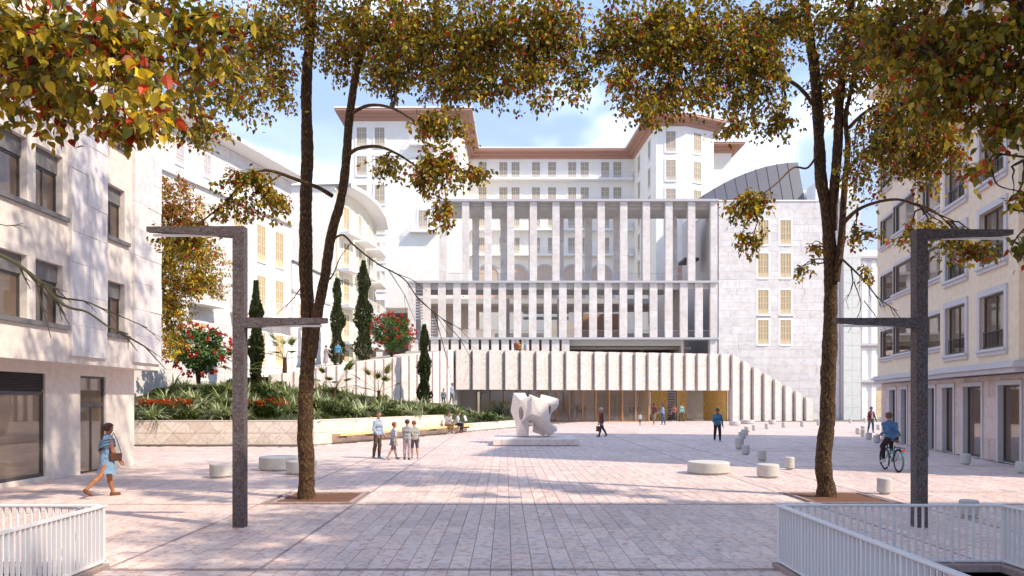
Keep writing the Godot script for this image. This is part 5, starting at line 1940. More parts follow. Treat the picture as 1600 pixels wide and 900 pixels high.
func sculpture() -> void:
	var pl := thing("sculpture_plinth", "low wide marble plinth in the middle of the square", "plinth", Vector3(1.46, 0, -37.7))
	var m := MB.new()
	m.slab(-2.05, 2.05, -2.0, 2.0, 0.05, 0.33, 0.012)
	part("block", m.mesh(), M.marble, pl)
	part("foot", bx(Vector3(-1.98, 0, -1.93), Vector3(1.98, 0.049, 1.93)).mesh(), M.marble, pl)
	var root := CSGCombiner3D.new()
	root.name = "sculpture"
	root.position = Vector3(1.0, 0.331, -38.1)
	meta(root, "angular white marble sculpture with pierced hollows on a low plinth", "sculpture")
	# each mass: outline and inner corners (x, y, how far forward), its front facets, and the length of the outline
	var left := [[[268, 150, -0.1], [238, 330, 0.0], [285, 450, 0.2], [300, 568, 0.3], [415, 570, 0.5], [418, 430, 0.45], [440, 350, 0.9], [440, 190, 0.9], [400, 190, 0.2], [380, 150, -0.1], [330, 218, 0.85], [336, 430, 0.75]],
		[[0, 10, 9], [9, 10, 8], [0, 1, 10], [1, 2, 10], [2, 11, 10], [2, 3, 11], [3, 4, 11], [4, 5, 11], [8, 10, 7], [7, 10, 6], [6, 10, 11], [6, 11, 5]], 10]
	var right := [[[425, 165, 0.2], [385, 395, 0.6], [480, 455, 0.25], [565, 545, 0.25], [612, 578, 0.35], [692, 515, 0.6], [692, 488, 0.2], [608, 432, 0.4], [640, 372, 0.3], [714, 266, 0.1], [712, 210, 0.0], [580, 172, -0.3], [545, 165, -0.3], [530, 208, 0.2], [442, 350, 1.0], [545, 393, 1.0], [622, 455, 0.9], [441, 192, 1.0], [598, 250, 0.85]],
		[[1, 2, 14], [2, 15, 14], [2, 3, 15], [3, 16, 15], [3, 4, 16], [4, 5, 16], [0, 1, 17], [1, 14, 17], [17, 14, 15], [17, 15, 18], [15, 16, 18], [5, 6, 16], [6, 7, 16], [16, 7, 18], [7, 8, 18], [8, 9, 18], [9, 10, 18], [10, 11, 18], [11, 12, 18], [12, 13, 18], [13, 17, 18], [13, 0, 17]], 14]
	var foot := [[[470, 440, 0.0], [458, 535, 0.15], [575, 578, 0.15], [572, 530, 0.1], [530, 450, 0.0]], [[0, 1, 2], [0, 2, 3], [0, 3, 4]], 5]
	for q in [left, right, foot]:
		var mb := MB.new()
		var f := PackedVector3Array()
		var flat := PackedVector2Array()
		for c in q[0]:
			f.append(Vector3(c[0] * 0.005159 - 1.975, 3.0075 - c[1] * 0.005159, c[2]))
		for i in q[2]:
			flat.append(Vector2(f[i].x, f[i].y))
		for t in q[1]:
			mb.tri(f[t[0]], f[t[1]], f[t[2]])
		var zb := -0.75 if q[2] > 5 else -0.6
		for i in q[2]:
			var j: int = (i + 1) % q[2]
			var bi := Vector3(f[i].x, f[i].y, zb)
			var bj := Vector3(f[j].x, f[j].y, zb)
			mb.tri(f[i], bi, bj)
			mb.tri(f[i], bj, f[j])
		var ix := Geometry2D.triangulate_polygon(flat)
		for t in range(0, ix.size(), 3):
			var tri_ := [ix[t], ix[t + 1], ix[t + 2]]
			if (flat[tri_[1]] - flat[tri_[0]]).cross(flat[tri_[2]] - flat[tri_[0]]) > 0.0:
				tri_.reverse()
			var p := []
			for k in tri_:
				p.append(Vector3(f[k].x, f[k].y, zb))
			mb.tri(p[0], p[1], p[2])
		var cm := CSGMesh3D.new()
		cm.mesh = mb.mesh()
		cm.name = "mass"
		root.add_child(cm, true)
	for h in [[333.0, 352.0, 0.8, Vector3(0.145, 0.35, 0.55), Vector3(0, -0.35, 0)], [618.0, 318.0, 0.6, Vector3(0.12, 0.26, 0.75), Vector3(0, 0.35, 0.1)], [665.0, 372.0, 0.0, Vector3(0.16, 0.3, 1.6), Vector3(0, 0, -0.35)]]:
		var c := CSGSphere3D.new()
		c.radius = 1.0
		c.radial_segments = 28
		c.rings = 16
		c.transform = Transform3D(Basis.from_euler(h[4]) * Basis.from_scale(h[3]), Vector3(h[0] * 0.005159 - 1.975, 3.0075 - h[1] * 0.005159, h[2]))
		c.operation = CSGShape3D.OPERATION_SUBTRACTION
		c.name = "hollow"
		root.add_child(c, true)
	root.material_override = M.sculpture
	add_child(root)

# ------------------------------------------------------------------ trees
var leaf_mesh: ArrayMesh

func branch(m: MB, pts: Array, r0: float, r1: float, sides := 8, rough := 0.0) -> Array:
	# smooth curve through the points, tapering
	var cv := Curve3D.new()
	for i in pts.size():
		var t: Vector3 = (pts[mini(i + 1, pts.size() - 1)] - pts[maxi(i - 1, 0)]) / 6.0
		cv.add_point(pts[i], -t, t)
	var len := cv.get_baked_length()
	var n := clampi(int(len / maxf(0.06, r0 * 1.2)), 3, 60)
	var out := []
	var rad := []
	for i in n + 1:
		var f := float(i) / n
		out.append(cv.sample_baked(len * f, true))
		rad.append(lerpf(r0, r1, pow(f, 0.8)))
	m.tube(out, rad, sides, true, rough, pts[0].x * 7.0)
	return out

# stem with furrowed bark: the ring radius follows ridges that wander up the stem
func trunk(m: MB, pts: Array, r0: float, r1: float) -> void:
	var cv := Curve3D.new()
	for i in pts.size():
		var t: Vector3 = (pts[mini(i + 1, pts.size() - 1)] - pts[maxi(i - 1, 0)]) / 6.0
		cv.add_point(pts[i], -t, t)
	var f := FastNoiseLite.new()
	f.seed = 6
	f.frequency = 1.0
	f.fractal_octaves = 3
	var lumps := FastNoiseLite.new()
	lumps.seed = 9
	lumps.frequency = 1.0
	var len := cv.get_baked_length()
	var n := int(len / 0.05)
	var sides := 44
	var rings := []
	for i in n + 1:
		var c := cv.sample_baked(len * i / n, true)
		var rr := lerpf(r0, r1, pow(float(i) / n, 0.8))
		var ring := PackedVector3Array()
		for k in sides:
			var a := TAU * k / sides
			var o := Vector3(cos(a), 0, -sin(a))
			var bump := lumps.get_noise_3dv((c + o * rr) * 1.7) * 0.22
			var ridge := 1.0 - absf(f.get_noise_3d((c.x + o.x * rr) * 13.0, c.y * 3.2, (c.z + o.z * rr) * 13.0)) * 2.2
			ring.append(c + o * (rr * (1.0 + bump) + ridge * minf(0.02, rr * 0.14)))
		rings.append(ring)
	for i in n:
		for k in sides:
			var j := (k + 1) % sides
			var nk := [Vector3.ZERO, Vector3.ZERO, Vector3.ZERO, Vector3.ZERO]
			var at := [[i, k], [i, j], [i + 1, j], [i + 1, k]]
			for q in 4:
				var ii: int = at[q][0]
				var kk: int = at[q][1]
				var du: Vector3 = rings[ii][(kk + 1) % sides] - rings[ii][(kk + sides - 1) % sides]
				var dv: Vector3 = rings[mini(ii + 1, n)][kk] - rings[maxi(ii - 1, 0)][kk]
				nk[q] = du.cross(dv).normalized()
			m.squad(rings[i][k], rings[i][j], rings[i + 1][j], rings[i + 1][k], nk[0], nk[1], nk[2], nk[3])

func shoot(xf: Array, cols: Array, tw: MB, a: Vector3, b: Vector3, r: float, leaves: int, scale: float, red: float, tone: float) -> void:
	var mid := (a + b) * 0.5 + Vector3(rf(-0.1, 0.1), rf(0.02, 0.16), rf(-0.1, 0.1)) * a.distance_to(b) * 0.7
	var ps := [a]
	for i in 4:
		var t := (i + 1) / 4.0
		ps.append(a.lerp(mid, t).lerp(mid.lerp(b, t), t))
	tw.tube(ps, [r, r * 0.85, r * 0.7, r * 0.5, r * 0.3], 3, false)
	var patch := rf(0.75, 1.3)
	for i in leaves:
		var t := pow(rng.randf(), 0.75)
		var p := a.lerp(mid, t).lerp(mid.lerp(b, t), t)
		var dir := Vector3(rf(-1, 1), rf(-1.5, 0.25), rf(-1, 1)).normalized()
		p += dir * 0.03 + Vector3(rf(-0.09, 0.09), rf(-0.08, 0.05), rf(-0.09, 0.09)) * scale
		var nrm := Vector3(rf(-0.9, 0.9), 1.0, rf(-0.9, 0.9))
		var side := dir.cross(nrm).normalized()
		nrm = side.cross(dir)
		var l := rf(0.062, 0.122) * scale
		xf.append(Transform3D(Basis(side * l, nrm * l, -dir * l), p))
		var g := rf(0.6, 1.5) * patch * tone
		var k := rng.randf()
		if k < red:
			cols.append(Color(0.36 * g, 0.045 * g, 0.012 * g))
		elif k < red + 0.25:
			cols.append(Color(0.48 * g, 0.37 * g, 0.03 * g))
		elif k < red + 0.62:
			cols.append(Color(0.24 * g, 0.195 * g, 0.02 * g))
		else:
			cols.append(Color(0.13 * g, 0.145 * g, 0.016 * g))

func cluster(xf: Array, cols: Array, tw: MB, c: Vector3, r: Vector3, cover: float, from: Vector3, scale := 1.0, red := 0.1, tone := 1.0) -> void:
	r *= 1.1
	var n := int(cover * 0.7 * PI * r.x * r.y / (0.00145 * scale * scale))
	var per := 15
	var shoots := maxi(3, n / per)
	var arms := clampi(int(shoots / 9.0), 2, 14)
	var tips := []
	for i in arms:
		var v := Vector3(rng.randfn(), rng.randfn(), rng.randfn()).normalized() * rf(0.15, 0.75)
		var e := c + v * r
		var mid := from.lerp(e, 0.5) + Vector3(rf(-0.15, 0.15), rf(0.0, 0.25), rf(-0.15, 0.15))
		var ps := []
		for k in 6:
			var t := k / 5.0
			ps.append(from.lerp(mid, t).lerp(mid.lerp(e, t), t) + Vector3(rf(-0.03, 0.03), rf(-0.03, 0.03), rf(-0.03, 0.03)) * (1.0 if k > 0 else 0.0))
		tw.tube(ps, [0.02, 0.018, 0.015, 0.012, 0.01, 0.006], 5, false)
		for k in [2, 3, 4, 5]:
			tips.append(ps[k])
	for i in shoots:
		var v := Vector3(rng.randfn(), rng.randfn(), rng.randfn()).normalized() * pow(rng.randf(), 0.4)
		var e := c + v * r
		# nearest of a few random arm points
		var best: Vector3 = tips[rng.randi() % tips.size()]
		for k in 3:
			var q: Vector3 = tips[rng.randi() % tips.size()]
			if q.distance_to(e) < best.distance_to(e):
				best = q
		if best.distance_to(e) > 0.7:
			best = e + (best - e).normalized() * rf(0.45, 0.7)
		shoot(xf, cols, tw, best, e + Vector3(0, -0.06, 0), 0.006, per, scale, red, tone)

func bare_twig(m: MB, pts: Array, r: float, forks: int) -> void:
	var p := branch(m, pts, r, r * 0.3, 6, 0.1)
	for i in forks:
		var k := int(p.size() * rf(0.3, 0.95))
		var a: Vector3 = p[mini(k, p.size() - 1)]
		var dir := (p[p.size() - 1] - p[0] as Vector3).normalized()
		var d2 := (dir + Vector3(rf(-0.7, 0.7), rf(-1.0, 0.35), rf(-0.5, 0.5))).normalized()
		var l := rf(0.25, 0.7) * (pts[0] as Vector3).distance_to(pts[pts.size() - 1]) * 0.5
		var b := a + d2 * l * 0.5 + Vector3(rf(-0.05, 0.05), 0, rf(-0.05, 0.05))
		var c := b + (d2 + Vector3(0, -0.4, 0)).normalized() * l * 0.5
		m.tube([a, b, c], [r * 0.4, r * 0.28, r * 0.12], 4, false)
		m.tube([b, b + (d2 + Vector3(rf(-0.8, 0.8), rf(-0.5, 0.2), 0)).normalized() * l * 0.35], [r * 0.22, r * 0.08], 4, false)

func tree(label: String, at: Vector3, stems: Array, limbs: Array, twigs: Array, clusters: Array, lichen := false) -> void:
	# stems and limbs: [points, r0, r1]; twigs: bare ones [points, r, forks]; clusters: [centre, radii, cover, from, scale, red, tone]
	var o := thing("broadleaf_tree", label, "tree", at)
	var m := MB.new()
	for s in stems:
		trunk(m, s[0], s[1], s[2])
	wpart("trunk", m, M.bark, o)
	var lm := MB.new()
	for s in limbs:
		branch(lm, s[0], s[1], s[2], 8, 0.08)
	if lm.v.size():
		wpart("limb", lm, M.bark, o)
	var bt := MB.new()
	for s in twigs:
		bare_twig(bt, s[0], s[1], s[2])
	if bt.v.size():
		wpart("bare_twigs", bt, M.lichen_twig if lichen else M.twig, o)
	var xf := []
	var cols := []
	var tw := MB.new()
	for c in clusters:
		cluster(xf, cols, tw, c[0], c[1], c[2], c[3], c[4] if c.size() > 4 else 1.0, c[5] if c.size() > 5 else 0.1, c[6] if c.size() > 6 else 1.0)
	wpart("twigs", tw, M.twig, o)
	var inv := Transform3D(Basis.IDENTITY, -at)
	for i in xf.size():
		xf[i] = inv * xf[i]
	var mm := multi("crown", leaf_mesh, M.leaf, xf, cols, o)
	mm.set_meta("kind", "stuff")
	print("leaves ", xf.size())

func build_trees() -> void:
	var lf := MB.new()
	# ovate leaf with a pointed tip, folded along the midrib and curling down
	var outline := [[0.0, 0.02], [0.14, 0.2], [0.34, 0.31], [0.58, 0.26], [0.8, 0.12], [1.0, 0.0]]
	for i in 5:
		var z0: float = -outline[i][0]
		var z1: float = -outline[i + 1][0]
		var w0: float = outline[i][1]
		var w1: float = outline[i + 1][1]
		var c0 := Vector3(0, -0.16 * z0 * z0, z0)
		var c1 := Vector3(0, -0.16 * z1 * z1, z1)
		for sd in [-1.0, 1.0]:
			var e0: Vector3 = c0 + Vector3(sd * w0, w0 * 0.28, 0)
			var e1: Vector3 = c1 + Vector3(sd * w1, w1 * 0.28, 0)
			if sd > 0.0:
				lf.quad(c0, e0, e1, c1)
			else:
				lf.quad(e0, c0, c1, e1)
	leaf_mesh = lf.mesh()
	# left main tree
	tree("tall twin stemmed tree in the pit beside the wide round benches", Vector3(-4.48, 0, -16.8),
		[[[Vector3(-4.466, -0.112, -16.8), Vector3(-4.48, 0.118, -16.8), Vector3(-4.466, 0.764, -16.8), Vector3(-4.494, 1.554, -16.8), Vector3(-4.466, 2.559, -16.8), Vector3(-4.423, 3.564, -16.8), Vector3(-4.451, 4.282, -16.8), Vector3(-4.48, 5.144, -16.8), Vector3(-4.48, 6.436, -16.8), Vector3(-4.478, 7.906, -16.9), Vector3(-4.519, 9.392, -17), Vector3(-4.443, 10.896, -17.1), Vector3(-4.381, 12.858, -17.2), Vector3(-4.288, 15.286, -17.3)], 0.17, 0.08],
		[[Vector3(-4.48, -0.169, -16.8), Vector3(-4.48, 0.262, -16.8)], 0.22, 0.16],
		[[Vector3(-4.352, 3.131, -16.75), Vector3(-4.171, 4.115, -16.6), Vector3(-3.977, 4.95, -16.5), Vector3(-3.827, 5.774, -16.4), Vector3(-3.58, 6.588, -16.3), Vector3(-3.469, 7.424, -16.3), Vector3(-3.413, 8.191, -16.3), Vector3(-3.316, 8.957, -16.3), Vector3(-3.162, 9.793, -16.3), Vector3(-2.995, 10.907, -16.3), Vector3(-2.786, 12.579, -16.3), Vector3(-2.647, 14.251, -16.3)], 0.115, 0.05]],
		[[[Vector3(-3.775, 6.644, -16.3), Vector3(-4.007, 6.74, -16), Vector3(-4.294, 6.789, -15.7), Vector3(-4.765, 6.899, -15.4), Vector3(-5.002, 6.838, -15.2), Vector3(-5.256, 6.559, -15), Vector3(-5.566, 6.083, -14.8), Vector3(-5.949, 5.608, -14.5)], 0.05, 0.015],
		[[Vector3(-4.637, 6.876, -15.5), Vector3(-4.872, 6.552, -15.2), Vector3(-5.128, 6.238, -15)], 0.025, 0.01],
		[[Vector3(-3.441, 7.522, -16.3), Vector3(-3.106, 7.507, -15.8), Vector3(-2.598, 7.345, -15.2), Vector3(-2.107, 6.971, -14.5), Vector3(-1.615, 6.544, -14), Vector3(-1.179, 6.328, -13.8)], 0.045, 0.015],
		[[Vector3(-3.371, 8.427, -16.3), Vector3(-2.903, 8.412, -15.8), Vector3(-2.308, 8.059, -15), Vector3(-1.711, 7.517, -14.3), Vector3(-1.197, 7.106, -14)], 0.04, 0.015],
		[[Vector3(-4.428, 10.75, -17.1), Vector3(-4.936, 10.168, -16.5), Vector3(-5.467, 10, -15.6), Vector3(-5.74, 9.25, -14.6), Vector3(-5.897, 8.274, -13.8)], 0.06, 0.02],
		[[Vector3(-3.135, 9.932, -16.3), Vector3(-2.051, 9.926, -16), Vector3(-0.658, 9.768, -15.4), Vector3(0.769, 9.444, -15)], 0.06, 0.02],
		[[Vector3(-2.926, 11.465, -16.3), Vector3(-1.504, 11.568, -16), Vector3(0.39, 10.839, -15.2)], 0.05, 0.02],
		[[Vector3(-4.337, 13.446, -17.2), Vector3(-5.5, 13.129, -16.5), Vector3(-6.491, 11.805, -15.5)], 0.06, 0.02]],
		[[[Vector3(-3.827, 5.662, -16.4), Vector3(-3.531, 5.772, -16.2), Vector3(-3.194, 5.462, -15.9), Vector3(-2.65, 5.022, -15.5), Vector3(-2.065, 4.652, -15.1), Vector3(-1.708, 4.186, -14.8), Vector3(-1.239, 3.786, -14.5), Vector3(-1.034, 3.64, -14.4)], 0.024, 8],
		[[Vector3(-4.09, 4.668, -16.5), Vector3(-3.762, 4.917, -16.3), Vector3(-3.6, 5.246, -16.2), Vector3(-3.309, 5.55, -16)], 0.02, 3],
		[[Vector3(-4.16, 4.386, -16.5), Vector3(-3.808, 4.928, -16.2), Vector3(-3.487, 4.73, -16), Vector3(-3.106, 4.617, -15.8)], 0.015, 4],
		[[Vector3(-4.595, 4.713, -16.8), Vector3(-4.724, 4.386, -16.5), Vector3(-4.946, 4.109, -16.3)], 0.015, 3]],
		[[Vector3(-5.325, 8.123, -14), Vector3(1.256, 0.742, 1.1), 1.0, Vector3(-5.586, 9.41, -15.2), 1.0, 0.08], [Vector3(-5.333, 9.858, -16), Vector3(1.231, 0.957, 1.4), 1.3, Vector3(-5.06, 10.063, -16)], [Vector3(-5.533, 6.978, -13), Vector3(0.722, 0.422, 0.7), 1.2, Vector3(-5.696, 8.07, -13.6), 1.0, 0.16],
		[Vector3(-4.504, 10.918, -17), Vector3(1.162, 0.654, 1.3), 1.1, Vector3(-4.403, 10.991, -17)], [Vector3(-2.735, 10.063, -16), Vector3(1.231, 0.957, 1.4), 1.6, Vector3(-2.908, 10.023, -16.2)], [Vector3(-1.457, 9.619, -15.5), Vector3(1.325, 1.086, 1.4), 1.7, Vector3(-1.476, 9.849, -15.7)], [Vector3(-0.128, 9.508, -15), Vector3(1.346, 1, 1.4), 1.7, Vector3(-0.26, 9.67, -15.2)], [Vector3(1, 9.508, -15), Vector3(0.769, 0.923, 1.1), 1.6, Vector3(0.641, 9.469, -15)], [Vector3(0.524, 8.352, -14.6), Vector3(0.874, 0.474, 0.7), 1.3, Vector3(0.513, 9.379, -15)], [Vector3(1.391, 8.588, -14.8), Vector3(0.443, 0.506, 0.5), 1.0, Vector3(0.705, 9.444, -15)], [Vector3(-0.379, 8.462, -14.8), Vector3(0.632, 0.506, 0.6), 1.0, Vector3(-0.262, 9.588, -15.3)], [Vector3(-3.733, 9.882, -16.8), Vector3(0.718, 0.574, 0.8), 0.9, Vector3(-3.162, 9.793, -16.3)], [Vector3(-4.667, 8.8, -15.6), Vector3(0.667, 0.533, 0.6), 0.7, Vector3(-4.906, 10.092, -16.4)], [Vector3(-0.962, 8.546, -15), Vector3(0.744, 0.538, 0.8), 1.2, Vector3(-0.915, 9.458, -15.3)], [Vector3(-2.223, 8.935, -15.3), Vector3(0.785, 0.523, 0.7), 1.1, Vector3(-2.244, 8.059, -15)],
		[Vector3(-1.197, 7.285, -14), Vector3(0.79, 0.431, 0.6), 1.2, Vector3(-1.711, 7.517, -14.3), 1.0, 0.14], [Vector3(-1.203, 6.482, -13.8), Vector3(0.649, 0.566, 0.6), 1.6, Vector3(-1.556, 6.544, -14), 1.0, 0.14], [Vector3(-1.194, 5.561, -13.7), Vector3(0.281, 0.398, 0.35), 1.3, Vector3(-1.179, 6.269, -13.8), 1.0, 0.12], [Vector3(-0.59, 6.411, -13.8), Vector3(0.495, 0.259, 0.35), 1.0, Vector3(-1.179, 6.482, -13.8), 1.0, 0.14], [Vector3(-2.355, 6.748, -14.5), Vector3(0.421, 0.297, 0.4), 1.3, Vector3(-2.262, 7.087, -14.7), 1.0, 0.1],
		[Vector3(-5.192, 6.559, -15), Vector3(0.923, 0.333, 0.5), 1.3, Vector3(-5.002, 6.812, -15.2), 1.0, 0.12], [Vector3(-6.197, 5.335, -14.5), Vector3(0.682, 0.421, 0.5), 1.7, Vector3(-5.89, 5.694, -14.6), 1.0, 0.12], [Vector3(-4.744, 6.085, -15), Vector3(0.667, 0.359, 0.45), 1.2, Vector3(-5.033, 6.394, -15.1), 1.0, 0.14], [Vector3(-5.439, 6.058, -14.8), Vector3(0.481, 0.329, 0.4), 1.0, Vector3(-5.476, 6.237, -14.9), 1.0, 0.1],
		[Vector3(-4.65, 13.17, -17), Vector3(4.795, 1.598, 3), 0.6, Vector3(-4.381, 13.005, -17.2), 1.6], [Vector3(-0.684, 12.388, -16), Vector3(3.282, 1.368, 3), 0.6, Vector3(-2.051, 11.568, -16), 1.6], [Vector3(-3.342, 15.64, -17), Vector3(4.359, 1.598, 3.5), 0.6, Vector3(-4.263, 15.063, -17.2), 1.7]])
	stage("  tree 1")
	# right main tree
	tree("tall forked tree in the pit beside the concrete bollards", Vector3(7.37, 0, -17.1),
		[[[Vector3(7.337, -0.124, -17.1), Vector3(7.337, 0.154, -17.1), Vector3(7.249, 0.812, -17.1), Vector3(7.337, 1.688, -17.1), Vector3(7.366, 2.712, -17.1), Vector3(7.41, 3.735, -17.1), Vector3(7.425, 4.612, -17.1), Vector3(7.41, 5.488, -17.1), Vector3(7.337, 6.512, -17.1), Vector3(7.205, 7.242, -17.1), Vector3(7.189, 8.448, -17.2), Vector3(7.142, 9.815, -17.3), Vector3(7.019, 10.9, -17.4), Vector3(6.88, 12.446, -17.5), Vector3(6.694, 15.212, -17.6)], 0.175, 0.07],
		[[Vector3(7.322, -0.212, -17.1), Vector3(7.322, 0.344, -17.1)], 0.23, 0.17],
		[[Vector3(7.439, 6.073, -17.1), Vector3(7.454, 6.922, -17), Vector3(7.482, 7.761, -16.9), Vector3(7.54, 8.917, -16.9), Vector3(7.656, 9.928, -16.9), Vector3(7.8, 11.083, -16.9), Vector3(8.064, 13.025, -17)], 0.11, 0.055],
		[[Vector3(7.497, 4.888, -17), Vector3(7.583, 5.883, -16.9), Vector3(7.596, 6.867, -16.8), Vector3(7.682, 7.872, -16.8), Vector3(7.625, 8.518, -16.8), Vector3(7.754, 9.164, -16.8), Vector3(7.969, 10.313, -16.8)], 0.08, 0.035]],
		[[[Vector3(7.61, 6.206, -16.8), Vector3(7.615, 6.312, -16.2), Vector3(7.733, 6.32, -15.6), Vector3(7.885, 6.213, -15), Vector3(8.111, 5.956, -14.6), Vector3(8.496, 5.598, -14.2)], 0.05, 0.012],
		[[Vector3(8.023, 6.135, -14.9), Vector3(8.303, 5.856, -14.5), Vector3(8.435, 5.229, -13.9)], 0.022, 0.01],
		[[Vector3(7.174, 7.86, -17.2), Vector3(6.656, 7.319, -16.5), Vector3(6, 7.04, -15.6), Vector3(5.412, 6.53, -14.9), Vector3(4.991, 6.193, -14.6)], 0.03, 0.012],
		[[Vector3(7.189, 8.815, -17.2), Vector3(6.462, 9.308, -16.8), Vector3(5.262, 9.331, -16.2), Vector3(4.103, 9.516, -16), Vector3(2.933, 9.333, -15.6)], 0.05, 0.015],
		[[Vector3(7.109, 10.603, -17.4), Vector3(5.957, 10.845, -17), Vector3(4.485, 10.4, -16.4), Vector3(3.106, 10.235, -15.8)], 0.05, 0.015],
		[[Vector3(7.684, 9.928, -16.9), Vector3(8.13, 9.839, -16.4), Vector3(8.643, 9.695, -15.8)], 0.05, 0.015],
		[[Vector3(7.696, 8.303, -16.8), Vector3(7.941, 8.539, -16.3), Vector3(8.4, 8.533, -15.6), Vector3(8.704, 8.241, -15.2)], 0.045, 0.015]],
		[[[Vector3(7.598, 5.378, -16.9), Vector3(7.662, 5.137, -16.6), Vector3(7.782, 4.762, -16.2), Vector3(7.909, 4.374, -15.9), Vector3(8.16, 4.053, -15.6)], 0.03, 7],
		[[Vector3(7.662, 5.109, -16.6), Vector3(7.597, 4.723, -16.4), Vector3(7.412, 4.359, -16.3)], 0.018, 4], [[Vector3(7.625, 4.793, -16.4), Vector3(7.685, 4.208, -16.2), Vector3(7.362, 3.645, -16.1)], 0.014, 5], [[Vector3(7.658, 4.32, -16), Vector3(7.968, 3.753, -15.8), Vector3(8.185, 3.274, -15.7)], 0.012, 4]],
		[[Vector3(2.782, 9.685, -15.5), Vector3(1.06, 0.994, 1.2), 1.5, Vector3(3.086, 9.782, -15.7)], [Vector3(4.103, 9.858, -16), Vector3(1.436, 1.121, 1.4), 1.7, Vector3(4.154, 10.023, -16.2)], [Vector3(3.444, 8.493, -15.5), Vector3(1.325, 0.503, 0.9), 1.4, Vector3(3.669, 9.443, -15.9)], [Vector3(5.197, 9.174, -16), Vector3(1.026, 1.094, 1.1), 1.5, Vector3(5.294, 9.514, -16.3)], [Vector3(6.175, 10.627, -17), Vector3(1.162, 0.872, 1.3), 1.5, Vector3(6.103, 10.7, -17)], [Vector3(2.372, 8.61, -15), Vector3(0.487, 0.436, 0.5), 1.2, Vector3(2.8, 9.307, -15.6)], [Vector3(2.846, 7.931, -15), Vector3(0.641, 0.282, 0.5), 1.2, Vector3(3.179, 8.89, -15.5)], [Vector3(4.8, 7.933, -15.6), Vector3(0.667, 0.333, 0.5), 1.0, Vector3(5.06, 8.696, -16)], [Vector3(5.812, 8.217, -16), Vector3(0.547, 0.615, 0.6), 0.8, Vector3(6.172, 9.223, -16.6)],
		[Vector3(4.647, 6.005, -14.5), Vector3(0.558, 0.397, 0.5), 1.9, Vector3(5.054, 6.231, -14.6), 1.0, 0.14], [Vector3(4.771, 5.335, -14.5), Vector3(0.31, 0.322, 0.35), 1.3, Vector3(4.771, 5.918, -14.5), 1.0, 0.14], [Vector3(6.094, 4.916, -15.5), Vector3(0.265, 0.185, 0.3), 1.0, Vector3(7.094, 5.25, -16.6)], [Vector3(6.799, 5.544, -16.3), Vector3(0.251, 0.306, 0.3), 0.8, Vector3(7.208, 5.574, -16.8), 1.0, 0.25],
		[Vector3(8.205, 9.721, -16), Vector3(1.436, 1.121, 1.5), 1.8, Vector3(8.22, 9.793, -16.3), 1.0, 0.12], [Vector3(8.095, 7.728, -15.4), Vector3(0.987, 0.895, 0.9), 1.4, Vector3(8.4, 8.533, -15.6), 1.0, 0.14], [Vector3(7.658, 7.191, -16), Vector3(0.52, 0.848, 0.7), 1.0, Vector3(7.827, 8.447, -16.5), 1.0, 0.12, 1.2], [Vector3(8.205, 6.777, -15), Vector3(0.538, 0.564, 0.6), 1.0, Vector3(8.556, 8.321, -15.4), 1.0, 0.16], [Vector3(7.672, 9.496, -17.6), Vector3(0.752, 0.903, 0.8), 0.7, Vector3(7.171, 9.371, -17.3)], [Vector3(8.485, 7.129, -14.6), Vector3(0.749, 0.749, 0.8), 1.2, Vector3(8.704, 8.241, -15.2), 1.0, 0.16], [Vector3(7.938, 10.8, -17.2), Vector3(0.882, 0.882, 0.9), 1.1, Vector3(7.872, 10.65, -16.9)], [Vector3(2.027, 9.588, -15.3), Vector3(0.523, 0.785, 0.8), 1.1, Vector3(2.952, 9.782, -15.7)],
		[Vector3(8.056, 5.459, -14.5), Vector3(0.818, 0.248, 0.5), 1.3, Vector3(8.111, 5.931, -14.6), 1.0, 0.12], [Vector3(8.492, 4.995, -13.8), Vector3(0.613, 0.307, 0.45), 1.5, Vector3(8.374, 5.598, -14.2), 1.0, 0.14], [Vector3(7.44, 5.627, -15.6), Vector3(0.427, 0.267, 0.4), 0.9, Vector3(7.615, 6.285, -16.2), 1.0, 0.2], [Vector3(7.637, 4.918, -15.9), Vector3(0.217, 0.245, 0.3), 0.8, Vector3(7.732, 4.889, -16.3), 1.0, 0.05],
		[Vector3(6.248, 13.025, -17), Vector3(4.795, 1.598, 3), 0.6, Vector3(6.88, 12.745, -17.5), 1.6], [Vector3(9.026, 12.251, -16), Vector3(3.009, 1.368, 2.5), 0.6, Vector3(8.064, 12.879, -17), 1.6], [Vector3(7.12, 15.64, -17), Vector3(4.359, 1.598, 3.5), 0.6, Vector3(6.769, 14.911, -17.6), 1.7]])
	stage("  tree 2")
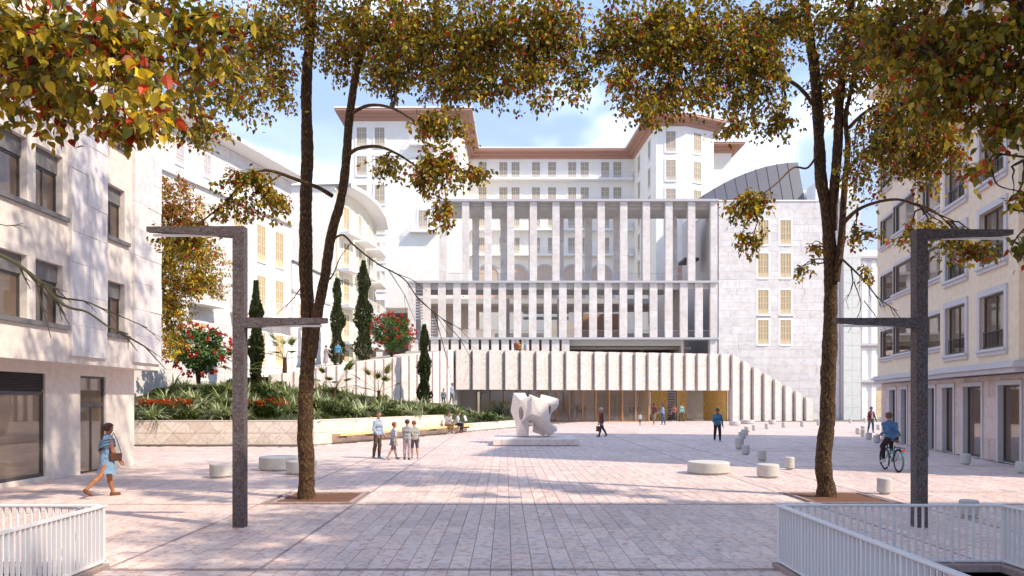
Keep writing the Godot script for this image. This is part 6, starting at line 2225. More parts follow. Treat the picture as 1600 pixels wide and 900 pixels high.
	# a tree closer to the camera whose branches reach in over the office building
	tree("near tree beside the office, its large golden leaves and lichened twigs reaching in", Vector3(-8.6, 0, -6.6),
		[[[Vector3(-8.6, -0.1, -6.6), Vector3(-8.5, 1.5, -6.6), Vector3(-8.4, 3.5, -6.7), Vector3(-8.1, 5.5, -6.8), Vector3(-7.8, 7.5, -6.9)], 0.25, 0.1]],
		[[[Vector3(-8.35, 3.8, -6.7), Vector3(-5.756, 5.774, -7.4), Vector3(-4.997, 5.584, -7.4), Vector3(-4.056, 5.569, -7.3), Vector3(-3.262, 5.462, -7.2)], 0.07, 0.015],
		[[Vector3(-8.2, 4.8, -6.8), Vector3(-5.957, 7.001, -8.2), Vector3(-4.485, 6.721, -8.2), Vector3(-3.392, 6.25, -8.1), Vector3(-2.838, 6.112, -8.1)], 0.07, 0.015],
		[[Vector3(-8.3, 4.2, -6.7), Vector3(-6.544, 6.149, -8.8), Vector3(-5.428, 5.955, -8.7)], 0.05, 0.012]],
		[[[Vector3(-4.504, 3.445, -6.2), Vector3(-4.239, 3.419, -6.2), Vector3(-3.995, 3.304, -6.15), Vector3(-3.796, 3.165, -6.1), Vector3(-3.568, 2.965, -6.05), Vector3(-3.359, 2.908, -6), Vector3(-3.143, 2.775, -5.95), Vector3(-2.975, 2.719, -5.9)], 0.022, 9],
		[[Vector3(-3.806, 3.175, -6.1), Vector3(-3.683, 3.048, -6.2), Vector3(-3.554, 3.035, -6.3), Vector3(-3.063, 2.818, -6.4)], 0.012, 3], [[Vector3(-4.398, 3.647, -6.2), Vector3(-4.186, 3.657, -6.2), Vector3(-4.112, 3.641, -6.2), Vector3(-3.996, 3.663, -6.2)], 0.008, 2],
		[[Vector3(-8.45, 2.6, -6.65), Vector3(-6.509, 3.321, -6.4), Vector3(-4.504, 3.445, -6.2)], 0.03, 2]],
		[[Vector3(-4.774, 5.903, -7.6), Vector3(0.909, 0.617, 0.9), 1.6, Vector3(-4.807, 5.571, -7.4), 1.3, 0.12], [Vector3(-3.671, 5.629, -7.1), Vector3(0.728, 0.576, 0.8), 1.5, Vector3(-3.993, 5.563, -7.3), 1.3, 0.14, 1.25], [Vector3(-3.17, 4.823, -6.6), Vector3(0.35, 0.327, 0.45), 1.1, Vector3(-3.446, 5.474, -7.2), 1.3, 0.2, 1.5], [Vector3(-5.145, 5.691, -8.6), Vector3(0.809, 0.441, 0.8), 1.7, Vector3(-5.428, 5.955, -8.7), 1.22, 0.16], [Vector3(-3.323, 6.112, -8.1), Vector3(0.692, 0.519, 0.9), 1.4, Vector3(-3.392, 6.236, -8.1), 1.22, 0.1], [Vector3(-4.236, 5.323, -8.4), Vector3(0.574, 0.215, 0.5), 1.3, Vector3(-4.103, 5.662, -7.5), 1.2, 0.2],
		[Vector3(-6.171, 6.065, -7.6), Vector3(1.169, 1.039, 1.2), 1.2, Vector3(-5.756, 5.774, -7.4), 1.2], [Vector3(-4.376, 7.431, -8), Vector3(2.188, 0.752, 1.5), 1.2, Vector3(-4.485, 6.791, -8.2), 1.2], [Vector3(-7.8, 8.7, -6.9), Vector3(2.2, 1.5, 2.0), 0.7, Vector3(-7.8, 7.2, -6.9), 1.4]], true)
	# and one beyond the right edge
	tree("near tree beyond the stair railing, dense dark leaves reaching in over the shops", Vector3(11.2, 0, -9.0),
		[[[Vector3(11.2, -0.1, -9.0), Vector3(11.1, 2.0, -9.0), Vector3(10.9, 4.5, -9.1), Vector3(10.5, 7.5, -9.3)], 0.26, 0.1]],
		[[[Vector3(11.0, 3.8, -9.05), Vector3(7.877, 6.344, -9.6), Vector3(6.854, 6.642, -9.9), Vector3(5.897, 6.602, -10)], 0.07, 0.02], [[Vector3(10.8, 5.2, -9.1), Vector3(7.622, 7.351, -9.8), Vector3(6.581, 7.2, -10)], 0.06, 0.02], [[Vector3(11.1, 3.0, -9.05), Vector3(7.793, 5.132, -9.4), Vector3(6.902, 5.245, -9.5), Vector3(6.318, 5.359, -9.6)], 0.05, 0.012], [[Vector3(6.218, 5.408, -9.7), Vector3(6.236, 5.154, -9.6), Vector3(6.318, 4.949, -9.6), Vector3(6.577, 4.839, -9.5)], 0.014, 0.006]],
		[],
		[[Vector3(6.239, 6.901, -10), Vector3(1.026, 0.812, 1.1), 2.0, Vector3(6.41, 7.029, -10), 1.22, 0.1, 1.0], [Vector3(5.855, 6.132, -10), Vector3(0.769, 0.427, 0.8), 1.8, Vector3(5.983, 6.602, -10), 1.22, 0.16, 0.9], [Vector3(6.727, 5.881, -9.9), Vector3(0.508, 0.491, 0.6), 1.5, Vector3(6.854, 6.642, -9.9), 1.22, 0.12], [Vector3(6.496, 4.839, -9.5), Vector3(0.244, 0.244, 0.35), 1.0, Vector3(6.577, 5.245, -9.5), 1.22, 0.16], [Vector3(6.094, 5.209, -9.7), Vector3(0.232, 0.249, 0.35), 0.9, Vector3(6.318, 5.343, -9.6), 1.22, 0.2], [Vector3(6.369, 4.064, -9.2), Vector3(0.204, 0.157, 0.3), 1.0, Vector3(6.829, 4.57, -9.4), 1.22, 0.1], [Vector3(5.735, 7.606, -11), Vector3(0.752, 0.658, 0.9), 1.2, Vector3(5.897, 6.619, -10), 1.22, 0.1, 0.9],
		[Vector3(7.795, 6.788, -9.5), Vector3(1.462, 1.218, 1.3), 1.2, Vector3(7.877, 6.426, -9.6), 1.3], [Vector3(6.581, 8.482, -10), Vector3(2.564, 0.855, 1.6), 1.2, Vector3(6.854, 7.319, -9.9), 1.3], [Vector3(10.6, 8.7, -9.3), Vector3(2.3, 1.6, 2.0), 0.9, Vector3(10.5, 7.2, -9.3), 1.4]])
	# unseen tree added above and beside the camera to dapple the near paving
	tree("added tree out of view, its crown placed to dapple the near paving", Vector3(7.4, 0, -1.5),
		[[[Vector3(7.4, -0.1, -1.5), Vector3(7.4, 3.0, -1.5), Vector3(7.2, 6.0, -1.6), Vector3(7.0, 10.0, -1.8)], 0.22, 0.08]],
		[[[Vector3(7.3, 5.5, -1.6), Vector3(5.5, 8.0, -3.0), Vector3(3.5, 9.2, -4.5)], 0.07, 0.02], [[Vector3(7.1, 7.0, -1.7), Vector3(8.5, 9.0, -3.5), Vector3(9.5, 10.0, -5.5)], 0.07, 0.02]],
		[],
		[[Vector3(4.4, 9.8, -7.8), Vector3(2.0, 1.2, 2.0), 1.5, Vector3(4.5, 8.8, -3.9), 1.5], [Vector3(7.5, 10.4, -5.0), Vector3(2.8, 1.5, 2.2), 1.0, Vector3(8.5, 9.0, -3.5), 1.5], [Vector3(6.0, 11.5, -1.5), Vector3(3.4, 1.8, 2.6), 1.0, Vector3(7.0, 9.5, -1.8), 1.6], [Vector3(6.4, 10.0, -9.6), Vector3(2.2, 1.3, 1.8), 1.5, Vector3(7.5, 9.5, -6.5), 1.5], [Vector3(8.0, 11.2, -8.2), Vector3(2.0, 1.3, 1.8), 1.2, Vector3(8.5, 10.0, -6.5), 1.5]])
	# golden tree behind the office corner
	tree("golden and red autumn tree behind the corner of the office building", Vector3(-17.2, 0, -33.5),
		[[[Vector3(-17.2, -0.1, -33.5), Vector3(-17.0, 2.5, -33.5), Vector3(-16.6, 5.0, -33.4), Vector3(-16.0, 8.0, -33.2), Vector3(-15.6, 11.0, -33.1)], 0.24, 0.07]],
		[[[Vector3(-16.7, 4.5, -33.4), Vector3(-14.949, 6.572, -33), Vector3(-13.821, 7.136, -33)], 0.06, 0.02], [[Vector3(-16.3, 6.5, -33.3), Vector3(-14.808, 8.546, -33), Vector3(-13.538, 9.11, -33)], 0.06, 0.02]],
		[],
		[[Vector3(-14.526, 10.803, -33), Vector3(1.269, 1.41, 1.6), 1.4, Vector3(-14.892, 9.11, -33), 1.2, 0.4], [Vector3(-13.962, 8.123, -33), Vector3(1.749, 1.41, 1.6), 1.7, Vector3(-13.821, 9.11, -33), 1.2, 0.1, 1.3], [Vector3(-13.256, 7.277, -33), Vector3(1.072, 0.79, 1.2), 1.4, Vector3(-13.821, 7.136, -33), 1.2, 0.1, 1.4], [Vector3(-14.808, 6.29, -33), Vector3(1.072, 1.41, 1.4), 1.3, Vector3(-14.892, 6.628, -33), 1.2, 0.1, 1.4], [Vector3(-14.667, 4.597, -33), Vector3(0.733, 0.733, 1), 0.9, Vector3(-14.892, 6.29, -33), 1.2, 0.05, 1.4], [Vector3(-15.891, 8.642, -33.5), Vector3(1.432, 3.722, 2), 1.2, Vector3(-15.369, 8.604, -33.3), 1.4, 0.15, 1.2]])

# ------------------------------------------------------------------ people
# bones: [a, b, ra, rb, garment]; the field is meshed as surface nets
func nets(bones: Array, h: float, k: float) -> Dictionary:
	var lo := Vector3.INF
	var hi := -Vector3.INF
	for b in bones:
		var r: float = maxf(b[2], b[3]) + h * 2.5 + k * 0.3
		lo = lo.min((b[0] as Vector3).min(b[1]) - Vector3.ONE * r)
		hi = hi.max((b[0] as Vector3).max(b[1]) + Vector3.ONE * r)
	var nx := int((hi.x - lo.x) / h) + 2
	var ny := int((hi.y - lo.y) / h) + 2
	var nz := int((hi.z - lo.z) / h) + 2
	var f := PackedFloat32Array()
	f.resize(nx * ny * nz)
	f.fill(9.0)
	var near := PackedFloat32Array()
	near.resize(nx * ny * nz)
	near.fill(9.0)
	var ids := PackedByteArray()
	ids.resize(nx * ny * nz)
	for b in bones:
		var a: Vector3 = b[0]
		var ab: Vector3 = b[1] - a
		var l2 := maxf(ab.length_squared(), 1e-8)
		var ra: float = b[2]
		var dr: float = b[3] - ra
		var id: int = b[4]
		var m := maxf(ra, b[3]) + h * 2.0 + k * 0.3
		var p0: Vector3 = ((a.min(b[1]) - Vector3.ONE * m - lo) / h).floor().max(Vector3.ZERO)
		var p1: Vector3 = ((a.max(b[1]) + Vector3.ONE * m - lo) / h).ceil()
		for iz in range(int(p0.z), mini(int(p1.z) + 1, nz)):
			for iy in range(int(p0.y), mini(int(p1.y) + 1, ny)):
				var at := (iz * ny + iy) * nx
				for ix in range(int(p0.x), mini(int(p1.x) + 1, nx)):
					var q := lo + Vector3(ix, iy, iz) * h - a
					var t := clampf(q.dot(ab) / l2, 0.0, 1.0)
					var d := (q - ab * t).length() - ra - dr * t
					var i := at + ix
					var o := f[i]
					var e := maxf(k - absf(o - d), 0.0) / k
					f[i] = minf(o, d) - e * e * k * 0.25
					if d < near[i]:
						near[i] = d
						ids[i] = id
	var verts := PackedVector3Array()
	var norms := PackedVector3Array()
	var gid := PackedByteArray()
	var cell := {}
	var sx := 1
	var sy := nx
	var sz := nx * ny
	var idx := PackedInt32Array()
	for iz in nz - 1:
		for iy in ny - 1:
			var row := (iz * ny + iy) * nx
			for ix in nx - 1:
				var i := row + ix
				var c0 := f[i]
				if c0 > 2.0 * h or c0 < -2.0 * h:
					continue
				var c1 := f[i + sx]
				var c2 := f[i + sy]
				var c3 := f[i + sx + sy]
				var c4 := f[i + sz]
				var c5 := f[i + sx + sz]
				var c6 := f[i + sy + sz]
				var c7 := f[i + sx + sy + sz]
				var n := int(c0 < 0) + int(c1 < 0) + int(c2 < 0) + int(c3 < 0) + int(c4 < 0) + int(c5 < 0) + int(c6 < 0) + int(c7 < 0)
				if n == 0 or n == 8:
					continue
				var s := Vector3.ZERO
				var w := 0
				if (c0 < 0) != (c1 < 0): s += Vector3(c0 / (c0 - c1), 0, 0); w += 1
				if (c2 < 0) != (c3 < 0): s += Vector3(c2 / (c2 - c3), 1, 0); w += 1
				if (c4 < 0) != (c5 < 0): s += Vector3(c4 / (c4 - c5), 0, 1); w += 1
				if (c6 < 0) != (c7 < 0): s += Vector3(c6 / (c6 - c7), 1, 1); w += 1
				if (c0 < 0) != (c2 < 0): s += Vector3(0, c0 / (c0 - c2), 0); w += 1
				if (c1 < 0) != (c3 < 0): s += Vector3(1, c1 / (c1 - c3), 0); w += 1
				if (c4 < 0) != (c6 < 0): s += Vector3(0, c4 / (c4 - c6), 1); w += 1
				if (c5 < 0) != (c7 < 0): s += Vector3(1, c5 / (c5 - c7), 1); w += 1
				if (c0 < 0) != (c4 < 0): s += Vector3(0, 0, c0 / (c0 - c4)); w += 1
				if (c1 < 0) != (c5 < 0): s += Vector3(1, 0, c1 / (c1 - c5)); w += 1
				if (c2 < 0) != (c6 < 0): s += Vector3(0, 1, c2 / (c2 - c6)); w += 1
				if (c3 < 0) != (c7 < 0): s += Vector3(1, 1, c3 / (c3 - c7)); w += 1
				cell[i] = verts.size()
				verts.append(lo + (Vector3(ix, iy, iz) + s / w) * h)
				norms.append(Vector3(c1 + c3 + c5 + c7 - c0 - c2 - c4 - c6, c2 + c3 + c6 + c7 - c0 - c1 - c4 - c5, c4 + c5 + c6 + c7 - c0 - c1 - c2 - c3).normalized())
				gid.append(ids[i])
				# quads round the three edges that start at this corner
				for e in 3:
					var cb := c1 if e == 0 else c2 if e == 1 else c4
					if (c0 < 0) == (cb < 0):
						continue
					var u := sy if e == 0 else sz if e == 1 else sx
					var v := sz if e == 0 else sx if e == 1 else sy
					var q0: int = cell.get(i - u - v, -1)
					var q1: int = cell.get(i - v, -1)
					var q3: int = cell.get(i - u, -1)
					var q2: int = cell[i]
					if q0 < 0 or q1 < 0 or q3 < 0:
						continue
					if c0 < 0:
						idx.append_array([q0, q1, q2, q0, q2, q3])
					else:
						idx.append_array([q0, q2, q1, q0, q3, q2])
	return {"v": verts, "n": norms, "g": gid, "i": idx}

# meshes of several nets joined; keep < 0 takes every triangle, else only those of that garment, pushed outwards
func nets_mesh(parts: Array, keep: int, push: float, skin: Color, marks: Array = []) -> ArrayMesh:
	var v := PackedVector3Array()
	var n := PackedVector3Array()
	var c := PackedColorArray()
	for d in parts:
		var idx: PackedInt32Array = d.i
		var pv: PackedVector3Array = d.v
		var pn: PackedVector3Array = d.n
		var g: PackedByteArray = d.g
		for t in range(0, idx.size(), 3):
			if keep >= 0:
				var hit := int(g[idx[t]] == keep) + int(g[idx[t + 1]] == keep) + int(g[idx[t + 2]] == keep)
				if hit < 2:
					continue
			for o in [0, 2, 1]:
				var k := idx[t + o]
				v.append(pv[k] + pn[k] * push)
				n.append(pn[k])
				var cc := skin
				for m in marks:
					if pv[k].distance_to(m[0]) < m[1]:
						cc = m[2]
				c.append(cc)
	if v.is_empty():
		return null
	var m := ArrayMesh.new()
	var ar := []
	ar.resize(Mesh.ARRAY_MAX)
	ar[Mesh.ARRAY_VERTEX] = v
	ar[Mesh.ARRAY_NORMAL] = n
	ar[Mesh.ARRAY_COLOR] = c
	m.add_surface_from_arrays(Mesh.PRIMITIVE_TRIANGLES, ar)
	return m

func arm_dir(fwd: float, out: float, side: float) -> Vector3:
	return Vector3(side * sin(out), -cos(out) * cos(fwd), cos(out) * sin(fwd)).normalized()

# q: pose and clothes; the figure faces its own +z, its left is +x, angles in degrees
func person(label: String, at: Vector3, turn: float, H: float, q: Dictionary, group := "") -> Node3D:
	var o := thing("person", label, "person", at, turn, group)
	var s := H / 1.75
	var fine: float = q.get("cell", 0.022)
	var rad := func(n: String, d: float) -> float: return deg_to_rad(q.get(n, d))
	var wide: float = q.get("wide", 1.0)
	var hd: float = q.get("head", 1.0)
	var lean: float = rad.call("lean", 2.0)
	var tl := [rad.call("thigh_l", 8.0), rad.call("thigh_r", -6.0)]
	var kn := [rad.call("knee_l", 6.0), rad.call("knee_r", 8.0)]
	var spread: float = rad.call("spread", 3.0)
	var L1 := 0.43 * s
	var L2 := 0.41 * s
	var hipy := 0.0
	var legs := []
	for i in 2:
		var side := 1.0 if i == 0 else -1.0
		var d1 := Vector3(side * sin(spread), -cos(tl[i]), sin(tl[i])).normalized()
		var d2 := Vector3(0, -cos(tl[i] - kn[i]), sin(tl[i] - kn[i]))
		legs.append([d1 * L1, d2 * L2])
		hipy = maxf(hipy, -(d1 * L1 + d2 * L2).y)
	hipy += 0.075 * s
	if q.has("hip"):
		hipy = q.hip
	var hip := Vector3(0, hipy, 0)
	var tb := Basis(Vector3.RIGHT, lean)
	var twist := Basis(Vector3.UP, rad.call("twist", 0.0))
	tb = tb * twist
	var J := func(x: float, y: float, z := 0.0) -> Vector3: return hip + tb * (Vector3(x * wide, y, z) * s)
	var TR := 2   # garments: 1 top, 2 trousers, 3 shoes
	var sleeve: int = q.get("sleeve", 2)   # 0 bare, 1 short, 2 long
	var shorts: int = q.get("legwear", 2)  # 0 bare, 1 short, 2 long
	var th := 0 if shorts == 0 else 2
	var sh := 2 if shorts == 2 else 0
	var bones := [
		[J.call(-0.075, 0.02), J.call(0.075, 0.02), 0.105 * s, 0.105 * s, 1 if q.get("untucked", true) else 2],
		[J.call(-0.06, 0.15), J.call(0.06, 0.15), 0.098 * s, 0.098 * s, 1],
		[J.call(-0.085, 0.33, 0.01), J.call(0.085, 0.33, 0.01), 0.11 * s, 0.11 * s, 1],
		[J.call(-0.115, 0.445), J.call(0.115, 0.445), 0.058 * s, 0.058 * s, 1],
		[J.call(-0.05, 0.49, -0.01), J.call(0.05, 0.49, -0.01), 0.05 * s, 0.05 * s, 1],
		[J.call(0, 0.48), J.call(0, 0.62, 0.015), 0.055 * s, 0.05 * s, 0],
	]
	var foot_r := 0.037 * s
	for i in 2:
		var side := 1.0 if i == 0 else -1.0
		var h0 := hip + Vector3(side * 0.085 * s * wide, -0.01 * s, 0)
		var kneep: Vector3 = h0 + legs[i][0]
		var ank: Vector3 = kneep + legs[i][1]
		bones.append([h0, kneep, 0.088 * s * wide, 0.056 * s, th])
		var calf := kneep.lerp(ank, 0.35) + Vector3(0, 0, -0.012 * s)
		bones.append([kneep, calf, 0.055 * s, 0.054 * s, 2 if shorts >= 2 else 0])
		bones.append([calf, ank, 0.054 * s, 0.036 * s, sh])
		var fd: Vector3 = Basis(Vector3.RIGHT, -clampf(tl[i] - kn[i], -0.9, 0.6) * 0.75 + q.get("toe", 0.0)) * Vector3(side * 0.1, -0.22, 1.0).normalized()
		bones.append([ank + Vector3(0, -0.03 * s, -0.035 * s), ank + Vector3(0, -0.025 * s, 0) + fd * 0.15 * s, foot_r, 0.03 * s, 3])
	var hands := []
	for i in 2:
		var side := 1.0 if i == 0 else -1.0
		var nm := "l" if i == 0 else "r"
		var shd: Vector3 = J.call(side * 0.168, 0.44)
		var a0: float = rad.call("arm_" + nm, 6.0)
		var out: float = rad.call("out_" + nm, 9.0)
		var el: float = rad.call("elbow_" + nm, 16.0)
		var inn: float = rad.call("in_" + nm, 0.0)
		var elb: Vector3 = shd + tb * arm_dir(a0, out, side) * 0.285 * s
		var fdir: Vector3 = tb * arm_dir(a0 + el, out * 0.5 - inn, side)
		if q.has("hand_" + nm):
			# reach for a point, given in the figure's own axes
			var goal: Vector3 = q["hand_" + nm]
			var to := goal - shd
			var dist := minf(to.length(), 0.545 * s)
			var half := dist * 0.5
			var bend := sqrt(maxf(0.0, 0.08 * s * s - half * half))
			var pole: Vector3 = (Vector3(side * 0.2, -1.0, -0.3) - to.normalized() * Vector3(side * 0.2, -1.0, -0.3).dot(to.normalized())).normalized()
			elb = shd + to.normalized() * half + pole * bend
			fdir = (shd + to.normalized() * dist - elb).normalized()
		var wri: Vector3 = elb + fdir * 0.25 * s
		bones.append([shd, elb, 0.052 * s, 0.041 * s, 1 if sleeve > 0 else 0])
		bones.append([elb, wri, 0.041 * s, 0.028 * s, 1 if sleeve > 1 else 0])
		hands.append([wri, fdir, side])
	var grids := [nets(bones, fine, 0.034 * s)]
	# hands: palm, four fingers and a thumb leaving the side of the palm
	for e in hands:
		var wri: Vector3 = e[0]
		var d: Vector3 = e[1]
		var across := (tb * Vector3(0, 0, 1) - d * d.dot(tb * Vector3(0, 0, 1))).normalized()
		if across.length() < 0.5:
			across = Vector3.RIGHT
		var inward: Vector3 = d.cross(across) * -e[2]
		var curl: float = q.get("curl", 0.5)
		var hb := [[wri - d * 0.02 * s, wri + d * 0.02 * s, 0.025 * s, 0.027 * s, 0]]
		for k in 4:
			var off := (k - 1.5) * 0.019 * s
			var root := wri + d * 0.03 * s + across * off * 0.7
			var kn0 := wri + d * 0.085 * s + across * off
			hb.append([root, kn0, 0.014 * s, 0.0115 * s, 0])
			var ln: float = [0.072, 0.08, 0.078, 0.062][k] * s
			var d1 := (d + inward * curl).normalized()
			var d2 := (d + inward * curl * 3.0).normalized()
			hb.append([kn0, kn0 + d1 * ln * 0.5, 0.0105 * s, 0.0095 * s, 0])
			hb.append([kn0 + d1 * ln * 0.5, kn0 + d1 * ln * 0.5 + d2 * ln * 0.5, 0.0095 * s, 0.008 * s, 0])
		var tb0 := wri + d * 0.025 * s + across * 0.022 * s
		var td := (d * 0.8 + across * 0.7 + inward * 0.35).normalized()
		hb.append([tb0, tb0 + td * 0.04 * s, 0.013 * s, 0.011 * s, 0])
		hb.append([tb0 + td * 0.04 * s, tb0 + td * 0.04 * s + (d + inward * 0.3).normalized() * 0.032 * s, 0.011 * s, 0.009 * s, 0])
		grids.append(nets(hb, maxf(0.007, fine * 0.32) * maxf(s, 0.75), 0.012 * s))
	# head
	var neck: Vector3 = J.call(0, 0.6, 0.015)
	var hs := s * hd
	var hbz := Basis(Vector3.UP, rad.call("look", 0.0)) * Basis(Vector3.RIGHT, rad.call("nod", 4.0))
	var Hd := func(x: float, y: float, z: float) -> Vector3: return neck + hbz * (Vector3(x, y, z) * hs)
	var headb := [
		[Hd.call(0, 0.13, -0.018), Hd.call(0, 0.135, 0.012), 0.086 * hs, 0.08 * hs, 0], [Hd.call(0, 0.06, 0.02), Hd.call(0, 0.02, 0.045), 0.062 * hs, 0.035 * hs, 0],
		[Hd.call(0, -0.05, -0.005), Hd.call(0, 0.05, 0.0), 0.05 * hs, 0.05 * hs, 0],
		[Hd.call(0, 0.095, 0.082), Hd.call(0, 0.062, 0.1), 0.011 * hs, 0.015 * hs, 0], [Hd.call(-0.035, 0.112, 0.066), Hd.call(0.035, 0.112, 0.066), 0.016 * hs, 0.016 * hs, 0],
		[Hd.call(-0.018, 0.034, 0.078), Hd.call(0.018, 0.034, 0.078), 0.01 * hs, 0.01 * hs, 0],
		[Hd.call(0.08, 0.1, -0.005), Hd.call(0.086, 0.07, 0.0), 0.016 * hs, 0.011 * hs, 0], [Hd.call(-0.08, 0.1, -0.005), Hd.call(-0.086, 0.07, 0.0), 0.016 * hs, 0.011 * hs, 0]]
	var hg := nets(headb, maxf(0.01, fine * 0.5) * hs, 0.02 * hs)
	# hair grows on the crown and back of the head
	var low: float = q.get("hairline", 0.075)
	var hv: PackedVector3Array = hg.v
	var hgid: PackedByteArray = hg.g
	for i in hv.size():
		var l := hbz.inverse() * (hv[i] - neck) / hs
		var is_hair: bool = l.y > 0.165 - 0.3 * maxf(0.0, 0.06 - l.z) and l.y > low - 0.03 and (l.z < 0.045 or l.y > 0.17)
		if l.z < -0.02 and l.y > low - 0.02:
			is_hair = true
		hgid[i] = 4 if is_hair and not q.get("bald", false) else 0
	hg.g = hgid
	grids.append(hg)
	var skin: Color = q.get("skin", Color(0.42, 0.24, 0.16))
	var marks := [[Hd.call(0.033, 0.094, 0.078), 0.013 * hs, Color(0.05, 0.03, 0.02)], [Hd.call(-0.033, 0.094, 0.078), 0.013 * hs, Color(0.05, 0.03, 0.02)], [Hd.call(0, 0.034, 0.09), 0.016 * hs, Color(0.32, 0.1, 0.08)]]
	part("body", nets_mesh(grids, -1, 0.0, skin, marks), M.skin, o)
	var main := [grids[0]]
	for g in [["top", 1, q.get("top", Color.WHITE), 0.012], ["trousers" if shorts == 2 else "shorts", 2, q.get("bottom", Color.WHITE), 0.012], ["shoes", 3, q.get("shoes", Color(0.6, 0.6, 0.6)), 0.008]]:
		var gm := nets_mesh(main, g[1], g[3] * s, g[2])
		if gm:
			part(g[0], gm, M.cloth, o)
	var hm := nets_mesh([hg], 4, q.get("hair_thick", 0.016) * hs, q.get("hair", Color(0.03, 0.02, 0.015)))
	if hm:
		part("hair", hm, M.hair, o)
	o.set_meta("neck", neck)
	o.set_meta("hip_at", hip)
	o.set_meta("wrists", [hands[0][0] + hands[0][1] * 0.08 * s, hands[1][0] + hands[1][1] * 0.08 * s])
	return o

func skirt(o: Node3D, col: Color, s: float, top: float, hem: float, r0: float, r1: float, tiers: int, called := "skirt") -> void:
	var m := MB.new()
	m.col = col
	for t in tiers:
		var ya := lerpf(top, hem, float(t) / tiers)
		var yb := lerpf(top, hem, float(t + 1) / tiers)
		var ra := lerpf(r0, r1, float(t) / tiers)
		var rb := lerpf(r0, r1, float(t + 1) / tiers)
		m.lathe([Vector2(rb * 1.02 * s, yb * s), Vector2(lerpf(ra, rb, 0.6) * 1.0 * s, lerpf(ya, yb, 0.55) * s), Vector2(ra * s, ya * s)], 36, Transform3D(Basis.from_scale(Vector3(1.0, 1.0, 0.82)), Vector3.ZERO), 0.05, 11)
	part(called, m.mesh(), M.cloth, o)

func shopping_bag(at: Vector3, w: float, h: float, col: Color, label: String, category := "bag") -> void:
	var o := thing("bag", label, category, at, 0.35)
	var m := MB.new()
	m.col = col
	m.cbox(Vector3(-w * 0.5, 0, -0.07), Vector3(w * 0.5, h, 0.07), 0.012)
	part("pouch", m.mesh(), M.cloth, o)
	var t := MB.new()
	t.col = col * 0.6
	t.tube([Vector3(-w * 0.3, h, 0), Vector3(-w * 0.22, h + 0.1, 0), Vector3(0, h + 0.14, 0), Vector3(w * 0.22, h + 0.1, 0), Vector3(w * 0.3, h, 0)], [0.008, 0.008, 0.008, 0.008, 0.008], 5)
	part("handle", t.mesh(), M.cloth, o)

